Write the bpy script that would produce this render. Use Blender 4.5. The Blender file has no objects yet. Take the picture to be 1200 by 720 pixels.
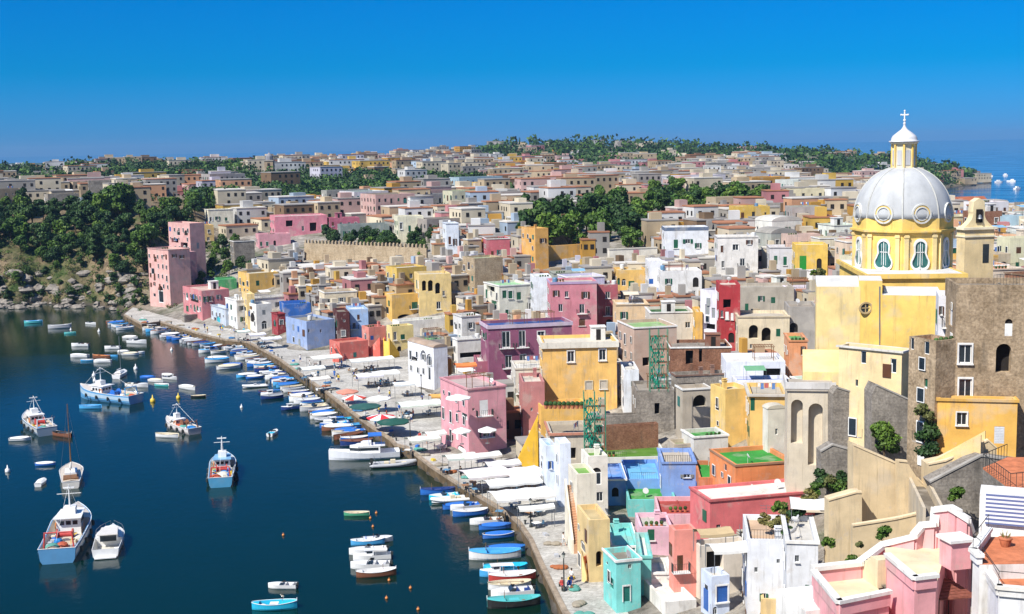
import bpy, math, random
import numpy as np
from mathutils import Matrix, Vector, Euler
R = random.Random(7)
NR = np.random.RandomState(5)
S = bpy.context.scene
COL = S.collection
rad = math.radians
# ------------------------------------------------------------------ camera
F = 1500.0; CX, CY = 600.0, 360.0; CAMZ = 50.0
PITCH = math.atan(187.5/F); ROLL = rad(-1.0)
cam_d = bpy.data.cameras.new('camera'); cam = bpy.data.objects.new('camera', cam_d); COL.objects.link(cam)
cam_d.sensor_width = 36; cam_d.lens = 36*F/1200; cam_d.clip_end = 60000; cam_d.clip_start = 1
CM = Matrix.Rotation(math.pi/2-PITCH, 4, 'X') @ Matrix.Rotation(ROLL, 4, 'Z')
CM = Matrix.Translation((0, 0, CAMZ)) @ CM
cam.matrix_world = CM
S.camera = cam
S.render.resolution_x = 1024; S.render.resolution_y = 614
CR = CM.to_3x3(); CRT = CR.transposed()
def ray(px, py):
    return (CR @ Vector(((px-CX)/F, -(py-CY)/F, -1)))
def proj(p):
    q = CRT @ (Vector(p)-Vector((0, 0, CAMZ)))
    return (CX + F*q.x/-q.z, CY - F*q.y/-q.z)
def atz(px, py, z=0.0):
    d = ray(px, py); t = (z-CAMZ)/d.z
    return (d.x*t, d.y*t)
def atD(px, py, D):
    d = ray(px, py); t = D/d.y
    return (d.x*t, D, CAMZ+d.z*t)
# ------------------------------------------------------------------ terrain
QZ = 1.5
quay_px = [(145,369),(165,380),(187,377),(232,391),(262,398),(290,401),(325,420),(362,446),(382,460),(402,476),(430,497),(457,515),(462,521),(475,524),(505,547),(540,570),(575,590),(596,603),(607,613),(620,632),(632,660),(650,697),(660,717)]
inner_px = [(150,360),(213,377),(250,383),(300,391),(336,410),(360,412),(392,410),(430,417),(452,415),(480,420),(482,452),(512,468),(516,530),(560,541),(592,539),(600,555),(634,560),(664,596),(690,655),(707,697),(722,725)]
QE = [atz(x, y, QZ) for x, y in quay_px] + [(8,118),(11,100)]
QI = [atz(x, y, QZ) for x, y in inner_px] + [(14,112),(16,100)]
shore_left = [atz(x, y, 0) for x, y in [(140,363),(118,360),(95,356),(70,358),(45,355),(20,359),(0,358),(-60,362)]]
coast_back = [(420,540),(232,640),(290,870),(366,1090),(430,1290),(545,1450),(585,1600),(560,1800),(300,2250),(-100,2350),(-500,1900),(-900,1500),(-1300,1300),(-1400,700),(-900,560),(-330,430)]
near_coast = [(11,100),(6,80),(-14,58),(-30,30),(-60,0),(-90,-60),(-90,-200),(600,-200),(800,300)]
LAND = near_coast[::-1] + QE[:-2][::-1] + shore_left
LAND = LAND + coast_back[::-1]
# land beyond the quay's inner line (this is where the slope starts)
HILL = near_coast[::-1] + QI[::-1] + shore_left + coast_back[::-1]
def seg_arr(poly, closed=True):
    a = np.array(poly, float); b = np.roll(a, -1, 0)
    return a, b
def sdf(poly, X, Y):
    a, b = seg_arr(poly)
    X = np.asarray(X, float); Y = np.asarray(Y, float)
    dmin = np.full(X.shape, 1e18); ins = np.zeros(X.shape, bool)
    for (ax, ay), (bx, by) in zip(a, b):
        ex, ey = bx-ax, by-ay; L2 = ex*ex+ey*ey
        if L2 < 1e-9: continue
        t = np.clip(((X-ax)*ex+(Y-ay)*ey)/L2, 0, 1)
        dx = X-(ax+t*ex); dy = Y-(ay+t*ey)
        dmin = np.minimum(dmin, dx*dx+dy*dy)
        c = ((ay > Y) != (by > Y))
        with np.errstate(divide='ignore', invalid='ignore'):
            xi = (bx-ax)*(Y-ay)/((by-ay) if by != ay else 1e-9)+ax
        ins ^= (c & (X < xi))
    d = np.sqrt(dmin)
    return np.where(ins, d, -d)
def sst(a, b, x):
    t = np.clip((x-a)/(b-a), 0, 1); return t*t*(3-2*t)
def gs(X, Y, cx, cy, sx, sy, h): return h*np.exp(-((X-cx)/sx)**2-((Y-cy)/sy)**2)
def wob(X, Y, s, seed=0.0):
    return (np.sin(X/s+1.3*np.sin(Y/s*0.7+seed)+seed)+np.sin(Y/s*1.1+1.7*np.sin(X/s*0.6+2*seed)))*0.5
def T(X, Y):
    X = np.asarray(X, float); Y = np.asarray(Y, float)
    dl = sdf(LAND, X, Y); dh = sdf(HILL, X, Y)
    cl = sst(-112, -135, X)*sst(330, 360, Y)         # cliff side
    Ls = 38+30*sst(160, 230, Y)
    pw = 1.5-.5*sst(160, 230, Y)
    h = 1.3+24.5*(1-np.exp(-(np.maximum(dh, 0)/Ls)**pw))
    hc = 0.3+27*(1-np.exp(-np.maximum(dh, 0)/15))+1.6*wob(X, Y, 5, 2)*sst(0, 8, dh)+1.2*wob(X, Y, 11, 5)*sst(2, 10, dh)
    h = h*(1-cl)+hc*cl
    h = np.where(dh <= 0, 0.9, h)
    h = h+gs(X, Y, 60, 1750, 230, 330, 25)+gs(X, Y, 300, 1700, 160, 200, 6)+gs(X, Y, 620, 1430, 1, 1, 0)
    h = h-gs(X, Y, 560, 1450, 90, 120, 8)
    h = h+gs(X, Y, -300, 1050, 260, 200, 9)+gs(X, Y, -60, 1300, 300, 200, 5)
    far = sst(350, 600, Y)
    h = h+far*(2.0*wob(X, Y, 90, 1)-1.0)
    h = h-9.5*sst(.27, .36, X/np.maximum(Y, 50))*sst(330, 520, Y)*(1-sst(900, 1200, Y))
    edge = sst(0, 30, np.where(Y > 520, dl, 1e3))
    h = 1+(h-1)*edge
    near = np.minimum(47.0, 47.5-0.372*np.maximum(Y, 0))
    w = sst(95, 75, Y)
    h = h*(1-w)+np.maximum(np.minimum(near, 4+1.2*np.maximum(dl, 0)), 0)*w
    return np.where(dl <= 0, np.maximum(-5, dl*0.8), np.minimum(h, 0.4+dl*1.6+np.where(dh <= 0, 1, 0)))
def T1(x, y):
    u = x/max(y, 1)
    if y < 72 or abs(u) > .55 or y > 2390: return float(T(np.array([x]), np.array([y]))[0])
    f = (u+.56)/1.12*559; i = int(f); f -= i
    return float(np.interp(y, _ts, _G[i])*(1-f)+np.interp(y, _ts, _G[i+1])*f)
def carve(X, Y):
    dh = sdf(HILL, X, Y)
    return 3.4*sst(4, 14, dh)*(1-sst(290, 340, Y))*sst(118, 135, Y)
_ts = np.concatenate([np.linspace(70, 600, 1600), np.linspace(600.5, 2400, 1300)])
_us = np.linspace(-.56, .56, 560)
_G = np.maximum(np.stack([T(u*_ts, _ts) for u in _us]), 0)
def hit(px, py):
    d = ray(px, py); d = d/d.y
    f = (d.x+.56)/1.12*559; i = int(min(558, max(0, f))); f = min(1, max(0, f-i))
    g = _G[i]*(1-f)+_G[i+1]*f
    k = np.nonzero(CAMZ+d.z*_ts <= g)[0]
    if len(k) == 0: return None
    j = k[0]; return (d.x*_ts[j], _ts[j], float(g[j]))
# ------------------------------------------------------------------ helpers
def lin(h):
    h = h.lstrip('#'); c = [int(h[i:i+2], 16)/255 for i in (0, 2, 4)]
    return tuple(x/12.92 if x <= .04045 else ((x+.055)/1.055)**2.4 for x in c)+(1.0,)
class MB:
    def __init__(s): s.v = []; s.f = []; s.m = []
    def add(s, vs, fs, mi=0):
        o = len(s.v); s.v += [tuple(v) for v in vs]
        s.f += [tuple(i+o for i in f) for f in fs]; s.m += [mi]*len(fs)
    def box(s, x0, x1, y0, y1, z0, z1, mi=0, M=None):
        vs = [(x, y, z) for z in (z0, z1) for y in (y0, y1) for x in (x0, x1)]
        if M is not None: vs = [M @ Vector(v) for v in vs]
        s.add(vs, [(0,2,3,1),(4,5,7,6),(0,1,5,4),(2,6,7,3),(0,4,6,2),(1,3,7,5)], mi)
    def prism(s, poly, z0, z1, mi=0, M=None):
        n = len(poly)
        vs = [(x, y, z0) for x, y in poly]+[(x, y, z1) for x, y in poly]
        if M is not None: vs = [M @ Vector(v) for v in vs]
        fs = [tuple(range(n-1, -1, -1)), tuple(range(n, 2*n))]+[(i, (i+1) % n, (i+1) % n+n, i+n) for i in range(n)]
        s.add(vs, fs, mi)
    def lathe(s, prof, n=16, mi=0, a0=0.0, c=(0, 0, 0)):
        vs = []
        for r, z in prof:
            for k in range(n):
                a = a0+2*math.pi*k/n; vs.append((c[0]+r*math.cos(a), c[1]+r*math.sin(a), c[2]+z))
        fs = []
        for j in range(len(prof)-1):
            for k in range(n):
                fs.append((j*n+k, j*n+(k+1) % n, (j+1)*n+(k+1) % n, (j+1)*n+k))
        fs.append(tuple(range(n-1, -1, -1))); fs.append(tuple((len(prof)-1)*n+k for k in range(n)))
        s.add(vs, fs, mi)
    def tube(s, p, q, r, n=6, mi=0, r2=None):
        p = Vector(p); q = Vector(q); d = (q-p)
        if d.length < 1e-6: return
        z = d.normalized(); x = z.orthogonal().normalized(); y = z.cross(x)
        r2 = r if r2 is None else r2
        vs = []
        for c, rr in ((p, r), (q, r2)):
            for k in range(n):
                a = 2*math.pi*k/n; vs.append(c+x*rr*math.cos(a)+y*rr*math.sin(a))
        fs = [(k, (k+1) % n, (k+1) % n+n, k+n) for k in range(n)]+[tuple(range(n-1, -1, -1)), tuple(range(n, 2*n))]
        s.add(vs, fs, mi)
    def blob(s, c, r, n=8, mi=0, sq=(1, 1, 1)):
        prof = [(max(1e-3, math.sin(math.pi*j/6)), -math.cos(math.pi*j/6)) for j in range(7)]
        o = len(s.v); s.lathe(prof, n, mi)
        for i in range(o, len(s.v)):
            v = s.v[i]; s.v[i] = (c[0]+v[0]*r*sq[0], c[1]+v[1]*r*sq[1], c[2]+v[2]*r*sq[2])
    def mesh(s, name, mats, smooth=False):
        me = bpy.data.meshes.new(name); me.from_pydata(s.v, [], s.f)
        for m in (mats if isinstance(mats, (list, tuple)) else [mats]): me.materials.append(m)
        if any(s.m): me.polygons.foreach_set('material_index', s.m)
        if smooth: me.polygons.foreach_set('use_smooth', [True]*len(me.polygons))
        me.update(); return me
def link(name, data, parent=None, color=None, loc=None, rz=None, scale=None):
    o = bpy.data.objects.new(name, data); COL.objects.link(o)
    if parent: o.parent = parent
    if color: o.color = color
    if loc is not None: o.location = loc
    if rz is not None: o.rotation_euler = (0, 0, rz)
    if scale is not None: o.scale = scale
    return o
def build(mb, name, mats, parent=None, color=None, smooth=False, **k):
    return link(name, mb.mesh(name, mats, smooth), parent, color, **k)
def empty(name, loc, rz=0):
    o = bpy.data.objects.new(name, None); COL.objects.link(o); o.location = loc; o.rotation_euler = (0, 0, rz)
    o.empty_display_size = 0.5
    return o
def tag(o, label=None, cat=None, group=None, kind=None):
    if label: o['label'] = label
    if cat: o['category'] = cat
    if group: o['group'] = group
    if kind: o['kind'] = kind
    return o
def copy_tree(o, parent=None):
    c = o.copy(); COL.objects.link(c)
    if parent: c.parent = parent
    for ch in list(o.children): copy_tree(ch, c)
    return c
def np_mesh(name, V, Fq, mats):      # V (n,3), Fq (m,4) quads or (m,3) tris
    me = bpy.data.meshes.new(name); k = Fq.shape[1]
    me.vertices.add(len(V)); me.vertices.foreach_set('co', V.astype(np.float32).ravel())
    me.loops.add(Fq.size); me.loops.foreach_set('vertex_index', Fq.astype(np.int32).ravel())
    me.polygons.add(len(Fq)); me.polygons.foreach_set('loop_start', np.arange(0, Fq.size, k, dtype=np.int32))
    me.polygons.foreach_set('loop_total', np.full(len(Fq), k, dtype=np.int32))
    for m in mats: me.materials.append(m)
    me.update(calc_edges=True); me.validate(); return me
# ------------------------------------------------------------------ materials
def mat(name, rough=0.8, spec=0.3):
    m = bpy.data.materials.new(name); m.use_nodes = True
    b = m.node_tree.nodes['Principled BSDF']; b.inputs['Roughness'].default_value = rough
    b.inputs['Specular IOR Level'].default_value = spec
    return m, m.node_tree, b
def N(nt, t, **k):
    n = nt.nodes.new(t)
    for a, v in k.items(): setattr(n, a, v)
    return n
def noise(nt, scale, detail=4, vec=None, rough=0.55):
    n = N(nt, 'ShaderNodeTexNoise'); n.inputs['Scale'].default_value = scale; n.inputs['Detail'].default_value = detail
    n.inputs['Roughness'].default_value = rough
    if vec: nt.links.new(vec, n.inputs['Vector'])
    return n
def ramp(nt, fac, stops):
    r = N(nt, 'ShaderNodeValToRGB'); e = r.color_ramp.elements
    while len(e) < len(stops): e.new(0.5)
    for el, (p, c) in zip(e, stops):
        el.position = p; el.color = c if len(c) == 4 else (*c, 1)
    nt.links.new(fac, r.inputs['Fac']); return r
def mixc(nt, fac, a, b, typ='MIX'):
    m = N(nt, 'ShaderNodeMix', data_type='RGBA', blend_type=typ)
    for s, v in ((m.inputs[0], fac), (m.inputs[6], a), (m.inputs[7], b)):
        if isinstance(v, (int, float)): s.default_value = v
        elif isinstance(v, tuple): s.default_value = v
        else: nt.links.new(v, s)
    return m.outputs[2]
def pos_vec(nt, sc=(1, 1, 1)):
    g = N(nt, 'ShaderNodeNewGeometry'); mp = N(nt, 'ShaderNodeMapping'); mp.inputs['Scale'].default_value = sc
    nt.links.new(g.outputs['Position'], mp.inputs['Vector']); return mp.outputs['Vector']
def bump(nt, b, h, st=0.4, dist=0.05):
    bp = N(nt, 'ShaderNodeBump'); bp.inputs['Strength'].default_value = st; bp.inputs['Distance'].default_value = dist
    nt.links.new(h, bp.inputs['Height']); nt.links.new(bp.outputs['Normal'], b.inputs['Normal'])
def objmat(name, rough=0.85, var=(0.8, 1.08), sc=0.5, stain=0.6, stain_col=(0.22, 0.19, 0.16, 1), streak=True, spec=0.2, bmp=0.25):
    m, nt, b = mat(name, rough, spec)
    oi = N(nt, 'ShaderNodeObjectInfo')
    n1 = noise(nt, sc, 6, pos_vec(nt))
    r1 = ramp(nt, n1.outputs['Fac'], [(0.3, (var[0],)*3), (0.7, (var[1],)*3)])
    c = mixc(nt, 1.0, oi.outputs['Color'], r1.outputs['Color'], 'MULTIPLY')
    n2 = noise(nt, 1.0, 7, pos_vec(nt, (1.3, 1.3, 0.18 if streak else 1.3)), 0.65)
    r2 = ramp(nt, n2.outputs['Fac'], [(0.55, (0, 0, 0)), (0.78, (stain,)*3)])
    c = mixc(nt, r2.outputs['Color'], c, stain_col)
    n3 = noise(nt, 0.33, 3, pos_vec(nt))
    r3 = ramp(nt, n3.outputs['Fac'], [(0.56, (0, 0, 0)), (0.66, (stain*0.55,)*3)])
    c = mixc(nt, r3.outputs['Color'], c, (0.5, 0.46, 0.4, 1))
    if streak and stain > .3:      # peeled patches and run-off streaks with their own outlines
        n5 = noise(nt, 0.8, 9, pos_vec(nt, (1, 1, .7)), 0.7); r5 = ramp(nt, n5.outputs['Fac'], [(0.6, (0, 0, 0)), (0.625, (.55,)*3)])
        c2 = mixc(nt, 0.6, c, (0.46, 0.41, 0.35, 1)); c = mixc(nt, r5.outputs['Color'], c, c2)
        n6 = noise(nt, 2.2, 6, pos_vec(nt, (1.6, 1.6, .09)), 0.7); r6 = ramp(nt, n6.outputs['Fac'], [(0.58, (1, 1, 1)), (0.74, (.66, .64, .6))])
        c = mixc(nt, 1.0, c, r6.outputs['Color'], 'MULTIPLY')
    nt.links.new(c, b.inputs['Base Color'])
    if bmp:
        n4 = noise(nt, 3.0, 5, pos_vec(nt)); bump(nt, b, n4.outputs['Fac'], bmp, 0.06)
    return m
def flat(name, col, rough=0.6, spec=0.4, metal=0.0, var=0.12, sc=2.0):
    m, nt, b = mat(name, rough, spec); b.inputs['Metallic'].default_value = metal
    n = noise(nt, sc, 4, pos_vec(nt))
    a = tuple(x*(1-var) for x in col[:3])+(1,); z = tuple(min(1, x*(1+var)) for x in col[:3])+(1,)
    r = ramp(nt, n.outputs['Fac'], [(0.3, a), (0.7, z)]); nt.links.new(r.outputs['Color'], b.inputs['Base Color'])
    return m
M_plaster = objmat('plaster')
M_roof = objmat('roof_finish', rough=0.9, var=(0.72, 1.08), sc=0.35, stain=0.5, streak=False)
M_paint = objmat('paint', rough=0.45, var=(0.9, 1.05), sc=1.5, stain=0.15, spec=0.4, bmp=0)
M_gloss = objmat('boat_paint', rough=0.3, var=(0.92, 1.04), sc=1.0, stain=0.12, spec=0.5, bmp=0)
M_canvas = objmat('canvas', rough=0.9, var=(0.88, 1.04), sc=1.2, stain=0.12, streak=False, bmp=0.2)
M_glass = flat('window_glass', (0.02, 0.028, 0.035), 0.12, 0.6, var=0.4, sc=0.6)
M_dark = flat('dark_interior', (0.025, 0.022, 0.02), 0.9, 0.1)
M_metal = flat('metal', (0.25, 0.26, 0.27), 0.45, 0.5, 0.6)
M_iron = flat('iron', (0.03, 0.035, 0.035), 0.6, 0.4)
M_wood = flat('wood', (0.2, 0.1, 0.045), 0.6, 0.3, var=0.35, sc=3)
M_terracotta = flat('terracotta', (0.45, 0.16, 0.08), 0.85, 0.2, var=0.3)
M_skin = flat('skin', (0.5, 0.28, 0.19), 0.6, 0.3)
def stone_mat(name, c1, c2, brick=(1.0, 0.45), mortar=(0.3, 0.28, 0.25, 1), st=0.6):
    m, nt, b = mat(name, 0.9, 0.15)
    v = pos_vec(nt)
    n0 = noise(nt, 0.5, 8, v, 0.65); r0 = ramp(nt, n0.outputs['Fac'], [(0.3, c1), (0.7, c2)])
    n1 = noise(nt, 4, 5, v); r1 = ramp(nt, n1.outputs['Fac'], [(0.3, (0.7,)*3), (0.7, (1.15,)*3)])
    c = mixc(nt, 1.0, r0.outputs['Color'], r1.outputs['Color'], 'MULTIPLY')
    w = N(nt, 'ShaderNodeTexBrick'); w.inputs['Scale'].default_value = 1.0
    # brick courses follow height: use (x+y, z)
    g = N(nt, 'ShaderNodeNewGeometry'); sp = N(nt, 'ShaderNodeSeparateXYZ'); nt.links.new(g.outputs['Position'], sp.inputs[0])
    ad = N(nt, 'ShaderNodeMath', operation='ADD'); nt.links.new(sp.outputs[0], ad.inputs[0]); nt.links.new(sp.outputs[1], ad.inputs[1])
    cb = N(nt, 'ShaderNodeCombineXYZ'); nt.links.new(ad.outputs[0], cb.inputs[0]); nt.links.new(sp.outputs[2], cb.inputs[1])
    nt.links.new(cb.outputs[0], w.inputs['Vector'])
    w.inputs['Brick Width'].default_value = brick[0]; w.inputs['Row Height'].default_value = brick[1]; w.inputs['Mortar Size'].default_value = 0.03
    w.inputs['Color1'].default_value = (1, 1, 1, 1); w.inputs['Color2'].default_value = (0.88, 0.88, 0.88, 1); w.inputs['Mortar'].default_value = (0.78, 0.78, 0.78, 1)
    c = mixc(nt, 1.0, c, w.outputs['Color'], 'MULTIPLY')
    n2 = noise(nt, 1.0, 7, pos_vec(nt, (0.9, 0.9, 0.12)), 0.65); r2 = ramp(nt, n2.outputs['Fac'], [(0.55, (0, 0, 0)), (0.75, (0.6,)*3)])
    c = mixc(nt, r2.outputs['Color'], c, (0.07, 0.065, 0.055, 1))
    nt.links.new(c, b.inputs['Base Color']); bump(nt, b, n1.outputs['Fac'], st, 0.1)
    return m
M_stone = stone_mat('grey_stone', (0.17, 0.15, 0.13, 1), (0.38, 0.34, 0.29, 1), (2.6, .65), st=.35)
M_brick = stone_mat('brown_brick', (0.2, 0.09, 0.055, 1), (0.36, 0.19, 0.12, 1), (0.5, 0.2))
M_tan = stone_mat('tan_stone', (0.36, 0.27, 0.17, 1), (0.55, 0.44, 0.3, 1), (1.2, 0.5))
M_oldstone = stone_mat('weathered_brown_render', (0.23, 0.165, 0.1, 1), (0.52, 0.4, 0.27, 1), (9, 4.5), st=0.5)
WM = {'stone': M_stone, 'brick': M_brick, 'tan': M_tan, 'old': M_oldstone}
def leaf_mat(name, c1, c2):
    m, nt, b = mat(name, 0.6, 0.25)
    n = noise(nt, 0.35, 3, pos_vec(nt)); oi = N(nt, 'ShaderNodeObjectInfo')
    r = ramp(nt, n.outputs['Fac'], [(0.32, c1), (0.68, c2)])
    g = N(nt, 'ShaderNodeNewGeometry')
    r3 = ramp(nt, oi.outputs['Random'], [(0, (0.7, 0.8, 0.8)), (1, (1.25, 1.15, 0.95))])
    c = mixc(nt, 1.0, r.outputs['Color'], r3.outputs['Color'], 'MULTIPLY')
    r4 = ramp(nt, g.outputs['Random Per Island'], [(0, (0.6,)*3), (1, (1.4,)*3)])
    c = mixc(nt, 1.0, c, r4.outputs['Color'], 'MULTIPLY')
    nt.links.new(c, b.inputs['Base Color'])
    return m
M_leaf = leaf_mat('foliage', (0.03, 0.075, 0.012, 1), (0.11, 0.19, 0.03, 1))
M_leafd = leaf_mat('dark_foliage', (0.016, 0.045, 0.014, 1), (0.05, 0.1, 0.024, 1))
M_dry = leaf_mat('dry_foliage', (0.08, 0.1, 0.025, 1), (0.2, 0.18, 0.07, 1))
M_bark = flat('bark', (0.1, 0.07, 0.045), 0.9, 0.1, var=0.3)
# ------------------------------------------------------------------ setting: terrain, water, quay, sky
def terrain():
    nu, nv = 420, 420
    ys = np.concatenate([np.linspace(-150, 90, 40, endpoint=False), np.linspace(90, 560, 235, endpoint=False), 560*np.exp(np.linspace(0, math.log(2600/560), nv-275))])
    us = np.linspace(-1, 1, nu)
    Yg, Ug = np.meshgrid(ys, us, indexing='ij')
    Xg = Ug*(np.maximum(Yg, 0)*0.5+190)
    Z = T(Xg, Yg)-carve(Xg, Yg)
    V = np.stack([Xg, Yg, Z], -1).reshape(-1, 3)
    nv = len(ys)
    i = np.arange(nv*nu).reshape(nv, nu)
    Q = np.stack([i[:-1, :-1], i[:-1, 1:], i[1:, 1:], i[1:, :-1]], -1).reshape(-1, 4)
    m, nt, b = mat('ground', 0.95, 0.1)
    v = pos_vec(nt)
    n1 = noise(nt, 0.05, 9, v, 0.65); n2 = noise(nt, 0.35, 8, v, 0.7); n3 = noise(nt, 1.5, 6, v)
    earth = ramp(nt, n2.outputs['Fac'], [(0.3, (0.07, 0.05, 0.035)), (0.52, (0.2, 0.15, 0.09)), (0.7, (0.36, 0.28, 0.18))])
    green = ramp(nt, n3.outputs['Fac'], [(0.3, (0.025, 0.05, 0.015)), (0.7, (0.08, 0.11, 0.03))])
    f = ramp(nt, n1.outputs['Fac'], [(0.48, (0, 0, 0)), (0.62, (1, 1, 1))])
    c = mixc(nt, f.outputs['Color'], earth.outputs['Color'], green.outputs['Color'])
    ta = N(nt, 'ShaderNodeAttribute', attribute_name='town')
    pav = ramp(nt, n2.outputs['Fac'], [(0.3, (0.12, 0.11, 0.09)), (0.5, (0.32, 0.29, 0.25)), (0.68, (0.5, 0.46, 0.4))])
    pr = ramp(nt, n1.outputs['Fac'], [(0.5, (1, 1, 1)), (0.62, (.25, .25, .25))])
    pm = N(nt, 'ShaderNodeMath', operation='MULTIPLY'); nt.links.new(ta.outputs['Fac'], pm.inputs[0]); nt.links.new(pr.outputs['Color'], pm.inputs[1])
    c = mixc(nt, pm.outputs[0], c, pav.outputs['Color'])
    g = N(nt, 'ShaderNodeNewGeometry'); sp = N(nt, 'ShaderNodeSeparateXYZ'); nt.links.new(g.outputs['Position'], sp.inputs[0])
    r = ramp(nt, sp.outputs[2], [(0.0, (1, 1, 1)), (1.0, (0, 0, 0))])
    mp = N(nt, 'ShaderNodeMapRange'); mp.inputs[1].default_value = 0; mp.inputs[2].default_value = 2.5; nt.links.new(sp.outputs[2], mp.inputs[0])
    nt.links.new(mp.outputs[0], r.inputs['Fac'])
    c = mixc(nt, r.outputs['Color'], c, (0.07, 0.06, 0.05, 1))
    nt.links.new(c, b.inputs['Base Color']); bump(nt, b, n2.outputs['Fac'], 1.0, 1.2)
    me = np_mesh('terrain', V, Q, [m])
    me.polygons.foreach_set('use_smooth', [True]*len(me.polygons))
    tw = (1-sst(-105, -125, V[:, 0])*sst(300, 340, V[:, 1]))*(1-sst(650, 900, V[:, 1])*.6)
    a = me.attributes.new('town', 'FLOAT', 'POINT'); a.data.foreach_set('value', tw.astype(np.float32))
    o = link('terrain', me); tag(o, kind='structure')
terrain()
# water sheet with radial rings, attribute = distance to the shore (shallow water is greener; the cliff's reflection is put into the green too)
def water():
    m, nt, b = mat('sea_water', 0.06, 0.5)
    b.inputs['IOR'].default_value = 1.33
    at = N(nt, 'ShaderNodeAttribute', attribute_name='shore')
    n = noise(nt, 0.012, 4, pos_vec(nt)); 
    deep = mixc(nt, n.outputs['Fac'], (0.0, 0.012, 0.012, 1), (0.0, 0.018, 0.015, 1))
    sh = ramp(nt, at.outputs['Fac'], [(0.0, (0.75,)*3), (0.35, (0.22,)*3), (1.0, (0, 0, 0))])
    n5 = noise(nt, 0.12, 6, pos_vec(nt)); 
    shal_refl = mixc(nt, n5.outputs['Fac'], (0.0005, 0.012, 0.008, 1), (0.006, 0.022, 0.009, 1))
    c = mixc(nt, sh.outputs['Color'], deep, shal_refl)
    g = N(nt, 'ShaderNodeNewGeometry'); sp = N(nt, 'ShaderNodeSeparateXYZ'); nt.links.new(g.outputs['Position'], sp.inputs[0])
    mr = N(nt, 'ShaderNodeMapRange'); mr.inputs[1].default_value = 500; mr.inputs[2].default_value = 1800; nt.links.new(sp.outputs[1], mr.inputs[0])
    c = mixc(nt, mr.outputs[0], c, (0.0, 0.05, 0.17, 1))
    nt.links.new(c, b.inputs['Base Color'])
    w1 = noise(nt, 0.9, 5, pos_vec(nt, (1, 0.6, 1)), 0.6); w2 = noise(nt, 0.15, 3, pos_vec(nt, (1, 0.5, 1)))
    ad = N(nt, 'ShaderNodeMath', operation='ADD'); nt.links.new(w1.outputs['Fac'], ad.inputs[0]); nt.links.new(w2.outputs['Fac'], ad.inputs[1])
    bump(nt, b, ad.outputs[0], 0.35, 0.12)
    n8 = noise(nt, .018, 5, pos_vec(nt, (.5, 1, 1)), .6); r8 = ramp(nt, n8.outputs['Fac'], [(.4, (.04,)*3), (.65, (.17,)*3)]); nt.links.new(r8.outputs['Color'], b.inputs['Roughness'])
    xs = np.concatenate([[-30000, -12000, -5000, -2500, -1500, -1000, -700, -500, -380], np.arange(-300, 60, 3.0), [70, 100, 200, 400, 700, 1200, 2500, 6000, 12000, 30000]])
    ys = np.concatenate([[-3000, -500, -100, 0, 50], np.arange(90, 450, 3.0), [470, 500, 600, 800, 1000, 1200, 1500, 2000, 3000, 6000, 12000, 25000, 50000]])
    Yg, Xg = np.meshgrid(ys, xs, indexing='ij')
    V = np.stack([Xg, Yg, Xg*0], -1).reshape(-1, 3); nu = len(xs); nv = len(ys)
    i = np.arange(nv*nu).reshape(nv, nu)
    Q = np.stack([i[:-1, :-1], i[:-1, 1:], i[1:, 1:], i[1:, :-1]], -1).reshape(-1, 4)
    me = np_mesh('sea', V, Q, [m])
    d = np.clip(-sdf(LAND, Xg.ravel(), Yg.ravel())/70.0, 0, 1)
    d = np.where((Yg.ravel() > 300) & (Xg.ravel() < -95), d*0.45, d)  # greener by the left cliff: its reflection is put into the base colour
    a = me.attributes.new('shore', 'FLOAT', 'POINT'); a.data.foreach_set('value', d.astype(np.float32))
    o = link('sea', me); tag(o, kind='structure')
water()
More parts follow.
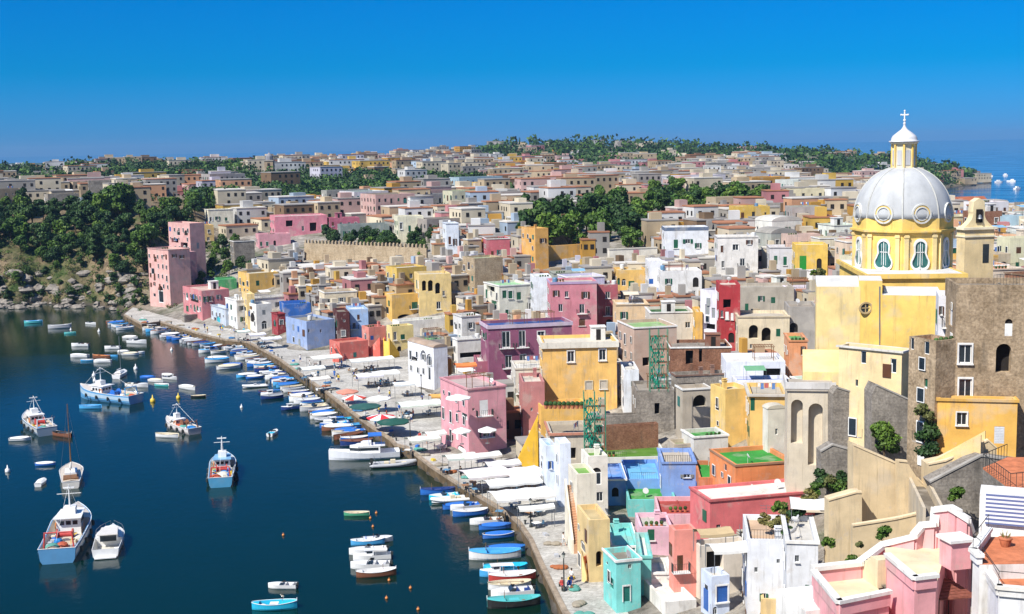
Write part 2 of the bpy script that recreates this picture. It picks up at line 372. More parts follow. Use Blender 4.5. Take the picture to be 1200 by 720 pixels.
# quay
def quay():
    m, nt, b = mat('quay_paving', 0.9, 0.15)
    v = pos_vec(nt)
    n1 = noise(nt, 0.25, 8, v, 0.65); n2 = noise(nt, 2.0, 6, v)
    c = ramp(nt, n1.outputs['Fac'], [(0.3, (0.33, 0.31, 0.28)), (0.55, (0.5, 0.48, 0.44)), (0.75, (0.62, 0.6, 0.56))]).outputs['Color']
    r = ramp(nt, n2.outputs['Fac'], [(0.3, (0.8,)*3), (0.7, (1.1,)*3)])
    c = mixc(nt, 1.0, c, r.outputs['Color'], 'MULTIPLY')
    w = N(nt, 'ShaderNodeTexBrick'); mp = N(nt, 'ShaderNodeMapping'); mp.inputs['Rotation'].default_value = (0, 0, 0.4)
    g = N(nt, 'ShaderNodeNewGeometry'); nt.links.new(g.outputs['Position'], mp.inputs[0]); nt.links.new(mp.outputs[0], w.inputs['Vector'])
    w.inputs['Scale'].default_value = 1; w.inputs['Brick Width'].default_value = 1.4; w.inputs['Row Height'].default_value = 0.7; w.inputs['Mortar Size'].default_value = 0.025
    w.inputs['Color1'].default_value = (1, 1, 1, 1); w.inputs['Color2'].default_value = (.88, .88, .87, 1); w.inputs['Mortar'].default_value = (.62, .6, .57, 1)
    c = mixc(nt, 1.0, c, w.outputs['Color'], 'MULTIPLY')
    nt.links.new(c, b.inputs['Base Color']); bump(nt, b, n2.outputs['Fac'], 0.4, 0.05)
    mb = MB()
    QW = QE; 
    inner = []
    # push the inner line inland by 2.5 m so it tucks under the houses
    for i, p in enumerate(QI):
        inner.append((p[0]+1.5, p[1]+1.5))
    poly = QE+inner[::-1]
    mb.prism(poly, -3, QZ)
    o = build(mb, 'quay', [m]); tag(o, kind='structure')
    # stone kerb along the edge, worn brown quay wall below
    kb = MB()
    for p, q in zip(QE[:-1], QE[1:]):
        p = Vector((*p, 0)); q = Vector((*q, 0)); d = (q-p).normalized(); n = Vector((-d.y, d.x, 0))
        if n.x > 0: n = -n
        a, c2, e, f2 = p+n*0.06-d*.02, q+n*0.06+d*.02, q-n*0.5, p-n*0.5
        kb.prism([(a.x, a.y), (c2.x, c2.y), (e.x, e.y), (f2.x, f2.y)], QZ-0.25, QZ+0.12)
        a2, c3 = p+n*0.03, q+n*0.03; e2, f3 = q-n*.4, p-n*.4
        kb.prism([(a2.x, a2.y), (c3.x, c3.y), (e2.x, e2.y), (f3.x, f3.y)], -2, QZ-0.25, 1)
    k = build(kb, 'quay_kerb', [flat('kerb_stone', (0.3, 0.24, 0.18), 0.9, 0.1, var=0.35, sc=0.8), flat('quay_wall_stone', (0.14, 0.1, 0.06), 0.9, 0.1, var=0.5, sc=0.6)]); tag(k, kind='structure')
quay()
# far land across the water
def far_land():
    mb = MB(); n = 60; vs = []; fs = []
    for i in range(n+1):
        t = i/n; x = -3300+t*2000
        h = 44*math.sin(math.pi*min(1, t*0.55+0.42))*(0.8+0.2*math.sin(t*17)+0.1*math.sin(t*41))
        h = max(h, 0.5)*(1 if t < .96 else 0.1)
        vs += [(x, 4900, -2), (x, 5100, h*0.7), (x, 5350, h), (x, 5900, -2)]
    for i in range(n):
        for k in range(3): a = i*4+k; fs.append((a, a+4, a+5, a+1))
    mb.add(vs, fs)
    o = build(mb, 'hills', [flat('far_wood', (0.03, 0.06, 0.03), 0.9, 0.1, var=0.4, sc=0.01)], smooth=True); tag(o, kind='structure')
far_land()
# ------------------------------------------------------------------ light
SUN_EL, SUN_AZ = rad(48), math.atan2(-0.70, -0.714)     # azimuth of the sun as seen from above: from the left and slightly behind
sd = Vector((-0.70*math.cos(SUN_EL), -0.714*math.cos(SUN_EL), math.sin(SUN_EL)))
sl = bpy.data.lights.new('sun', 'SUN'); sl.energy = 5.0; sl.angle = rad(0.5); sl.color = (1.0, 0.95, 0.86)
so = bpy.data.objects.new('sun', sl); COL.objects.link(so); so.rotation_euler = sd.to_track_quat('Z', 'Y').to_euler(); so.location = sd*500
W = bpy.data.worlds.new('World'); S.world = W; W.use_nodes = True; nt = W.node_tree
bg = nt.nodes['Background']; sk = N(nt, 'ShaderNodeTexSky', sky_type='NISHITA'); sk.sun_disc = False
sk.sun_elevation = SUN_EL; sk.sun_rotation = math.atan2(sd.x, sd.y); sk.ozone_density = 4.0; sk.dust_density = 0.2; sk.air_density = 1.0; sk.altitude = 0
hs = N(nt, 'ShaderNodeHueSaturation'); hs.inputs['Saturation'].default_value = 1.25
nt.links.new(sk.outputs[0], hs.inputs['Color'])
tc = N(nt, 'ShaderNodeTexCoord'); sp = N(nt, 'ShaderNodeSeparateXYZ'); nt.links.new(tc.outputs['Generated'], sp.inputs[0])
cr = ramp(nt, sp.outputs[2], [(0.0, (0.066, 0.25, 0.79)), (0.03, (0.037, 0.262, 0.71)), (0.06, (0.0, 0.266, 0.61)), (0.115, (0.0, 0.287, 0.62)), (0.32, (0.07, 0.36, 0.5)), (1, (0.8, 0.9, 1.0))])
mx = mixc(nt, 1.0, hs.outputs['Color'], cr.outputs['Color'], 'MULTIPLY')
nt.links.new(mx, bg.inputs['Color']); bg.inputs['Strength'].default_value = 0.12
S.view_settings.view_transform = 'Standard'; S.view_settings.look = 'None'; S.view_settings.exposure = 0.5; S.view_settings.gamma = 1

def haze():
    m = bpy.data.materials.new('haze_air'); m.use_nodes = True; t = m.node_tree; t.nodes.remove(t.nodes['Principled BSDF'])
    v = t.nodes.new('ShaderNodeVolumePrincipled'); v.inputs['Color'].default_value = (.42, .68, 1, 1); v.inputs['Density'].default_value = 0.00007; v.inputs['Anisotropy'].default_value = .2
    t.links.new(v.outputs[0], t.nodes['Material Output'].inputs['Volume'])
    mb = MB(); mb.box(-7500, 7500, -260, 7500, -6.5, 96); o = build(mb, 'haze', [m]); tag(o, 'thin blue summer haze over the bay and town', 'haze', None, 'stuff')
haze()
# ------------------------------------------------------------------ houses
def unit_window():      # 1 x 1 in x,z, centred; y is depth (negative = outwards)
    g = MB(); g.box(-.44, .44, -.01, .02, -.46, .46)
    f = MB()
    f.box(-.5, -.42, -.04, .03, -.5, .5); f.box(.42, .5, -.04, .03, -.5, .5); f.box(-.42, .42, -.04, .03, .44, .5); f.box(-.42, .42, -.04, .03, -.5, -.44)
    f.box(-.03, .03, -.035, .0, -.44, .44)
    s = MB()
    for x0, x1 in ((-.235, .235),):
        s.box(x0, x1, -.26, -.215, -.5, .5)
        for k in range(9): s.box(x0+.05, x1-.05, -.275, -.255, -.46+k*.105, -.41+k*.105)
    c = MB(); c.box(-.49, .49, -.1, -.02, -.5, .5)
    for k in range(10): c.box(-.44, -.03, -.115, -.095, -.46+k*.094, -.41+k*.094); c.box(.03, .44, -.115, -.095, -.46+k*.094, -.41+k*.094)
    t = MB()
    for a in ((-.62, -.5, -.5, .6), (.5, .62, -.5, .6), (-.5, .5, .5, .6)): t.box(a[0], a[1], -.25, -.2, a[2], a[3])
    sl = MB(); sl.box(-.66, .66, -.34, -.18, -.58, -.5)
    h = MB(); h.box(-.6, .6, -.75, -.2, .56, .62)
    return dict(pane=g.mesh('pane', M_glass), frame=f.mesh('frame', M_paint), shutter=s.mesh('shutter', M_paint), closed=c.mesh('shutter', M_paint), trim=t.mesh('trim', M_plaster), sill=sl.mesh('sill', M_plaster), hood=h.mesh('hood', M_roof))
UW = unit_window()
def rail_mb(mb, pts, h=0.95, step=0.35, r=0.02):
    for p, q in zip(pts[:-1], pts[1:]):
        p = Vector(p); q = Vector(q); L = (q-p).length; n = max(1, int(L/step))
        mb.tube(p+Vector((0, 0, h)), q+Vector((0, 0, h)), r*1.3, 4)
        for i in range(n+1):
            a = p.lerp(q, i/n); mb.tube(a, a+Vector((0, 0, h)), r, 3)
def balcony_mb():
    mb = MB(); mb.box(-.5, .5, -.95, -.2, -.06, .06); return mb.mesh('balcony', M_plaster)
def dish_mesh():
    mb = MB(); mb.tube((0, 0, 0), (0, 0, .7), .03, 5, 0)
    prof = [(0.01, 0), (.2, .03), (.36, .11), (.42, .17)]
    o = len(mb.v); mb.lathe(prof, 10, 0)
    Mx = Matrix.Translation((0, 0, .8)) @ Matrix.Rotation(rad(60), 4, 'X')
    for i in range(o, len(mb.v)): mb.v[i] = tuple(Mx @ Vector(mb.v[i]))
    return mb.mesh('satellite_dish', M_paint)
def antenna_mesh():
    mb = MB(); mb.tube((0, 0, 0), (0, 0, 2.6), .03, 4)
    for z in (2.5, 2.2): mb.tube((-.6, 0, z), (.6, 0, z), .02, 3)
    for x in (-.5, -.25, 0, .25, .5): mb.tube((x, -.3, 2.5), (x, .3, 2.5), .015, 3)
    return mb.mesh('antenna', M_metal)
def chimney_mesh():
    mb = MB(); mb.box(-.28, .28, -.28, .28, 0, 1.2); mb.box(-.36, .36, -.36, .36, 1.2, 1.32); mb.box(-.2, .2, -.2, .2, 1.32, 1.5); mb.box(-.33, .33, -.33, .33, 1.5, 1.57)
    return mb.mesh('chimney', M_plaster)
def tank_mesh():
    mb = MB(); mb.lathe([(.5, .25), (.55, .3), (.55, 1.2), (.5, 1.3), (.2, 1.38)], 12, 0)
    for a, b in ((-.35, -.35), (.35, -.35), (-.35, .35), (.35, .35)): mb.box(a-.05, a+.05, b-.05, b+.05, 0, .27)
    return mb.mesh('water_tank', M_paint)
def roofroom_mesh():
    mb = MB(); mb.box(-1.2, 1.2, -1.1, 1.1, 0, 2.2); mb.box(-1.35, 1.35, -1.25, 1.25, 2.2, 2.35); mb.box(-.4, .4, -1.13, -1.1, 0, 1.9, 1)
    return mb.mesh('roof_room', [M_plaster, M_dark])
def pergola_mesh():
    mb = MB()
    for x in (-1.5, 1.5):
        for y in (-1.2, 1.2): mb.tube((x, y, 0), (x, y, 2.2), .06, 5)
    for y in (-1.2, 1.2): mb.box(-1.7, 1.7, y-.05, y+.05, 2.2, 2.3)
    for k in range(9): mb.box(-1.65+k*.4, -1.58+k*.4, -1.4, 1.4, 2.3, 2.36)
    return mb.mesh('pergola', M_wood)
def ac_mesh():
    mb = MB(); mb.box(-.42, .42, -.34, -.02, -.3, .3); mb.lathe([(.22, 0), (.22, .03)], 10, 1)
    o = len(mb.v)-20
    for i in range(o, len(mb.v)):
        x, y, z = mb.v[i]; mb.v[i] = (x-.1, -.35-z*.5, y)
    return mb.mesh('air_conditioner', [M_paint, M_dark])
def laundry_mesh():
    mb = MB(); mb.tube((-1.3, 0, 1.7), (1.3, 0, 1.7), .015, 3, 0)
    for x in (-1.3, 1.3): mb.tube((x, 0, 0), (x, 0, 1.8), .03, 4, 0)
    x = -1.15
    k = 0
    while x < 1.0:
        w = .3+.25*((k*7) % 3)/2; mb.box(x, x+w, -.01, .01, 1.7-.5-.35*((k*5) % 3)/2, 1.69, 1+(k % 3)); x += w+.08; k += 1
    return mb.mesh('washing_line', [M_metal, flat('white_laundry', (.75, .75, .74)), flat('blue_laundry', (.1, .2, .45)), flat('red_laundry', (.45, .12, .12))])
def rooflrail_mesh():
    mb = MB(); rail_mb(mb, [(-1.7, 0, 0), (1.7, 0, 0)], .9, .28, .018); return mb.mesh('roof_railing', M_iron)
def pots_mesh():
    mb = MB()
    for k in range(4):
        x = -.9+k*.6; mb.lathe([(.14, 0), (.2, .3)], 7, 0, c=(x, 0, 0)); mb.blob((x, 0, .48+.06*(k % 2)), .24, 6, 1)
    return mb.mesh('plant_pots', [M_terracotta, M_leafd])
def awn_mesh():
    mb = MB(); mb.add([(-1.6, -1.2, 1.9), (1.6, -1.2, 1.9), (1.6, 1.2, 2.3), (-1.6, 1.2, 2.3)], [(0, 1, 2, 3)])
    for x in (-1.55, 1.55):
        for y in (-1.15, 1.15): mb.tube((x, y, 0), (x, y, 1.9 if y < 0 else 2.3), .03, 4, 1)
    return mb.mesh('roof_awning', [M_canvas, M_metal])
U = dict(rrail=rooflrail_mesh(), pots=pots_mesh(), rawn=awn_mesh(), balcony=balcony_mb(), dish=dish_mesh(), antenna=antenna_mesh(), chimney=chimney_mesh(), tank=tank_mesh(), room=roofroom_mesh(), pergola=pergola_mesh(), ac=ac_mesh(), laundry=laundry_mesh())
rb = MB(); rail_mb(rb, [(-.5, -.2, .06), (-.5, -.92, .06), (.5, -.92, .06), (.5, -.2, .06)], .95, .12, .012); U['railing'] = rb.mesh('railing', M_iron)
TRIM = (.78, .77, .74, 1)
GREEN = lin('#1f5c45'); BROWN = lin('#5a3a26'); BLUE = lin('#2b5fa8'); GREY = lin('#8a8f90'); WHITE = (.8, .8, .78, 1)
SHUT = [GREEN, GREEN, GREEN, BROWN, BROWN, GREY, WHITE, BLUE, lin('#2f6f6a')]
def wall_face(mb, O, u, n, w, z0, z1, ops, mi=0):
    """rectangular wall with real openings; ops: (a,b,c,d,kind) in metres along u and in z"""
    O = Vector(O); u = Vector(u); n = Vector(n)
    P = lambda a, z, d=0: O+u*a+Vector((0, 0, z))-n*d
    flip = u.cross(Vector((0, 0, 1))).dot(n) < 0
    def quad(p, q, r, s, m=mi):
        mb.add([p, q, r, s], [(0, 1, 2, 3) if not flip else (3, 2, 1, 0)], m)
    us = sorted({0.0, w}|{round(o[0], 3) for o in ops}|{round(o[1], 3) for o in ops})
    zs = sorted({z0, z1}|{round(o[2], 3) for o in ops}|{round(o[3], 3) for o in ops})
    for a, b in zip(us[:-1], us[1:]):
        run = None
        for c, d in zip(zs[:-1], zs[1:]):
            m = ((a+b)/2, (c+d)/2)
            if any(o[0] < m[0] < o[1] and o[2] < m[1] < o[3] for o in ops):
                if run is not None: quad(P(a, run), P(b, run), P(b, c), P(a, c)); run = None
            elif run is None: run = c
        if run is not None: quad(P(a, run), P(b, run), P(b, z1), P(a, z1))
    for o in ops:
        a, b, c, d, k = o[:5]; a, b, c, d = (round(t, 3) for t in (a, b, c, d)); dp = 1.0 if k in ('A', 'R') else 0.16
        arch = k in ('a', 'A')
        r = (b-a)/2 if arch else 0
        zt = d-min(r, (d-c)*.6)
        pts = [(a, c), (b, c)]
        if arch:
            hh = d-zt
            arc = [((a+b)/2+r*math.cos(math.pi*i/8), zt+hh*math.sin(math.pi*i/8)) for i in range(9)]
            pts += arc
            L = [p for p in arc if p[0] <= (a+b)/2+1e-6]; Rr = [p for p in arc if p[0] >= (a+b)/2-1e-6]
            for ch, cor in ((Rr, (b, d)), (L, (a, d))):
                for p, q in zip(ch[:-1], ch[1:]):
                    v = [P(*cor), P(*p), P(*q)]
                    mb.add(v, [(0, 2, 1) if not flip else (0, 1, 2)], mi)
        else: pts += [(b, d), (a, d)]
        nn = len(pts)
        for i in range(nn):
            p, q = pts[i], pts[(i+1) % nn]
            if abs(p[0]-q[0])+abs(p[1]-q[1]) < 1e-5: continue
            quad(P(*q), P(*p), P(*p, dp), P(*q, dp))
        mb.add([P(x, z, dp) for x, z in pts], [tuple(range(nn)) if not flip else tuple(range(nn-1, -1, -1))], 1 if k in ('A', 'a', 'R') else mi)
def auto_ops(w, z0, z1, rnd, dens=0.85, st=3.05):
    ops = []; n = max(1, int((z1-z0-0.3)/st)); 
    cols = max(1, int(w/2.7)); cw = w/cols
    for i in range(n):
        zb = z1-.35-(i+1)*st
        if zb < z0-0.4: break
        for c in range(cols):
            if rnd.random() > dens: continue
            uc = (c+.5)*cw+rnd.uniform(-.3, .3); 
            r = rnd.random()
            if r < .16: ww, h, k, zz = 1.0, 2.1, 'd', zb+.12
            elif r < .24: ww, h, k, zz = rnd.uniform(1.3, 1.9), 2.3, 'a', zb+.1
            elif r < .32: ww, h, k, zz = .6, .7, 's', zb+1.4
            else: ww, h, k, zz = rnd.uniform(.8, 1.05), rnd.uniform(1.2, 1.5), 'w', zb+rnd.uniform(.9, 1.0)
            if uc-ww/2 < .3 or uc+ww/2 > w-.3: continue
            if any(uc-ww/2-.1 < o[1] and uc+ww/2+.1 > o[0] and zz-.1 < o[3] and zz+h+.1 > o[2] for o in ops): continue
            ops.append((uc-ww/2, uc+ww/2, zz, min(zz+h, z1-.25), k))
    return ops
def fill_ops(root, O, u, n, ops, rnd, detail, shut=None, trimc=None):
    O = Vector(O); u = Vector(u); n = Vector(n)
    rz = math.atan2(u.y, u.x)
    for o in ops:
        a, b, c, d, k = o[:5]; w, h = b-a, d-c
        if k in ('A', 'a', 'R') and not (k == 'a' and rnd.random() < .5): continue
        p = O+u*((a+b)/2)+Vector((0, 0, (c+d)/2-(h*.0)))
        dp = .12
        if k == 'a': h *= .72; p.z -= d-c-h > 0 and (d-c-h)/2 or 0
        nm = 'door' if k in ('d', 'a') and (c < 1.0 or k == 'd') else 'window'
        closed = (k == 'c') or (k in 'dwa' and rnd.random() < .28)
        sc = shut or SHUT[rnd.randrange(len(SHUT))]
        loc = p-n*dp
        wo = link(nm, UW['closed'] if closed else UW['pane'], root, sc, loc, rz, (w, 1, h))
        if detail and not closed:
            link('frame', UW['frame'], wo, WHITE)
        if k == 'o': link('trim', UW['trim'], wo, TRIM, (0, .02, 0)); link('sill', UW['sill'], wo, TRIM)
        if detail and k == 'w' or (k == 'c'):
            if not closed and rnd.random() < .45: [link('shutter', UW['shutter'], wo, sc, (q, .03, 0)) for q in (-.735, .735)]
            elif trimc or rnd.random() < .3: link('trim', UW['trim'], wo, trimc or TRIM, (0, .02, 0))
            if rnd.random() < .6: link('sill', UW['sill'], wo, TRIM)
        if k == 'd' and detail and c > 2 and rnd.random() < .75:
            bo = link('balcony', U['balcony'], root, TRIM, O+u*((a+b)/2)+Vector((0, 0, c-.07))+n*.0, rz, (w+1.2, 1, 1))
            # the slab's mesh sits from .2 to .95 outside the wall: bring it in to touch
            bo.location = bo.location-n*.2
            link('railing', U['railing'], bo, None)
HBOX = []      # visible pixel boxes and footprints of everything placed
FOOT = []
def footprint_ok(cx, cy, r):
    for x, y, q in FOOT:
        if (x-cx)**2+(y-cy)**2 < (r+q)**2: return False
    return True
def rect_pts(A, th, L1, L2):
    u = Vector((math.cos(th), math.sin(th))); v = Vector((-u.y, u.x)); A = Vector(A[:2])
    return A, A+u*L1, A+u*L1+v*L2, A+v*L2
NHOUSE = 0
CLUT = {'rrail': 'roof_railing', 'pots': 'plant_pots', 'rawn': 'roof_awning', 'dish': 'satellite_dish', 'antenna': 'antenna', 'chimney': 'chimney', 'tank': 'water_tank', 'room': 'roof_room', 'pergola': 'pergola', 'laundry': 'washing_line'}
def house(A, th, L1, L2, zt, zb, wall, roofc, name='house', label=None, opsR=None, opsL=None, opsE=None, seed=0, detail=True, ph=.55, dens=.85, clutter=2, cap=True, shut=None, wallmat=None, roofmat=None, cat='house', lwall=None, cornice=None, trimc=None, sides=True, group=None, gable=None):
    rnd = random.Random(seed*7+11)
    root = empty(name, (A[0], A[1], zb), th)
    H = zt-zb
    tag(root, label, cat, group)
    mats = [WM.get(wallmat, M_plaster), M_dark]
    mb = MB()
    hv = max(2.5, min(H, 14))     # windows only in the top part of a tall plinth
    z0 = H-hv
    def mk(ops, w):
        if ops is not None: return [o for o in ops if o[0] > .05 and o[1] < w-.05 and o[2] > .02 and o[3] < H-.05]
        return auto_ops(w, max(z0, 0), H-ph, rnd, dens)
    oR = mk(opsR, L1); oL = mk(opsL, L2)
    oL = [(L2-b, L2-a, c, d, k) for a, b, c, d, k in oL] if opsL is None else oL
    oE = mk(opsE, L2) if sides else []
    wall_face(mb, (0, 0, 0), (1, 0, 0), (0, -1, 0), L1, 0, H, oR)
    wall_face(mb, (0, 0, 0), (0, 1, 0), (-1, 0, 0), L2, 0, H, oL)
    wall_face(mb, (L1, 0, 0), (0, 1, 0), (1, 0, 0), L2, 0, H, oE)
    wall_face(mb, (0, L2, 0), (1, 0, 0), (0, 1, 0), L1, 0, H, [])
    t = .28
    R0 = [(0, 0), (L1, 0), (L1, L2), (0, L2)]; R1 = [(t, t), (L1-t, t), (L1-t, L2-t), (t, L2-t)]
    if gable is None:
        for i in range(4):
            a, b = R0[i], R0[(i+1) % 4]; c, d = R1[(i+1) % 4], R1[i]
            mb.add([(*a, H), (*b, H), (*c, H), (*d, H)], [(0, 1, 2, 3)])
            mb.add([(*d, H), (*c, H), (*c, H-ph), (*d, H-ph)], [(0, 1, 2, 3)])
    build(mb, 'wall', mats, root, wall)
    rm = WM.get(roofmat, M_roof)
    r = MB()
    if gable is None:
        r.box(t-.02, L1-t+.02, t-.02, L2-t+.02, H-ph-.12, H-ph)
        if rnd.random() < .55:   # low kerbs and drain strips break the flat sheet up
            x = L1*rnd.uniform(.3, .7); r.box(x, x+.12, t, L2-t, H-ph, H-ph+.12)
    elif gable == 'vault':
        n = 8
        pr = [(-.1+(L1+.2)*(.5-.5*math.cos(math.pi*i/n)), H+.02+min(1.3, L1*.2)*math.sin(math.pi*i/n)) for i in range(n+1)]
        vs = [(x, -.05, z) for x, z in pr]+[(x, L2+.05, z) for x, z in pr]; m = n+1
        r.add(vs, [(i, i+1, i+1+m, i+m) for i in range(n)]+[tuple(range(m-1, -1, -1)), tuple(range(m, 2*m)), (0, m, 2*m-1, m-1)])
    else:
        h = gable
        r.add([(-.25, -.25, H+.02), (L1+.25, -.25, H+.02), (L1+.25, L2+.25, H+.02), (-.25, L2+.25, H+.02), (-.25, L2/2, H+h), (L1+.25, L2/2, H+h)], [(0, 1, 5, 4), (3, 4, 5, 2), (0, 4, 3), (1, 2, 5), (0, 3, 2, 1)])
    build(r, 'roof', [rm], root, roofc)
    if cornice or (detail and rnd.random() < .3 and gable is None):
        c = MB(); e = .14 if not cornice else cornice[0]; ht = .22 if not cornice else cornice[1]
        zz = H-ht-.0 if not cornice else H-ht+.02
        for a in ((-e, L1+e, -e, -.003), (-e, -.003, -.003, L2+e), (L1+.003, L1+e, -.003, L2+e)): c.box(a[0], a[1], a[2], a[3], zz, H+.03)
        build(c, 'cornice', [M_plaster], root, cornice[2] if cornice else (TRIM if rnd.random() < .6 else tuple(x*.8 for x in wall[:3])+(1,)))
    fill_ops(root, (0, 0, 0), (1, 0, 0), (0, -1, 0), oR, rnd, detail, shut, trimc)
    fill_ops(root, (0, 0, 0), (0, 1, 0), (-1, 0, 0), oL, rnd, detail, shut, trimc)
    fill_ops(root, (0, 0, 0), (0, 1, 0), (1, 0, 0), oE, rnd, detail, shut, trimc)
    if gable is None and L1 > 2.5 and L2 > 2.5:
        for i in range(clutter):
            k = rnd.choice(['dish', 'dish', 'antenna', 'antenna', 'antenna', 'chimney', 'tank', 'room', 'pergola', 'laundry', 'laundry', 'rrail', 'rrail', 'pots', 'pots', 'rawn'])
            if k in ('room', 'pergola') and (L1 < 5 or L2 < 5): k = 'chimney'
            mg = 1.8 if k in ('room', 'pergola', 'laundry', 'rawn', 'rrail') else .7
            if L1 < 2*mg+.3 or L2 < 2*mg+.3: k = 'dish'; mg = .6
            x = rnd.uniform(mg, max(mg, L1-mg)); y = rnd.uniform(mg, max(mg, L2-mg))
            rz = rnd.uniform(0, 6.28) if k == 'dish' else (0 if k != 'laundry' else rnd.choice([0, 1.2]))
            if k == 'rrail': y = t*.5; rz = 0
            oc = {'rawn': rnd.choice([(.75, .74, .7, 1), (.7, .6, .45, 1), (.2, .4, .6, 1), (.15, .35, .2, 1)]), 'dish': (.6, .6, .6, 1), 'tank': rnd.choice([(.65, .65, .63, 1), (.12, .25, .4, 1)]), 'chimney': tuple(min(.8, v*1.05) for v in wall[:3])+(1,), 'room': rnd.choice([wall, (.72, .7, .66, 1)])}.get(k)
            link(CLUT[k], U[k], root, oc, (x, y, H-ph if k != 'rrail' else H), rz)
    pts = rect_pts(A, th, L1, L2)
    c = (pts[0]+pts[2])/2
    nx = max(1, round(L1/3.5)); ny = max(1, round(L2/3.5)); uu = (pts[1]-pts[0]); vv = (pts[3]-pts[0])
    for i in range(nx):
        for j in range(ny):
            q = pts[0]+uu*((i+.5)/nx)+vv*((j+.5)/ny); FOOT.append((q.x, q.y, max(L1/nx, L2/ny)*.45))
    return root
def solve(x0, xm, x1, yt, yb, th=20, D=None, depth=None, dz=0):
    nar = xm-x0 < 6
    th = rad(th)
    if D is None:
        h = hit(xm, yb)
        X, Y, g = h
    else:
        X, Y, _ = atD(xm, yb, D)
    zb0 = atD(xm, yb, Y)[2]; zt = atD(xm, yt, Y)[2]
    # refine: the corner must project to xm at roof height
    X = atD(xm, yt, Y)[0]
    if nar: th = math.asin(min(.9, max(0, xm-x0)*Y/(F*(depth or 8.5))))-math.atan2(X, Y)+.02
    u = (math.cos(th), math.sin(th)); v = (-u[1], u[0])
    def find(dirv, tx, dflt, mx=30):
        lo = None
        s0 = proj((X, Y, zt))[0]
        best = dflt; sign = 1 if tx > s0 else -1
        L = 0.5
        while L < mx:
            if (proj((X+dirv[0]*L, Y+dirv[1]*L, zt))[0]-tx)*sign >= 0: return L
            L += .1
        return dflt
    L1 = find(u, x1, 9) if x1 > xm+.5 else (depth or 9)
    L2 = find(v, x0, 12) if x0 < xm-.5 else (depth or 8)
    if nar: L2 = depth or 8.5
    return (X, Y), th, max(1.2, L1), max(1.2, L2), zt, zb0
HER = []
def pix_ops(A, th, zb, face, lst):
    """windows given in photo pixels (px, py, w, h, kind) on one face of a box -> metres on that face"""
    th_u = th if face == 'R' else th+math.pi/2
    u = Vector((math.cos(th_u), math.sin(th_u), 0)); n = Vector((u.y, -u.x, 0)) if face == 'R' else Vector((-u.y, u.x, 0))
    O = Vector((A[0], A[1], zb)); C = Vector((0, 0, CAMZ)); out = []
    def on(px, py):
        d = ray(px, py); t = (O-C).dot(n)/d.dot(n); p = C+d*t-O
        return p.dot(u), p.z
    for px, py, w, h, k in lst:
        a, _ = on(px-w/2, py); b, _ = on(px+w/2, py); _, c = on(px, py+h/2); _, d = on(px, py-h/2)
        out.append((min(a, b), max(a, b), c, d, k))
    res = []
    for o in out:
        if not any(o[0] < q[1] and o[1] > q[0] and o[2] < q[3] and o[3] > q[2] for q in res): res.append(o)
    return res
hseed = [100]
def HH(name, label, x0, xm, x1, yt, yb, wall, roof='#d8d3c8', th=20, D=None, depth=None, wR=None, wL=None, dens=.85, emb=3.0, **k):
    A, t, L1, L2, zt, zb0 = solve(x0, xm, x1, yt, yb, th, D, depth)
    pts = rect_pts(A, t, L1, L2)
    g = min(T1(p.x, p.y) for p in pts)
    zb = min(zb0, g)-.3-(3.4 if g > 2.5 else 0)
    if QZ-1.5 < zb < 1.3 or zb < 1.3: zb = QZ-.25
    hseed[0] += 1
    oR = pix_ops(A, t, zb, 'R', wR) if wR is not None else None
    oL = pix_ops(A, t, zb, 'L', wL) if wL is not None else None
    if isinstance(wall, str): q = lin(wall); lu = .3*q[0]+.6*q[1]+.1*q[2]+.06; wall = tuple(min(.82, (v*.87+lu*.13)*.96) for v in q[:3])+(1,)
    if isinstance(roof, str): roof = tuple(v*.82 for v in lin(roof)[:3])+(1,)
    r = house(A, t, L1, L2, zt, zb, wall, roof, name, label, oR, oL, None, hseed[0], dens=dens, **k)
    HBOX.append((min(x0, xm)-1, max(x1, xm)+1, yt-1, yb, A[1]))
    HER.append((label, (x0+x1)/2, (yt+yb)/2, A[0], A[1], L1, L2, zt, zb))
    return r

def poly_wall(name, label, pts, D, thick, col, m=None, cat='wall'):
    """upright wall facing the harbour, D metres away; its outline is given by photo points lying on that wall"""
    P = [atD(px, py, D) for px, py in pts]; O = P[0]; n = len(P)
    vs = [(p[0]-O[0], 0, p[2]-O[2]) for p in P]+[(p[0]-O[0], thick, p[2]-O[2]) for p in P]
    r = empty(name, O); tag(r, label, cat); mb = MB()
    mb.add(vs, [tuple(range(n-1, -1, -1)), tuple(range(n, 2*n))]+[(i, (i+1) % n, (i+1) % n+n, i+n) for i in range(n)])
    build(mb, 'wall', [WM.get(m, M_plaster)], r, col); HBOX.append((min(p[0] for p in pts), max(p[0] for p in pts), min(p[1] for p in pts), max(p[1] for p in pts), D))
    c = MB(); top = [i for i in range(n) if i+1 < n and pts[i+1][0] > pts[i][0]+3 and abs(pts[i+1][1]-pts[i][1]) < abs(pts[i+1][0]-pts[i][0])*1.3 and pts[i][1] < (min(p[1] for p in pts)+max(p[1] for p in pts))/2+8]
    for i in top:
        a, b = vs[i], vs[i+1]; c.add([(a[0], -.08, a[2]), (b[0], -.08, b[2]), (b[0], .35, b[2]), (a[0], .35, a[2]), (a[0], -.08, a[2]+.16), (b[0], -.08, b[2]+.16), (b[0], .35, b[2]+.16), (a[0], .35, a[2]+.16)], [(0, 1, 5, 4), (4, 5, 6, 7), (3, 7, 6, 2), (0, 4, 7, 3), (1, 2, 6, 5)])
    if top: build(c, 'coping', [M_plaster], r, tuple(min(.8, v*1.1+.03) for v in col[:3])+(1,))
# ------------------------------------------------------------------ houses seen one by one, from the left end of the harbour to the right
w3 = lambda *a: list(a)
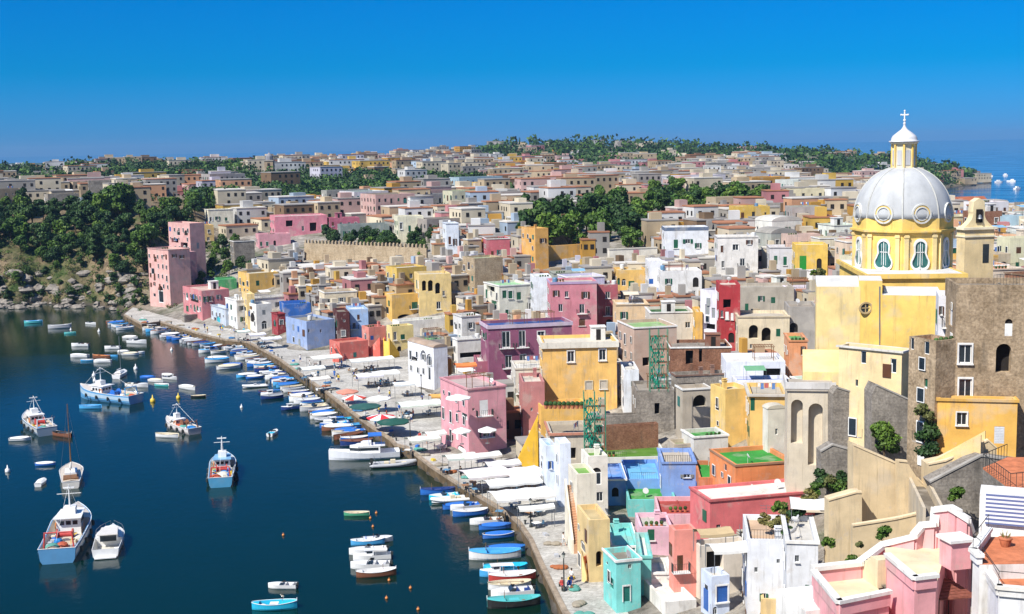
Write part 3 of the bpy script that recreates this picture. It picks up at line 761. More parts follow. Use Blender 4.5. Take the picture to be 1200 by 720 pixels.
# far left end
HH('tower_house', 'tall pink tower house at the left end of the quay, beside the rocky cliff', 173, 197, 222, 293, 362, '#e3aaa0', '#c9b5a8', 42, wL=[(182, 304, 3, 6, 'w'), (179, 318, 4, 7, 'w'), (181, 333, 3, 4, 'w'), (181, 346, 3, 4, 'w'), (188.5, 345, 6, 20, 'a'), (192, 300, 2, 2, 's')], wR=[(204, 300, 3, 4, 'w'), (213, 301, 3, 4, 'w')], clutter=1, cornice=None, shut=BROWN)
HH('house', 'pink upper house with open terraces stepping up behind the pink tower', 197, 222, 239, 262, 300, '#dba49c', '#c9b5a8', 42, D=415, wL=[(209, 273, 4, 6, 'a'), (218, 273, 4, 6, 'a'), (205, 282, 8, 5, 'R'), (216, 288, 8, 7, 'R')], wR=[(232, 288, 3, 7, 'w')], clutter=0)
HH('house', 'house step with shade put into its mauve pink, right side of the pink tower', 196, 213, 230, 296, 318, '#b9828a', '#bfa7a0', 42, D=405, wR=[(219, 304, 3, 4, 'w')], clutter=0)  # mauve wall carries the shade of the tower's right face
0 and HH('retaining_wall', 'grey retaining wall under the pink houses left of the green slope', 198, 200, 233, 313, 352, '#6e7370', '#7b7c74', 40, D=398, wR=[], wL=[], clutter=0, wallmat='stone', cat='wall', depth=4)
HH('house', 'small ochre house peeping out behind the upper pink house', 234, 238, 250, 264, 285, '#d8b36a', '#c9b090', 30, wL=[], clutter=1)
HH('house', 'dark pink quay house with flat pale roof and arched loggia, right of the pink tower', 214, 236, 268, 341, 377, '#cf7c80', '#d6b8aa', 32, wL=[(219, 349, 3, 6, 'w'), (228, 349.5, 9, 9, 'a'), (219.5, 362, 3, 7, 'd'), (228, 363, 3, 6, 'w'), (232, 363, 3, 6, 'w')], wR=[(241, 351, 3, 7, 'w'), (247, 350, 3, 6, 'w'), (256, 348, 3, 5, 'w')], clutter=1)
HH('stone_wall', 'low grey stone wall in front of the dark pink quay house', 214, 216, 244, 370, 381, '#8f8a84', '#a5a098', 30, wR=[], wL=[], clutter=0, wallmat='stone', cat='wall', depth=1.2)
HH('house', 'bright green roofed low hut behind the dark pink quay house', 252, 255, 277, 328, 345, '#3f9a5a', '#4fae6a', 25, clutter=1, wR=[], wL=[])
HH('house', 'pale blue and white low house with a turquoise door by the quay', 247, 264, 273, 362, 383, '#b9c6d6', '#dcdcd8', 32, wL=[(252, 375, 3, 6, 'w'), (256, 376, 4, 10, 'c')], shut=lin('#2fa8b8'), clutter=1)
HH('house', 'white house with an outside stair, between the pale blue house and the ochre strip house', 264, 277, 291, 352, 387, '#dcdcda', '#e2ded6', 32, clutter=3)
HH('house', 'white house with a round arch low on its front, left of the narrow red house', 290, 300, 318, 357, 391, '#e2dfd8', '#e6e2da', 32, wL=[(296, 372, 5, 11, 'a'), (294, 361, 3, 4, 'w')], clutter=2)
HH('house', 'narrow ochre yellow strip house in the white row near the left end of the quay', 284, 289, 298, 345, 388, '#e8c77c', '#e0d6bd', 32, wL=[(287, 362, 2.5, 5, 'w')], clutter=0)
HH('house', 'yellow cube house with an arch, above the white row near the left end', 279, 292, 326, 321, 346, '#e3b54f', '#c8c2b0', 32, wR=[(302, 332, 4, 6, 'w'), (322, 330, 6, 9, 'a')], wL=[(285, 333, 3, 5, 'w')], clutter=1)
HH('house', 'long white house with broad white roof terrace under the yellow cube house', 289, 296, 352, 350, 372, '#e6e3dc', '#eeeae2', 30, clutter=3)
HH('house', 'narrow red house between the white row and the pale blue netted building', 318, 325, 334, 368, 394, '#a03038', '#d0c4ba', 30, wL=[(322, 380, 3, 6, 'w')], clutter=0)
HH('house', 'vivid blue topped house behind the pale blue netted building', 328, 333, 364, 357, 378, '#1f66bd', '#7fa4c8', 32, wR=[], wL=[], clutter=1, ph=.9)
HH('house_under_repair', 'building wrapped in pale blue scaffold netting beside the quay', 335, 359, 392, 377, 411, '#8fa6cf', '#9b978c', 34, wR=[(362, 388, 2, 4, 's'), (376, 388, 2, 4, 's')], wL=[], clutter=2, cat='building')
HH('house', 'house with shadow put into its dark red brown, right behind the pale blue netted building', 391, 395, 409, 366, 408, '#5c2c2c', '#8c8478', 30, clutter=0)  # shadow of the gap between houses put into the wall colour
HH('house', 'sky blue house front with white roof, left of the yellow arched house', 406, 410, 431, 363, 398, '#9dbfe8', '#d8dcde', 28, wR=[(420, 372, 3, 6, 'w'), (415, 382, 4, 7, 'd')], clutter=1)
HH('house', 'salmon red low house with crossing outside stairs facing the square', 386, 398, 431, 402, 425, '#d4695c', '#cf8472', 30, wR=[(416, 416, 4, 6, 'w')], wL=[(392, 413, 3, 6, 'w')], clutter=0)
HH('house', 'salmon pink house with roof railing, stepped above the salmon red low house', 424, 432, 452, 384, 414, '#d98273', '#c98d7a', 28, wR=[(436, 396, 4, 5, 'w')], clutter=2)
HH('house', 'pale yellow house with arched stair on the square under the white balustrade terrace', 453, 459, 484, 383, 417, '#e7cf80', '#efe9dd', 26, wR=[(463, 394, 4, 10, 'w'), (472, 395, 5, 6, 'c'), (468, 411, 5, 10, 'a')], clutter=1, shut=GREEN)
HH('house', 'long white terrace house with a green strip on its balustraded roof', 460, 468, 530, 377, 392, '#e9e6df', '#d9d8c4', 26, wR=[], clutter=2)
HH('house', 'bright yellow house with a big walled courtyard and green door, above the white terrace', 446, 459, 501, 346, 374, '#e2b24a', '#d6ac58', 26, wL=[(454, 364, 3, 8, 'd')], wR=[(486, 358, 7, 8, 'd'), (474, 371, 16, 5, 'A')], clutter=1, shut=GREEN)
HH('house', 'yellow and white house with a row of tall arches behind the bright yellow courtyard house', 486, 491, 528, 322, 368, '#e6c77a', '#d6cdb8', 24, wR=[(497, 335, 5, 12, 'A'), (504.5, 335, 6, 13, 'A'), (513, 338, 6, 13, 'A'), (520, 344, 3, 6, 'w'), (514, 358, 5, 9, 'w')], wL=[], clutter=1)
HH('house', 'white arched facade house with a rounded gable, standing on the square', 478, 508, 524, 408, 458, '#e4e5ea', '#b7a08c', 30, wL=[(496, 417, 7, 13, 'A'), (503, 422, 6, 14, 'A'), (485, 421, 8, 6, 'R'), (503, 438, 3, 16, 'w')], wR=[], clutter=0, gable='vault')
HH('house', 'grey white house with cream roof left of the purple building', 531, 541, 563, 371, 400, '#dcdad6', '#cfc9bf', 22, wL=[(534, 383, 3, 7, 'w')], clutter=2)
HH('house', 'low white house with dark band and terrace, beside the orange awning', 530, 536, 570, 398, 428, '#e3e1dc', '#d9d4c8', 20, wR=[(552, 416, 26, 6, 'R')], clutter=3)
HH('house', 'weathered cream house with green roof and green shutters above the purple building', 567, 585, 623, 335, 374, '#d9d6c6', '#a4d3a0', 22, wR=[(591, 345, 5, 9, 'c'), (598, 345.5, 5, 9, 'c'), (608, 347, 5, 9, 'c'), (603, 367, 5, 6, 'w'), (594, 366, 4, 6, 'w')], wL=[(579, 357, 6, 9, 'c'), (575, 339, 9, 7, 'R')], clutter=1, shut=GREEN)
HH('house', 'tall white house with blue lower door, between green roofed house and large pink house', 622, 625, 646, 325, 374, '#e4e8ec', '#cfd2d0', 18, wR=[(627, 336, 5, 15, 'c'), (629, 354, 8, 11, 'd')], clutter=1, shut=GREEN)
HH('house', 'large dusty pink house with blue railed roof terrace, behind the yellow block', 642, 645, 699, 331, 390, '#d27f8c', '#c9bfb4', 12, wR=[(651.5, 344, 4, 7, 'w'), (664, 345, 4, 7, 'w'), (686, 346, 5, 8, 'w'), (657, 361, 5, 9, 'd'), (682, 362, 6, 11, 'd'), (682, 378, 7, 8, 'c'), (690, 366, 3, 3, 's')], clutter=2, shut=BROWN, cornice=(.1, .5, (.45, .33, .5, 1)))
HH('house', 'dark rose side wing of the large pink house', 698, 700, 724, 334, 372, '#a9525c', '#b8aca0', 15, clutter=2)
HH('house', 'purple house with blue roof terrace and white trimmed cornice', 563, 572, 670, 382, 437, '#93506f', '#3c5c9c', 13, wR=[(593, 398, 10, 20, 'd'), (612, 397, 8, 20, 'd'), (634, 393, 8, 9, 'w'), (596, 424, 8, 15, 'd'), (613, 422, 8, 14, 'd')], wL=[(567, 395, 3, 9, 'w')], clutter=2, cornice=(.2, .7, (.55, .45, .55, 1)), shut=GREEN)
HH('house', 'low mauve wall house under the purple building beside the orange awning', 556, 558, 573, 424, 440, '#a5586c', '#e8e2d8', 13, clutter=1, wR=[], wL=[])
HH('house', 'cream house front with potted terrace below the purple building', 600, 604, 640, 432, 470, '#d8d0c2', '#e0dbd0', 12, wR=[(610, 455, 5, 12, 'd'), (628, 445, 7, 8, 'w')], clutter=3, shut=GREEN)
HH('house', 'dusty rose narrow house between the pink quay house and the yellow block', 609, 612, 638, 448, 510, '#c07a76', '#d8cdbd', 10, wR=[(623, 480, 2.5, 4, 's')], clutter=2)
HH('house', 'big yellow ochre block house with pale flat roof in the middle of town', 633, 636, 722, 402, 474, '#f0bb55', '#ddd6c6', 9, wR=[(669, 418, 8, 13, 'o'), (706, 416, 8, 13, 'o'), (690, 452, 8, 10, 'c'), (707, 451, 8, 10, 'c')], clutter=1, cornice=(.35, 1.0, (.72, .68, .58, 1)), shut=(.55, .5, .42, 1), trimc=(.7, .62, .45, 1))
HH('house', 'yellow lower house with planter terrace under the big yellow block', 628, 634, 688, 476, 514, '#f2bb48', '#cf8f6a', 9, wR=[(652, 505, 3, 4, 's')], wL=[(632, 500, 3, 6, 'w')], clutter=0)
HH('house', 'grey roofed house with terracotta edge right below the yellow lower house', 641, 645, 690, 508, 545, '#c4b9a6', '#a79a86', 9, wR=[(665, 532, 20, 14, 'R')], clutter=1, cornice=(.3, .35, (.5, .22, .15, 1)))
HH('house', 'pink quay house with awnings at its foot and white parasols on its balconies', 516, 548, 592, 456, 538, '#e39aa4', '#c9b6b0', 24, wR=[(567, 478, 10, 18, 'd'), (570, 506, 8, 12, 'd'), (583, 490, 2, 3, 's'), (547+8, 480, 3, 3, 's')], wL=[(524, 513, 3, 7, 'w'), (529.5, 513, 3, 7, 'w'), (544, 488, 7, 7, 'o'), (543, 507, 8, 9, 'd'), (528, 526, 7, 8, 'a'), (541, 527, 10, 9, 'a')], clutter=2, shut=WHITE)
HH('house', 'pale blue white narrow house at the end of the yellow staircase, beside the awning row', 632, 640, 652, 523, 592, '#d5dfec', '#9dbccb', 10, wL=[(634, 545, 3, 10, 'w'), (636, 568, 4, 8, 'w')], wR=[(645, 545, 3, 9, 'w')], clutter=0)
HH('house', 'white blue house with balconies behind the largest cafe awning', 650, 656, 668, 520, 600, '#dde3ee', '#c9cfd4', 9, clutter=1)
HH('house', 'cream house with a long brick stair climbing to it, beside the quay', 666, 676, 698, 556, 648, '#e6dcc6', '#7fae5a', 9, wL=[(671, 630, 7, 22, 'A')], wR=[(684, 560, 3, 14, 'c')], clutter=1, shut=GREEN)
HH('house', 'light cream house wall with green door behind the brick stair', 681, 689, 712, 535, 612, '#e8e2d4', '#6f9a48', 9, wL=[(684.5, 558, 3, 14, 'c')], clutter=1, shut=GREEN)
HH('house', 'tan yellow house with small round tower and arches above the red steps', 676, 690, 714, 610, 690, '#e0c07e', '#cdb98c', 9, wL=[(683, 640, 6, 12, 'a')], wR=[(702, 655, 7, 18, 'A')], clutter=0)
HH('house', 'sky blue front house with arched door under the blue roof terrace', 691, 694, 733, 562, 598, '#6d9fe0', '#6f9fe0', 9, wR=[(702, 569, 14, 10, 'A'), (721, 577, 8, 11, 'a')], clutter=0)
HH('house', 'sky blue house with wide domed blue roof and two wall air conditioners', 730, 734, 777, 562, 578, '#6f9fe0', '#79c0ee', 9, wR=[], wL=[], clutter=1, depth=11)
HH('house', 'periwinkle blue house with roof terrace next to the wide blue roof', 772, 776, 815, 542, 572, '#7d9fe0', '#cbbfae', 9, wR=[(805, 558, 8, 4, 'w')], wL=[], clutter=3, depth=8)
HH('house', 'turquoise house facing the quay with brown slab roof', 707, 722, 750, 657, 722, '#6fd0c8', '#8d8478', 14, wR=[(738, 664, 4, 5, 's'), (734, 696, 8, 18, 'c')], wL=[(712, 680, 3, 8, 'w'), (717, 684, 4, 13, 'w'), (711, 660, 3, 4, 'w')], clutter=1, shut=lin('#1f6b60'))
HH('house', 'turquoise upper house with smooth turquoise roof behind the slab roofed one', 713, 718, 747, 640, 668, '#74cfc8', '#7fd6d0', 12, wR=[], wL=[], clutter=1, depth=9)
HH('house', 'turquoise side wing between the slab roofed turquoise house and the white block', 747, 750, 763, 652, 700, '#74cfc8', '#e8e2da', 12, wR=[], clutter=1)
HH('house', 'pale pink house with one green shuttered window and grey terrace', 745, 750, 788, 618, 648, '#e3b4c4', '#c8c4bc', 10, wR=[(763, 627, 8, 13, 'c')], wL=[], clutter=2, shut=GREEN, depth=6)
HH('house', 'house with rust red roof terrace and bamboo shade, left of the long coral building', 768, 772, 825, 603, 622, '#dfa9b4', '#b2504a', 10, wR=[], clutter=1, depth=8)
HH('house', 'salmon pink tall house wall with dark doorway and hanging washing', 784, 790, 816, 622, 698, '#ef8f7e', '#e08a78', 8, wR=[(797, 660, 7, 18, 'd')], wL=[], clutter=1, shut=BROWN)
HH('house', 'long coral pink building with broad white roof', 809, 832, 955, 586, 625, '#df6a6c', '#efe9e0', 14, wR=[(842, 618, 5, 6, 's')], wL=[], clutter=1, ph=.35, D=138)
HH('house', 'orange house with bright green roof', 832, 862, 931, 545, 562, '#e88842', '#3f9a42', 12, wR=[(928, 541, 3, 8, 'a')], wL=[(838, 532, 2.5, 5, 's'), (850, 548, 3, 8, 'd')], clutter=1, cornice=(.1, .25, (.35, .2, .12, 1)), D=150)
HH('house', 'low house with narrow green roof left of the orange house', 815, 819, 848, 560, 572, '#c8713e', '#3f9a42', 10, wR=[], wL=[], clutter=1, depth=9)
HH('house', 'small white walled house with round green roof behind the orange house', 799, 813, 853, 512, 520, '#d3d0c8', '#439a48', 12, wR=[], wL=[], clutter=1, D=172)
HH('house', 'small grey kiosk house with green and brown patched roof', 782, 790, 814, 521, 540, '#b9a890', '#7e8a5c', 10, wR=[(804, 531, 12, 13, 'w')], wL=[], clutter=0)
HH('house', 'house with grassy green roof terrace behind the blue roofs', 690, 695, 782, 537, 548, '#d6d6ce', '#5f8a34', 9, wR=[], wL=[], clutter=2, depth=9)
HH('house', 'turquoise green terrace house below the two wall air conditioners', 733, 736, 792, 586, 600, '#62c2bc', '#48a048', 9, wR=[], wL=[], clutter=1, depth=8)
HH('retaining_wall', 'rust red brick terrace wall behind the grassy roof', 708, 710, 771, 500, 524, '#9a5138', '#8d5c48', 8, wR=[], wL=[], clutter=0, wallmat='brick', cat='wall', depth=1)
HH('retaining_wall', 'grey stone garden wall above the rust red brick terrace', 706, 709, 774, 488, 503, '#8d877c', '#a39c90', 8, wR=[(771, 479, 6, 14, 'd')], wL=[], clutter=0, wallmat='stone', cat='wall', depth=2)
HH('house', 'rough grey stone ruin with a dark doorway right of the yellow block', 741, 746, 790, 458, 492, '#9a9286', '#a89e90', 8, wR=[(770, 479, 6, 13, 'R')], wL=[], clutter=1, wallmat='stone')
HH('house', 'ruined pale house with a hollow broken wall, between brick houses and yellow terrace house', 792, 800, 832, 456, 492, '#b3a795', '#beb3a2', 10, wR=[(820, 470, 16, 14, 'A')], wL=[], clutter=0)
HH('house', 'white narrow house standing right of the big yellow block', 727, 731, 748, 434, 466, '#e2e6ea', '#d9d6ce', 8, clutter=1, wR=[(741, 450, 3, 6, 'w')])
HH('house', 'beige brick house with light green roof above the green scaffolding', 724, 743, 793, 384, 430, '#c4a692', '#9cc081', 12, wR=[(757, 424, 8, 10, 'R')], wL=[(727, 395, 3, 7, 'w')], clutter=1)
HH('house', 'low brown brick house with two dark doorways behind the green scaffolding', 782, 786, 856, 407, 434, '#8a5a44', '#8c8478', 8, wR=[(808, 419, 9, 16, 'R'), (821, 416, 4, 17, 'R')], wL=[], clutter=1, wallmat='brick', roofmat='stone')
HH('house', 'pinkish brick ruin wing right of the low brown brick house', 786, 792, 860, 440, 462, '#8c6a5a', '#b2a596', 8, wR=[(805, 452, 20, 5, 'R')], wL=[], clutter=2, wallmat='stone')
HH('house', 'cream house with dark green felt roof above the brown brick house', 757, 762, 812, 366, 401, '#d2cabb', '#3f6b3a', 10, wR=[(806, 381, 6, 7, 'w')], wL=[], clutter=1)
HH('house', 'apricot house with red awning left of the dark green roof', 719, 722, 760, 357, 386, '#e3c090', '#e2ddd2', 10, clutter=2)
HH('house', 'white lilac front house attached to the narrow red house', 821, 841, 858, 341, 396, '#dcdbe8', '#e3dfda', 40, wL=[(834, 341, 5, 10, 'a'), (829, 363, 5, 12, 'c'), (836, 367, 4, 12, 'c'), (831, 383, 14, 7, 'R')], wR=[(848, 352, 4, 6, 'w')], clutter=1, shut=GREY)
HH('house', 'narrow red house in the right middle of town with a small balcony', 840, 843, 867, 334, 404, '#b02830', '#d6cabc', 14, wR=[(852, 356, 9, 10, 'R'), (846, 368, 3, 8, 'w'), (852, 370, 4, 9, 'c'), (858, 371, 3, 8, 'c'), (857, 396, 7, 12, 'a')], clutter=1, shut=WHITE)
HH('house', 'weathered stone topped house with green door right of the narrow red house', 864, 868, 930, 337, 372, '#b0a696', '#beb5a5', 8, wR=[(875, 363, 4, 14, 'c'), (906, 352, 5, 7, 'w'), (892, 350, 4, 6, 'w')], wL=[], clutter=2, shut=GREEN)
HH('house', 'cream house with three big arches in a row beside the narrow red house', 861, 865, 925, 371, 410, '#dccba8', '#c9bfae', 8, wR=[(869, 386, 9, 15, 'A'), (883, 389, 11, 16, 'A'), (898, 392, 11, 16, 'A'), (866, 403, 2.5, 5, 'w'), (870, 404, 2.5, 4, 'w'), (880, 406, 2.5, 5, 'w'), (912, 390, 5, 9, 'c')], wL=[], clutter=1, shut=GREEN)
HH('house', 'grey house with green arched windows left of the church walls', 920, 924, 958, 360, 400, '#a29c94', '#ab9f90', 10, wR=[(930, 384, 10, 11, 'a'), (954, 387, 7, 11, 'a'), (951, 361, 2, 3, 's')], wL=[], clutter=1, shut=GREEN)
HH('house', 'yellow narrow house wedged left of the white lilac front', 812, 815, 823, 366, 398, '#e3b03c', '#d8cdb4', 10, wR=[(816, 380, 3, 8, 'w')], clutter=0)
HH('house', 'orange house with green roof squeezed against the yellow church wall', 920, 925, 946, 399, 428, '#e0925a', '#5aa05a', 12, wR=[(941, 411, 3, 10, 'w')], clutter=1)
HH('house', 'small yellow house with white slab roof and blue washed terrace', 846, 851, 920, 424, 452, '#dfe3ee', '#efece6', 10, wR=[(853, 432, 5, 12, 'c'), (905, 438, 20, 12, 'R'), (914, 446, 5, 9, 'c')], wL=[], clutter=1, shut=GREEN)
HH('house', 'house with a vivid blue terrace floor under the white slab roof', 858, 862, 926, 446, 462, '#e8e8ee', '#4a6ed0', 10, wR=[], wL=[], clutter=1, depth=4)
HH('house', 'yellow terrace house with green shutters left of the tall arcade', 833, 850, 878, 457, 500, '#e6bf62', '#d5c9a8', 16, wL=[(840, 478, 5, 6, 'w')], wR=[], clutter=2)
HH('house', 'yellow house with projecting grey roof slab beside the tall arcade', 876, 879, 921, 462, 506, '#e6b95a', '#bdb6a8', 10, wR=[(882, 474, 5, 15, 'c')], clutter=1, shut=GREEN, cornice=(.4, .3, (.55, .52, .47, 1)))
HH('house', 'rounded white block between the yellow houses and the tall arcade', 894, 900, 921, 480, 535, '#ddd6c8', '#d2cbbd', 10, wR=[(910, 506, 3, 7, 's')], wL=[], clutter=0, gable='vault', D=158)
# bottom right
HH('house', 'low white house with curved white roof at the bottom edge', 754, 780, 816, 706, 725, '#e6e2da', '#f0ece4', 12, wL=[(762, 716, 4, 15, 'c')], wR=[], clutter=1, depth=8, shut=GREEN)
HH('house', 'small white block with flat white roof left of the salmon wall', 759, 762, 786, 671, 694, '#e8e3da', '#f2eee6', 10, wR=[], wL=[], clutter=1, depth=5)
HH('house', 'white house with vivid blue balcony shutters below the straw awning', 822, 834, 854, 676, 724, '#c9d4e8', '#dcd6ca', 14, wL=[(827, 692, 5, 14, 'w')], wR=[(846, 696, 13, 19, 'c'), (833+5, 716, 5, 9, 'a')], clutter=1, shut=BLUE)
HH('house', 'terrace house with straw and white awnings beside the big grey white wall', 812, 820, 876, 640, 690, '#d9cdbc', '#cfc2b0', 12, wR=[(838, 657, 20, 22, 'R')], wL=[], clutter=2, depth=6)
HH('house', 'large plain grey white house wall with cracks at the bottom edge', 872, 876, 924, 632, 724, '#d8dadf', '#d8b89a', 10, wR=[(912, 658, 4, 5, 's'), (886, 668, 4, 6, 's'), (895, 700, 5, 9, 'w')], wL=[], clutter=3)
HH('house', 'white grey house flank with roof plants between the cracked wall and the tan planters', 918, 922, 958, 634, 722, '#d6d8dc', '#d6d2ca', 10, wR=[(934, 655, 5, 8, 'w'), (946, 690, 5, 9, 'c')], wL=[], clutter=3, D=113)
HH('house', 'small tan yellow garden house at the bottom edge left of the pink terraces', 889, 892, 932, 702, 726, '#d9b777', '#d8c08e', 8, wR=[], wL=[], clutter=0)
# right side
0 and HH('retaining_wall', '', 962, 965, 1010, 528, 585, '#6f6a62', '#857e72', -4, wR=[], wL=[], clutter=0, wallmat='stone', cat='wall', D=131, depth=4)
# mid slope
HH('house', 'stone beige tower house with green flat roof in the middle of the slope', 542, 556, 589, 303, 345, '#b59f80', '#b2bd98', 24, wL=[(549, 312, 3, 9, 'w'), (547, 330, 5, 10, 'w')], wR=[], clutter=1, wallmat='tan')
HH('house', 'rose red house with mauve band above the beige tower house', 566, 570, 597, 280, 303, '#c4606c', '#c8a8b0', 20, wR=[(585, 296, 3, 6, 'w'), (577, 297, 3, 5, 'w')], clutter=1)
HH('house', 'yellow ochre house with tall arch at the left edge of the walled garden', 611, 627, 642, 268, 318, '#dfa440', '#cfc6b4', 24, wL=[(621, 282, 3, 5, 'w'), (619, 310, 3, 9, 'w')], wR=[(636, 282, 4, 5, 'w'), (630, 303, 9, 13, 'a'), (626+4, 310, 3, 8, 'w')], clutter=1)
HH('house', 'brown bare block with white roof room beside the yellow ochre house', 641, 643, 676, 259, 292, '#8c7458', '#d5d0c8', 10, wR=[], wL=[], clutter=2, wallmat='old')
HH('garden_wall', 'long yellow garden wall right of the yellow ochre house', 635, 638, 714, 289, 308, '#e3ae48', '#e3b860', 5, wR=[], wL=[], clutter=0, cat='wall', depth=1.5)
HH('garden_wall', 'long white garden wall in front of the dense green garden', 712, 714, 770, 292, 306, '#dfd8c8', '#e2dccf', 5, wR=[], wL=[], clutter=0, cat='wall', depth=1.5)
HH('house', 'white house with dark band cornice at the right end of the green garden', 776, 779, 830, 267, 302, '#dfe2e8', '#c4c0b8', 12, wR=[(792, 286, 5, 10, 'c'), (806, 283, 6, 5, 'w'), (818, 288, 4, 6, 'w')], clutter=1, cornice=(.06, .9, (.12, .16, .24, 1)), shut=GREEN)
HH('house', 'tall white house with small balconies in the upper right of town', 838, 841, 888, 278, 323, '#dedad4', '#d0c9be', 12, wR=[(846, 292, 3, 8, 'w'), (862, 290, 7, 7, 'w'), (878, 284, 4, 5, 'w'), (847, 310, 3, 8, 'w'), (870, 308, 6, 10, 'd')], clutter=2)
HH('house', 'yellow house with two arched openings and green doors in the upper middle of town', 720, 723, 758, 317, 342, '#dfb050', '#d6c8a2', 14, wR=[(725, 330, 3, 8, 'a'), (731, 331, 5, 8, 'a'), (740, 334, 7, 9, 'c')], clutter=1, shut=GREEN)
HH('house', 'white house with a blue square sign panel right of the arched yellow house', 757, 760, 776, 306, 342, '#e2e2e4', '#d9d7d0', 12, wR=[(763, 312, 4, 12, 'w'), (763, 330, 5, 6, 'c')], clutter=1, shut=BLUE)
HH('house', 'white terraced house of three steps below the dark band cornice house', 771, 775, 822, 318, 345, '#e3e1de', '#ddd8cf', 12, clutter=4)
HH('house', 'yellow house with bright green arched doors and a flowered terrace near the church', 929, 932, 970, 287, 325, '#e5bb38', '#e8e4dc', 14, wR=[(941, 309, 8, 18, 'c'), (960, 309, 6, 12, 'a')], clutter=1, shut=lin('#2a8a34'))
HH('house', 'grey white house with dark windows left of the yellow house with green arched doors', 899, 902, 931, 290, 318, '#cfcdd0', '#c4c0ba', 12, wR=[(909, 305, 4, 10, 'c'), (920, 306, 4, 10, 'c')], clutter=1, shut=GREEN)
HH('house', 'long pink house with white roofs and red loggias on the upper left slope', 316, 322, 383, 254, 280, '#db8292', '#e6ddd6', 18, wR=[(339, 262, 8, 7, 'R'), (367, 266, 8, 10, 'R'), (355, 268, 3, 6, 'w'), (378, 267, 3, 6, 'w')], clutter=0)
HH('house', 'long pink house end, shade put into its deep pink, beside the grey green house', 383, 386, 421, 256, 272, '#b05a72', '#ddd3cc', 18, clutter=1)  # shade on this end is put into the deeper pink
HH('house', 'grey green house with white ground floor under the shade toned pink end', 396, 399, 456, 264, 282, '#7e8a86', '#98a09a', 16, wR=[(406, 275, 4, 8, 'w'), (420, 275, 4, 8, 'w'), (432, 276, 4, 8, 'w')], clutter=1)
HH('house', 'white and pale yellow house row end above the battlemented wall', 462, 466, 496, 254, 285, '#e2dcbc', '#d8d3c6', 18, wR=[(470, 265, 3, 8, 'w'), (480, 268, 3, 7, 'c'), (490, 268, 4, 7, 'w')], clutter=1, shut=GREEN)
HH('house', 'tall pale blue white house right of the evergreen strip', 519, 523, 537, 262, 300, '#dce4ee', '#cfd4d8', 18, wR=[(527, 282, 3, 9, 'c'), (533, 284, 2.5, 8, 'w')], clutter=1)
HH('house', 'rose house with small green windows at the left end of the battlemented wall', 300, 303, 340, 275, 292, '#d896a0', '#ddd0ca', 20, wR=[(304+2, 286, 2.5, 5, 'c'), (313, 286, 2.5, 5, 'c'), (322, 285, 3, 6, 'a')], clutter=1, shut=GREEN)
HH('house', 'pale house with lime yellow roof edge above the stone wall on the upper left', 240, 244, 273, 246, 264, '#e6e0c8', '#d8cf9c', 22, wR=[(247, 257, 2.5, 5, 'w'), (255, 256, 3, 4, 'w'), (265, 257, 3, 4, 'w')], clutter=2)
HH('stone_wall', 'rough grey stone bastion wall right of the green slope', 270, 274, 298, 283, 312, '#7e776e', '#8e887c', 24, wR=[], wL=[], clutter=0, wallmat='stone', cat='wall', depth=6)
HH('house', 'long shaded villa with arched windows on the upper left plateau', 178, 184, 246, 231, 248, '#a1937e', '#a8a294', 12, wL=[], wR=[(187+k*6.5, 239, 3, 6, 'a') for k in range(9)], clutter=2, D=640)
HH('house', 'grey villa with a dark vaulted portal among the trees on the upper left', 52, 56, 92, 228, 248, '#8d857a', '#6f6c68', 12, wR=[(68, 240, 12, 8, 'A'), (84, 243, 3, 5, 'w')], clutter=2, D=560)
HH('house', 'pale blue grey villa beside the vaulted portal villa', 92, 95, 116, 232, 250, '#7e8c98', '#9aa0a2', 12, clutter=1, D=552)
HH('house', 'brown stone blank house at the far left edge above the cliff', -8, -4, 27, 222, 249, '#8a7a64', '#9a8e7c', 12, wL=[], clutter=1, D=556)

HH('house', 'cream house with grey flat roof in front of the domed church', 984, 1057, 1067, 412, 462, '#e8cd94', '#c2bfba', 48, wL=[(1012, 419, 6, 15, 'o'), (1047, 429, 7, 17, 'o'), (1004, 449, 3, 8, 's')], wR=[], clutter=1, D=134, cornice=(.25, .2, (.6, .58, .54, 1)))
HH('house', 'tall weathered brown building on the right edge', 1108, 1121, 1240, 334, 470, '#8a765e', '#8f8a7a', -10, wL=[(1114, 372, 4, 20, 'w')], wR=[(1131, 415, 15, 22, 'o'), (1131, 455, 15, 22, 'o'), (1182, 384, 9, 20, 'a'), (1176, 420, 18, 34, 'A')], clutter=1, D=118, wallmat='old', roofmat='stone', shut=WHITE)
HH('house', 'brown weathered house with terracotta terrace, left of the tall brown building', 1066, 1097, 1123, 400, 470, '#94826c', '#d98a64', 24, wL=[(1086, 408, 6, 15, 'o'), (1069, 403, 4, 14, 'w'), (1085, 450, 4, 12, 'w')], wR=[], clutter=1, D=117, wallmat='old')
HH('house', 'white flank house squeezed between terracotta terrace and tall brown building', 1098, 1100, 1121, 347, 400, '#d8d8de', '#cfcac0', -8, wR=[(1103, 364, 3, 10, 'w'), (1114, 372, 5, 22, 'd')], clutter=1, D=124, depth=5)
HH('house', 'bright yellow lower house with barred window under the tall brown building', 1097, 1099, 1192, 467, 545, '#efb53a', '#bfa888', -10, wR=[(1127, 491, 12, 15, 'o'), (1171, 510, 12, 20, 'c')], wL=[], clutter=1, D=116.8, depth=1.6, shut=(.6, .62, .65, 1))
SC = (.30, .28, .25, 1); CW = tuple(v*.9 for v in lin('#dcc6a0')[:3])+(1,)
poly_wall('retaining_wall', 'grey stained concrete retaining wall below the yellow church, left panel', [(976, 462), (981, 455), (1022, 467), (1022, 545), (976, 545)], 138, 3, SC, 'stone')
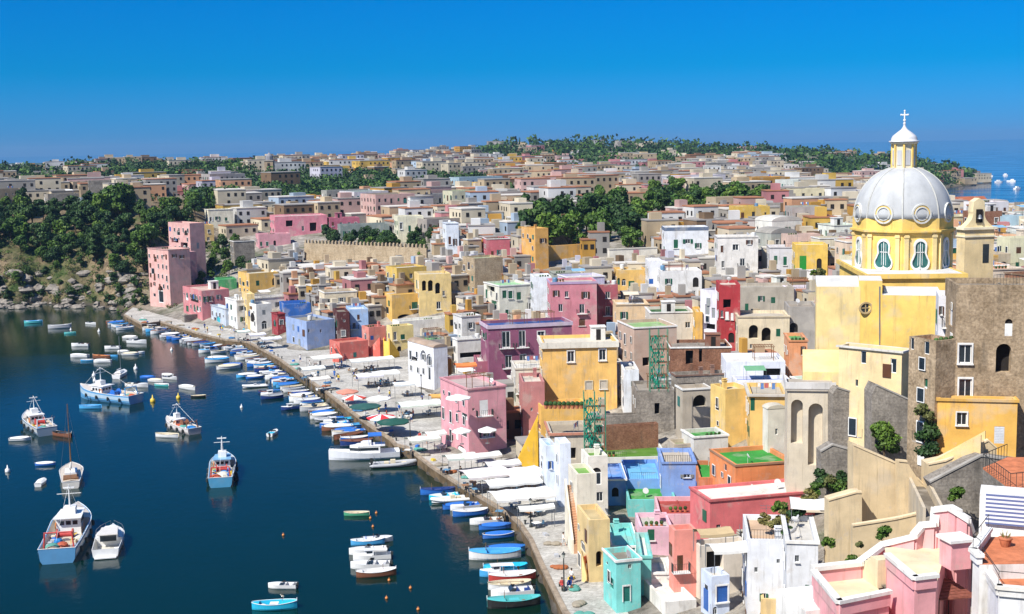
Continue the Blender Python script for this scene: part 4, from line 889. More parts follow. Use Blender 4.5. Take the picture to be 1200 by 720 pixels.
poly_wall('retaining_wall', 'tall grey stained retaining wall behind the big round bush', [(1022, 462), (1027, 452), (1094, 482), (1094, 560), (1022, 560)], 131, 3, SC, 'stone')
poly_wall('retaining_wall', 'cream garden wall below the big round bush, with a drain pipe', [(1000, 522), (1053, 545), (1062, 556), (1066, 680), (1000, 680)], 114, 2, CW)
poly_wall('retaining_wall', 'pale triangular garden wall beside the climbing steps', [(1053, 541), (1063, 542), (1076, 562), (1108, 596), (1112, 660), (1053, 660)], 112.5, 1, CW)
poly_wall('retaining_wall', 'cream wall left of the drain pipe, over the small terrace with the blue door', [(971, 587), (1003, 578), (1010, 578), (1010, 690), (971, 690)], 112, 1.6, CW)
poly_wall('garden_wall', 'low tan wall of the garden bed behind the pink terraces', [(999, 617), (1050, 609), (1085, 601), (1093, 607), (1093, 650), (999, 650)], 106, .5, CW)
poly_wall('retaining_wall', 'pale sloping wall under the yellow lower house', [(1088, 545), (1108, 541), (1158, 517), (1168, 526), (1168, 600), (1088, 600)], 111, 2, CW)
poly_wall('stone_wall', 'rough grey masonry slope with dark vault below the stone terrace on the right', [(1090, 566), (1150, 535), (1215, 545), (1215, 650), (1135, 650), (1108, 600)], 108.5, 2, SC, 'stone', 'wall')
poly_wall('retaining_wall', 'grey wall with satellite dish between the tall arcade and the cream garden wall', [(962, 530), (976, 522), (1003, 530), (1006, 600), (962, 600)], 126, 2, SC, 'stone')
# ------------------------------------------------------------------ the domed church
YEL = tuple(v*.92 for v in lin('#f2cd72')[:3])+(1,); YELP = tuple(v*.92 for v in lin('#efd596')[:3])+(1,)
CREAM = tuple(v*.9 for v in lin('#efe3c4')[:3])+(1,)
def church():
    Dc = 165.0
    cx, _, _ = atD(1057, 290, Dc)
    zof = lambda py: atD(1057, py, Dc)[2]
    root = empty('church', (cx, Dc, zof(540)), rad(-17)); z0 = zof(540)
    tag(root, 'yellow domed church with a pale ribbed dome, lantern and cross', 'church')
    Z = lambda py: zof(py)-z0
    view = math.atan2(-Dc, -cx)-rad(-17)         # local azimuth towards the photographer
    a0 = view+rad(22.5)
    Rd = 55.5/F*Dc
    # drum: an eight sided yellow wall with bulb-shaped windows; corner pilasters
    zb, zt = Z(318), Z(272)
    mb = MB()
    n = 8; rr = Rd*1.0
    vtx = [(rr*math.cos(a0+math.pi/4*(k+.5)), rr*math.sin(a0+math.pi/4*(k+.5))) for k in range(n)]
    mb.prism(vtx, zb, zt)
    build(mb, 'drum', [M_plaster], root, YEL)
    for k in range(n):
        a = a0+math.pi/4*(k+.5)
        for da in (-.085, .085):
            p = MB(); x, y = rr*math.cos(a+da)*1.0, rr*math.sin(a+da)
            M = Matrix.Translation((x*.985, y*.985, 0)) @ Matrix.Rotation(a+(.39 if da > 0 else -.39), 4, 'Z')
            p.box(-.1, .16, -.26, .26, zb+.3, zt, 0, M); p.box(-.1, .24, -.33, .33, zt-.35, zt-.05, 0, M); p.box(-.1, .24, -.33, .33, zb, zb+.35, 0, M)
            build(p, 'pilaster', [M_plaster], root, YELP)
    # windows: a round head over a wider two-lobed foot, as a raised white surround around green glass
    ap = rr*math.cos(math.pi/8)
    for k in range(n):
        a = a0+math.pi/4*k
        M = Matrix.Rotation(a, 4, 'Z') @ Matrix.Translation((ap, 0, (zb+zt)/2-.1))
        def bulb(s, gx):
            pts = []
            for i in range(9):
                t = math.pi*i/8; pts.append((.55*s*math.cos(t), 1.15+.55*s*math.sin(t)))
            pts.append((-.5*s, .3)); 
            for i in range(10):
                t = math.pi*(.75+i*.11); pts.append((-.45+.5*s*math.cos(t), -.85+.55*s*math.sin(t)))
            pts.append((0, -1.15))
            for i in range(10):
                t = math.pi*(1.26+i*.11); pts.append((.45+.5*s*math.cos(t), -.85+.55*s*math.sin(t)))
            pts.append((.5*s, .3))
            return pts
        def plate(pts, d0, d1, m):
            q = len(pts); vs = [(d1, x, z) for x, z in pts]+[(d0, x, z) for x, z in pts]
            vs = [M @ Vector(v) for v in vs]
            fs = [tuple(range(q))]+[(i, i+q, (i+1) % q+q, (i+1) % q) for i in range(q)]
            m.add(vs, fs)
        s1 = MB(); outer = bulb(1.55, 0); inner = bulb(1.22, 0); q = len(outer)
        vo = [M @ Vector((.22, x, z*1.08)) for x, z in outer]; vi = [M @ Vector((.22, x, z)) for x, z in inner]
        vo0 = [M @ Vector((-.05, x, z*1.08)) for x, z in outer]; vi0 = [M @ Vector((-.02, x, z)) for x, z in inner]
        s1.add(vo+vi+vo0+vi0, [(i, (i+1) % q, (i+1) % q+q, i+q) for i in range(q)]+[(i, i+2*q, (i+1) % q+2*q, (i+1) % q) for i in range(q)]+[(i+q, (i+1) % q+q, (i+1) % q+3*q, i+3*q) for i in range(q)])
        w = MB(); plate(bulb(1.25, 0), -.05, .05, w)
        wo = build(w, 'window', [flat('green_church_glass', (.03, .12, .11), .25, .5, var=.5, sc=.8)] if k == 0 else [bpy.data.materials['green_church_glass']], root)
        build(s1, 'surround', [M_plaster], wo, (.8, .79, .76, 1))
        f = MB(); f.box(.05, .12, -.04, .04, -1.2, 1.7, 0, M); f.box(.05, .12, -.5, .5, .42, .5, 0, M)
        for y in (-.28, .28): f.box(.05, .1, y-.02, y+.02, -1.2, 1.5, 0, M)
        build(f, 'frame', [M_paint], wo, WHITE)
    # cornice and attic band
    c = MB()
    def octo(r): return [(r*math.cos(a0+math.pi/4*(k+.5)), r*math.sin(a0+math.pi/4*(k+.5))) for k in range(n)]
    c.prism(octo(rr*1.03), zt, zt+.3); c.prism(octo(rr*1.075), zt+.3, zt+.55); c.prism(octo(rr*1.03), zt+.55, zt+.62)
    build(c, 'cornice', [M_plaster], root, tuple(v*.95 for v in YEL[:3])+(1,))
    b = MB(); b.prism(octo(rr*1.02), zt+.62, Z(254)); build(b, 'attic_band', [M_plaster], root, YEL)
    DG = (.45, .46, .465, 1)
    zd0, zd1 = Z(254), Z(197)
    hd = zd1-zd0
    prof = [(Rd*1.0, 0)]
    for i in range(1, 15):
        t = math.pi/2*i/15; prof.append((Rd*.995*math.cos(t)**.95, hd*1.03*math.sin(t)))
    prof = [p for p in prof if p[0] > 1.55 and p[1] < hd]+[(1.6, hd)]
    d = MB(); d.lathe(prof, 64, c=(0, 0, zd0))
    dm, dnt, db = mat('dome_render', .7, .25)
    oi = N(dnt, 'ShaderNodeObjectInfo'); nn1 = noise(dnt, .6, 7, pos_vec(dnt, (1, 1, .35)), .6)
    rr1 = ramp(dnt, nn1.outputs['Fac'], [(.3, (.8,)*3), (.7, (1.1,)*3)])
    dnt.links.new(mixc(dnt, 1, oi.outputs['Color'], rr1.outputs['Color'], 'MULTIPLY'), db.inputs['Base Color'])
    build(d, 'dome', [dm], root, DG, smooth=True)
    for k in range(8):
        a = a0+math.pi/4*(k+.5); m = MB()
        for p, q in zip(prof[:-1], prof[1:]):
            for s in (1,):
                P = (p[0]*1.003*math.cos(a), p[0]*1.003*math.sin(a), zd0+p[1]); Q = (q[0]*1.003*math.cos(a), q[0]*1.003*math.sin(a), zd0+q[1])
                m.tube(P, Q, .11, 6)
        build(m, 'dome_rib', [M_plaster], root, (.5, .5, .47, 1))
    # round gabled oculi around the foot of the dome
    for k in range(8):
        a = a0+math.pi/4*k
        M = Matrix.Rotation(a, 4, 'Z') @ Matrix.Translation((ap*1.03, 0, zd0+.65)) @ Matrix.Rotation(math.pi/2, 4, 'Y')
        def ring(r0, r1, d0, d1, sx=1.0, mi=0, m=None):
            o = len(m.v); q = 20; vs = []
            for r, d in ((r0, d0), (r0, d1), (r1, d1), (r1, d0)):
                for i in range(q):
                    t = 2*math.pi*i/q; vs.append(M @ Vector((r*math.cos(t), r*math.sin(t)*sx, d)))
            fs = [(j*q+i, j*q+(i+1) % q, ((j+1) % 4)*q+(i+1) % q, ((j+1) % 4)*q+i) for j in range(4) for i in range(q)]
            m.add(vs, fs, mi)
        m = MB(); ring(.88, 1.06, -1.6, .16, 1, 0, m)
        oo = build(m, 'oculus', [M_plaster], root, YEL)
        m2 = MB(); ring(.74, .88, -.3, .26, 1.0, 0, m2); ring(1.07, 1.26, -1.6, .24, 1, 0, m2); build(m2, 'surround', [M_plaster], oo, (.6, .6, .57, 1))
        m3 = MB(); q = 20
        m3.add([M @ Vector((.85*math.cos(2*math.pi*i/q), .85*math.sin(2*math.pi*i/q), .12)) for i in range(q)], [tuple(range(q))]); build(m3, 'panel', [M_plaster], oo, (.58, .6, .62, 1))
    # lantern
    l = MB(); rl = 1.45
    zl0, zl1 = Z(198), Z(169)
    l.lathe([(rl*1.12, zl0-.15), (rl*1.12, zl0+.15), (rl, zl0+.15), (rl, zl1), (rl*1.15, zl1), (rl*1.22, zl1+.2), (rl*1.1, zl1+.25)], 8, a0=a0+math.pi/8)
    lo = build(l, 'lantern', [M_plaster], root, CREAM)
    for k in range(8):
        a = a0+math.pi/4*k; M = Matrix.Rotation(a, 4, 'Z') @ Matrix.Translation((rl*math.cos(math.pi/8), 0, (zl0+zl1)/2))
        m = MB(); m.box(0, .06, -.28, .28, -1.0, .75, 0, M); m.lathe([(.28, 0)], 3)
        m = MB(); m.box(0, .06, -.3, .3, -1.1, .8, 0, M); build(m, 'lantern_window', [M_plaster], lo, (.5, .52, .55, 1))
        a += math.pi/8; M = Matrix.Rotation(a, 4, 'Z') @ Matrix.Translation((rl, 0, (zl0+zl1)/2))
        m = MB(); m.box(-.1, .14, -.12, .12, -(zl1-zl0)/2+.15, (zl1-zl0)/2, 0, M); build(m, 'pilaster', [M_plaster], lo, YEL)
    m = MB(); ht = Z(149)-zl1
    m.lathe([(rl*1.3, zl1+.25), (rl*1.3, zl1+.4), (rl*1.1, zl1+.45), (rl*1.12, zl1+.7), (rl*.98, zl1+1.05), (rl*.6, zl1+1.5), (rl*.28, zl1+1.85), (rl*.12, zl1+2.2), (.13, zl1+2.5), (.2, zl1+2.6), (.1, zl1+2.75)], 24)
    build(m, 'lantern_roof', [dm], lo, (.62, .62, .64, 1), smooth=True)
    m = MB(); zc = zl1+2.7
    m.tube((0, 0, zc), (0, 0, zc+1.5), .09, 8)
    cv = Matrix.Rotation(view+math.pi/2, 4, 'Z'); m.box(-.42, .42, -.06, .06, zc+.92, zc+1.08, 0, cv); m.blob((0, 0, zc+.3), .18); 
    for p in ((-.42, 1.0), (.42, 1.0), (0, 1.5)): m.blob(tuple(cv @ Vector((p[0], 0, zc+p[1]))), .12)
    build(m, 'cross', [M_paint], root, (.75, .75, .73, 1))
    return root
CH = church()
CHM = CH.matrix_basis.copy(); CHI = CHM.inverted()
def cblock(name, x0, xm, x1, yt, yb, th, D, col, roofc=None, depth=None, slope=0, opsR=None, opsL=None, eave=None, mats=None):
    """a block of the church body, seen in the photo at these pixels, added as a part"""
    A, t, L1, L2, zt, zb = solve(x0, xm, x1, yt, yb, th, D, depth)
    M = CHI @ (Matrix.Translation((A[0], A[1], zb)) @ Matrix.Rotation(t, 4, 'Z'))
    H = zt-zb; mb = MB()
    oR = pix_ops(A, t, zb, 'R', opsR or []); oL = pix_ops(A, t, zb, 'L', opsL or [])
    wall_face(mb, (0, 0, 0), (1, 0, 0), (0, -1, 0), L1, 0, H, oR)
    wall_face(mb, (0, 0, 0), (0, 1, 0), (-1, 0, 0), L2, 0, H, oL)
    mb.add([(0, L2, 0), (L1, L2, 0), (L1, 0, 0), (L1, 0, H), (L1, L2, H), (0, L2, H)], [(0, 1, 4, 5), (1, 2, 3, 4)])
    o = build(mb, name, mats or [M_plaster, M_dark], CH, col); o.matrix_local = M
    r = MB()
    r.add([(-.003, -.003, H), (L1, -.003, H), (L1, L2, H+slope), (-.003, L2, H+slope), (-.003, L2, H-.1), (L1, L2, H-.1)], [(0, 1, 2, 3), (0, 3, 4), (1, 5, 2), (3, 2, 5, 4)])
    ro = build(r, 'roof', [M_roof], o, roofc or (.6, .59, .56, 1))
    if eave:
        e = MB(); w, h = eave
        e.box(-w, L1+w, -w, -.003, H-h, H+.05); e.box(-w, -.003, -.003, L2+w, H-h, H+.05); e.box(L1+.003, L1+w, -.003, L2, H-h, H+.05)
        build(e, 'cornice', [M_plaster], o, tuple(v*.9 for v in YEL[:3])+(1,))
    HBOX.append((x0, x1, yt, yb, A[1]))
    p = rect_pts(A, t, L1, L2)
    for i in range(3):
        for j in range(3):
            q = p[0]+(p[1]-p[0])*((i+.5)/3)+(p[3]-p[0])*((j+.5)/3); FOOT.append((q.x, q.y, 3))
    return o, H, L1, L2
cblock('crossing_block', 984, 1017, 1129, 322, 410, -5, 155, YEL, (.66, .65, .62, 1), eave=(.4, .5))
cblock('left_wing', 957, 957, 1008, 336, 500, -3, 150, YELP, (.66, .65, .62, 1), depth=7, slope=.6)
cblock('apse_wall', 1007, 1007, 1034, 329, 420, -3, 149.0, YEL, (.66, .65, .62, 1), depth=5.8)
cblock('right_transept', 1034, 1034, 1104, 346, 420, -3, 147.5, YEL, (.7, .69, .66, 1), depth=6)
cblock('lower_wing', 941, 941, 985, 436, 500, -3, 146, YELP, YELP, depth=4, slope=2)
cblock('ledge', 1036, 1036, 1100, 340, 347, -3, 149.5, (.68, .67, .64, 1), (.7, .69, .66, 1), depth=4)
ob = MB(); A = atD(1014, 361, 148.7)
Mo = CHI @ Matrix.Translation(A) @ Matrix.Rotation(rad(10), 4, 'Z')
for r0, r1, m in ((.62, .85, 0),):
    q = 18; vs = []
    for r, d in ((r0, 0), (r0, -.18), (r1, -.18), (r1, 0)):
        for i in range(q): t = 2*math.pi*i/q; vs.append((r*math.cos(t), d, r*.85*math.sin(t)))
    ob.add(vs, [(j*q+i, j*q+(i+1) % q, ((j+1) % 4)*q+(i+1) % q, ((j+1) % 4)*q+i) for j in range(4) for i in range(q)])
ob.add([(.62*math.cos(2*math.pi*i/18), -.03, .53*math.sin(2*math.pi*i/18)) for i in range(18)], [tuple(range(17, -1, -1))], 1)
ob.box(-.05, .05, -.1, -.04, -.5, .5, 0); ob.box(-.55, .55, -.1, -.04, -.05, .05, 0)
o = build(ob, 'round_window', [M_plaster, M_glass], CH, (.5, .38, .2, 1)); o.matrix_local = Mo
for xx, dd in ((1005.5, 149.2), (1031, 147.4)):
    m = MB(); t0 = CHI @ Vector(atD(xx, 336, dd)); b0 = CHI @ Vector(atD(xx, 418, dd)); m.tube(t0, b0, .09, 6); build(m, 'drain_pipe', [M_metal], CH)
# bell gable of the church front, seen behind the dome's right side
def bell_gable():
    D = 190; A = atD(1145, 380, D); s = D/F
    root = empty('bell_gable', A, rad(12)); tag(root, 'cream baroque bell gable with scroll sides behind the right of the dome', 'bell gable')
    H = (380-268)*s
    mb = MB(); w = 19*s; mb.box(-w, w, 0, 2.2, 0, H)
    build(mb, 'wall', [M_plaster], root, tuple(v for v in lin('#dcc596')[:3])+(1,))
    c = MB(); c.box(-w*1.15, w*1.15, -.3, 2.4, H, H+.35); c.box(-w*1.05, w*1.05, -.2, 2.3, H-1.1, H-.85); build(c, 'cornice', [M_plaster], root, CREAM)
    g = MB(); pts = []
    for i in range(9): t = i/8; pts.append((-w*(1-t)**1.8-w*.42*t-.0, H+.35+t*30*s*.6))
    L = pts+[(-w*.36, H+.35+30*s), (0, H+.35+34*s), (w*.36, H+.35+30*s)]+[(-x, z) for x, z in reversed(pts)]
    n = len(L); vs = [(x, .3, z) for x, z in L]+[(x, 1.6, z) for x, z in L]
    g.add(vs, [tuple(range(n-1, -1, -1)), tuple(range(n, 2*n))]+[(i, (i+1) % n, (i+1) % n+n, i+n) for i in range(n)])
    build(g, 'scroll_gable', [M_plaster], root, tuple(v for v in lin('#e2cfa4')[:3])+(1,))
    b = MB(); b.box(-.5, .5, .1, .28, H+1, H+3.0, 0); build(b, 'bell_opening', [M_dark], root)
    bl = MB(); bl.lathe([(.4, 0), (.3, .15), (.22, .5), (.1, .62)], 10, c=(0, .05, H+1.6)); build(bl, 'bell', [M_metal], root)
    d = MB(); d.box(.6, 1.6, -.04, .02, H-5, H-2.2); build(d, 'window', [M_glass], root)
bell_gable()
# ------------------------------------------------------------------ arcade below the church
def arcade():
    A, t, L1, L2, zt, zb = solve(921, 923, 976, 458, 600, 4, 141, depth=6)
    root = empty('arcade', (A[0], A[1], zb), t); tag(root, 'tall cream arcade with two high arches and a grey parapet terrace below the church', 'arcade')
    H = zt-zb; mb = MB()
    oR = [(.4, 1.7, H-6.0, H-1.0, 'A'), (2.3, 3.9, H-8.5, H-1.4, 'A')]
    wall_face(mb, (0, 0, 0), (1, 0, 0), (0, -1, 0), L1, 0, H, oR)
    wall_face(mb, (0, 0, 0), (0, 1, 0), (-1, 0, 0), L2, 0, H, [])
    mb.add([(0, L2, 0), (L1, L2, 0), (L1, 0, 0), (L1, 0, H), (L1, L2, H), (0, L2, H)], [(0, 1, 4, 5), (1, 2, 3, 4)])
    build(mb, 'wall', [M_plaster, M_plaster], root, lin('#cfc3ae'))
    r = MB(); r.box(-.2, L1+.2, -.2, L2, H, H+.25); build(r, 'terrace', [M_roof], root, (.45, .4, .34, 1))
    p = MB(); p.box(-.25, L1+.25, -.25, -.05, H+.25, H+1.0); p.box(-.25, -.05, -.05, L2, H+.25, H+1.0); build(p, 'parapet', [M_plaster], root, (.62, .6, .58, 1))
    bt = MB(); bt.prism([(L1-.1, -.8), (L1+.9, -.8), (L1+.9, 0), (L1-.1, 0)], 0, H*.55); build(bt, 'buttress', [M_plaster], root, lin('#c4b8a4'))
    HBOX.append((918, 976, 455, 560, A[1])); FOOT.append((A[0]+2, A[1]+2, 4))
arcade()
# ------------------------------------------------------------------ battlemented garden wall on the slope
def battlement():
    P0 = hit(357, 305); P1 = hit(500, 309)
    a = Vector((P0[0], P0[1], 0)); b = Vector((P1[0], P1[1], 0)); 
    za = atD(357, 285, P0[1])[2]; zb2 = atD(500, 291, P1[1])[2]
    root = empty('battlemented_wall', (a.x, a.y, P0[2]-2), math.atan2(b.y-a.y, b.x-a.x)); tag(root, 'long beige wall with a row of small round merlons below the evergreen strip', 'wall')
    L = (b-a).length; n = 7; mb = MB()
    for i in range(n):
        x0, x1 = L*i/n, L*(i+1)/n; z = za+(zb2-za)*(i+.5)/n-root.location.z
        mb.box(x0, x1, 0, .6, 0, z)
    build(mb, 'wall', [M_tan], root)
    k = 0; x = .6
    while x < L-.5:
        i = int(x/L*n); z = za+(zb2-za)*(i+.5)/n-root.location.z
        m = MB(); m.box(-.32, .32, 0, .55, 0, .9); m.lathe([(.3, .9), (.25, 1.1), (.1, 1.2)], 8, c=(0, .27, 0))
        if k == 0: me = m.mesh('merlon', [M_tan])
        link('merlon', me, root, None, (x, .02, z)); x += L/34; k += 1
    HBOX.append((357, 500, 285, 310, P0[1]))
battlement()
# ------------------------------------------------------------------ pink terraces (bottom right)
PK = tuple(v*.95 for v in lin('#eba9ad')[:3])+(1,); WT = (.78, .76, .72, 1); FL = tuple(v*.9 for v in lin('#e4d6b2')[:3])+(1,)
def wall_run(root, pts, thick, z0, col, name='parapet', capc=WT, capw=.1, caph=.22):
    """pts: (x, y, ztop) in local metres; one wall with a white rounded cap that follows its top"""
    w = MB(); c = MB()
    for p, q in zip(pts[:-1], pts[1:]):
        d = Vector((q[0]-p[0], q[1]-p[1], 0)); L = d.length
        if L < 1e-3: continue
        d /= L; n = Vector((-d.y, d.x, 0))*thick/2
        def sec(t, za, zb, m, e, k):
            P = Vector((p[0], p[1], 0)); Q = Vector((q[0], q[1], 0)); nn = n.normalized()*(thick/2+e)
            P = P-d*e; Q = Q+d*e
            vs = [P-nn, Q-nn, Q+nn, P+nn]
            v = [(a.x, a.y, z) for a, z in zip(vs, za)]+[(a.x, a.y, z) for a, z in zip(vs, zb)]
            m.add(v, [(3, 2, 1, 0), (4, 5, 6, 7), (0, 1, 5, 4), (2, 3, 7, 6), (0, 4, 7, 3), (1, 2, 6, 5)])
        sec(0, (z0,)*4, (p[2], q[2], q[2], p[2]), w, 0, 0)
        sec(0, (p[2]-.02, q[2]-.02, q[2]-.02, p[2]-.02), (p[2]+caph, q[2]+caph, q[2]+caph, p[2]+caph), c, capw, 0)
    o = build(w, name, [M_plaster], root, col); build(c, 'coping', [M_plaster], o, capc); return o
def L3(M, px, py, D):
    return M @ Vector(atD(px, py, D))
def pink_terrace():
    O = atD(982, 742, 92); root = empty('terrace_house', O, rad(14)); tag(root, 'pink terrace house with stepped white topped parapets and two cream floors', 'house')
    I = root.matrix_basis.inverted()
    # lower floor: front corner (982,702) left corner (953,668)
    def pz(px, py, z):
        x, y = atz(px, py, z); return I @ Vector((x, y, z))
    zf = 19.3   # lower terrace floor height
    q = [pz(983, 706, zf+.9), pz(1042, 694, zf+.9), pz(1050, 672, zf+.9), pz(1036, 664, zf+.9), pz(954, 671, zf+.9)]
    k = zf-O[2]
    body = MB()
    P = [(v.x, v.y) for v in q]
    c0, c1 = Vector(P[0]), Vector(P[1]); c4 = Vector(P[4]); u = (c1-c0).normalized(); 
    back = c4+u*((c1-c0).length*1.15); P2 = [tuple(c0), tuple(c1), tuple(back), tuple(c4)]
    body.prism(P2, -12, k); build(body, 'wall', [M_plaster], root, PK)
    f = MB(); f.prism([(x, y) for x, y in P2], k, k+.03); build(f, 'floor', [M_roof], root, FL)
    kk = k+.85
    wall_run(root, [(*c4, kk), (*c0, kk), (*c1, kk)], .3, k, PK)
    # upper floor: higher and farther right
    zu = zf+2.0; k2 = zu-O[2]
    c = [pz(1072, 679, zu+.7), pz(1097, 676, zu+.7), pz(1110, 645, zu), pz(1050, 650, zu), pz(1040, 652, zu+.7)]
    P3 = [(c[4].x, c[4].y), (c[0].x, c[0].y), (c[1].x, c[1].y), (c[2].x+1, c[2].y+1.5), (c[3].x, c[3].y+1.5)]
    b2 = MB(); b2.prism(P3, -12, k2); build(b2, 'upper_wall', [M_plaster], root, PK)
    f2 = MB(); f2.prism([(x, y) for x, y in P3], k2, k2+.03); build(f2, 'upper_floor', [M_roof], root, FL)
    wall_run(root, [(P3[0][0], P3[0][1], k2+.7), (P3[1][0], P3[1][1], k2+.7), (P3[2][0], P3[2][1], k2+.7)], .28, k2, PK)
    # back wall: rises in curved steps to the right, from (954,668) over (1030,640), (1080,625), (1098,600) to (1115,597)
    def on(px, py, ref_z):      # world point on the back line
        x, y = atz(px, py, ref_z); return x, y
    pl = [(954, 668, zf+.95), (1008, 662, zf+1.0), (1034, 641, zf+1.9), (1072, 630, zf+2.9), (1080, 618, zf+3.5), (1095, 616, zf+3.7), (1096, 600, zf+4.6), (1113, 597, zf+4.9), (1122, 602, zf+4.9), (1134, 612, zf+4.4), (1137, 628, zf+3.3)]
    line = []
    a0 = pz(954, 668, zf+.95); 
    y0 = a0.y
    for px, py, z in pl:
        v = pz(px, py, z); line.append((v.x, v.y, v.z))
    wall_run(root, line, .34, -8, PK, 'back_wall', capw=.14, caph=.3)
    # steps between the floors
    st = MB(); s0 = pz(1015, 675, zf); s1 = pz(1038, 658, zu)
    n = 7; dv = (s1-s0)
    for i in range(n):
        t = i/n; p = s0+dv*t; st.box(p.x-.45, p.x+.5, p.y-.1, p.y+.9, k, k+(zu-zf)*(i+1)/n)
    build(st, 'steps', [M_plaster], root, FL)
    h = MB(); v = pz(1119, 664, zu); h.box(v.x-.75, v.x+.75, v.y-.7, v.y+.7, k2, k2+1.9); build(h, 'stair_hut', [M_plaster], root, PK)
    h = MB(); h.box(v.x-.95, v.x+.95, v.y-.9, v.y+.9, k2+1.9, k2+2.1); build(h, 'stair_hut_roof', [M_plaster], root, WT)
    nb = MB(); v = pz(1117, 622, zf+2.6); 
    # white side block with the low roof, left of the corner
    v = pz(950, 700, zf-1.2); s = MB(); s.box(v.x-1.6, v.x+1.6, v.y-2.4, v.y+2.2, -12, v.z); build(s, 'side_block', [M_plaster], root, WT)
    HBOX.append((935, 1140, 597, 720, 92))
pink_terrace()
def pergola_roof():
    D = 84; z = atD(1080, 692, D)[2]
    root = empty('pergola', (atD(1080, 700, D)[0], D, z-2.6), rad(10)); tag(root, 'reed and brown shade roof on poles in front of the pink terraces', 'pergola')
    a = MB(); a.box(-2.1, .3, -1.9, 1.7, 2.5, 2.58); build(a, 'reed_mat', [flat('reed', (.16, .15, .12), .9, .1, var=.5, sc=6)], root)
    a = MB(); a.box(.35, 3.0, -1.9, 1.9, 2.52, 2.6)
    for k in range(7): a.box(.35, 3.0, -1.8+k*.55, -1.74+k*.55, 2.6, 2.65)
    build(a, 'brown_slats', [flat('brown_slats', (.2, .07, .05), .8, .2, var=.3, sc=4)], root)
    for x in (-2, .3, 2.9):
        for y in (-1.8, 1.6):
            m = MB(); m.tube((x, y, -1), (x, y, 2.5), .04, 5); build(m, 'pole', [M_iron], root)
    m = MB(); m.box(-3, 4.5, -3, 2, -6, -.6)
    t = build(m, 'terrace_block', [M_plaster], None, (.6, .5, .42, 1)); t.location = root.location; t.rotation_euler = root.rotation_euler; t.name = 'house'; tag(t, 'plain terrace block under the reed shade roof', 'house')
    # white chairs and a table on that terrace
pergola_roof()
def terracotta_terrace():
    O = atD(1130, 660, 92); root = empty('terrace_house', (O[0], O[1], O[2]-8), rad(-22)); tag(root, 'terrace house with terracotta tiled floors, white walls and thin railings on the right edge', 'house')
    I = root.matrix_basis.inverted()
    def pz(px, py, z):
        x, y = atz(px, py, z); return I @ Vector((x, y, z))
    tm = flat('terracotta_tiles', (.50, .17, .08), .8, .2, var=.25, sc=1.5)
    z1 = 22.0; 
    P = [pz(1150, 668, z1), pz(1170, 698, z1), pz(1260, 706, z1), pz(1240, 632, z1), pz(1150, 640, z1)]
    k = P[0].z
    b = MB(); b.prism([(p.x, p.y) for p in P], k-12, k); build(b, 'wall', [M_plaster], root, (.74, .75, .78, 1))
    f = MB(); f.prism([(p.x, p.y) for p in P], k, k+.03); build(f, 'tile_floor', [tm], root)
    wall_run(root, [(p.x, p.y, k+.45) for p in (P[4], P[0], P[1], P[2])], .3, k, (.74, .74, .74, 1))
    # raised rear part
    z2 = z1+1.0; Q = [pz(1140, 655, z2), pz(1148, 662, z2), pz(1260, 660, z2), pz(1250, 628, z2), pz(1158, 630, z2)]
    k2 = Q[0].z
    b = MB(); b.prism([(p.x, p.y) for p in Q], k-10, k2); build(b, 'upper_wall', [M_plaster], root, (.76, .75, .73, 1))
    f = MB(); f.prism([(p.x, p.y) for p in Q], k2, k2+.03); build(f, 'upper_tile_floor', [tm], root)
    wall_run(root, [(p.x, p.y, k2+.5) for p in (Q[4], Q[0], Q[1])], .35, k2, (.74, .74, .74, 1))
    r = MB(); rail_mb(r, [(p.x, p.y, k+.65) for p in (P[0], P[1], P[2])], .9, 3.0, .02); rail_mb(r, [(p.x, p.y, k2+.7) for p in (Q[4], Q[0], Q[1])], .9, 2.5, .02)
    build(r, 'railing', [M_iron], root)
    v = pz(1205, 625, z2)
    w = MB(); w.box(v.x-3.2, v.x+3, v.y-.1, v.y+2.6, k2-2, k2+2.5); build(w, 'rear_wall', [M_plaster], root, (.78, .77, .75, 1))
    sm, snt, sb = mat('striped_canvas', .9, .1); g = N(snt, 'ShaderNodeNewGeometry'); wv = N(snt, 'ShaderNodeTexWave', wave_type='BANDS', bands_direction='Z'); wv.inputs['Scale'].default_value = 1.1
    snt.links.new(g.outputs['Position'], wv.inputs['Vector']); rr = ramp(snt, wv.outputs['Fac'], [(.45, (.7, .7, .72)), (.55, (.12, .15, .3))]); snt.links.new(rr.outputs['Color'], sb.inputs['Base Color'])
    w = MB(); w.box(v.x-2.8, v.x+2.9, v.y-.35, v.y-.2, k2+.5, k2+2.6); build(w, 'striped_awning', [sm], root)
    HBOX.append((1130, 1210, 590, 720, 90))
terracotta_terrace()
def roof_pot(px, py, z):
    x, y = atz(px, py, z); root = empty('flower_pot', (x, y, z), 0); tag(root, 'large terracotta pot with a dry plant on the tiled terrace', 'flower pot')
    m = MB(); m.lathe([(.28, 0), (.42, .5), (.45, .5), (.45, .58)], 14); build(m, 'pot', [M_terracotta], root)
    m = MB()
    for k in range(14): a = k*.9; m.tube((.1*math.cos(a), .1*math.sin(a), .55), (.35*math.cos(a), .35*math.sin(a), .8+.1*(k % 3)), .02, 3)
    build(m, 'plant', [M_dry], root)
roof_pot(1178, 640, 23.05)
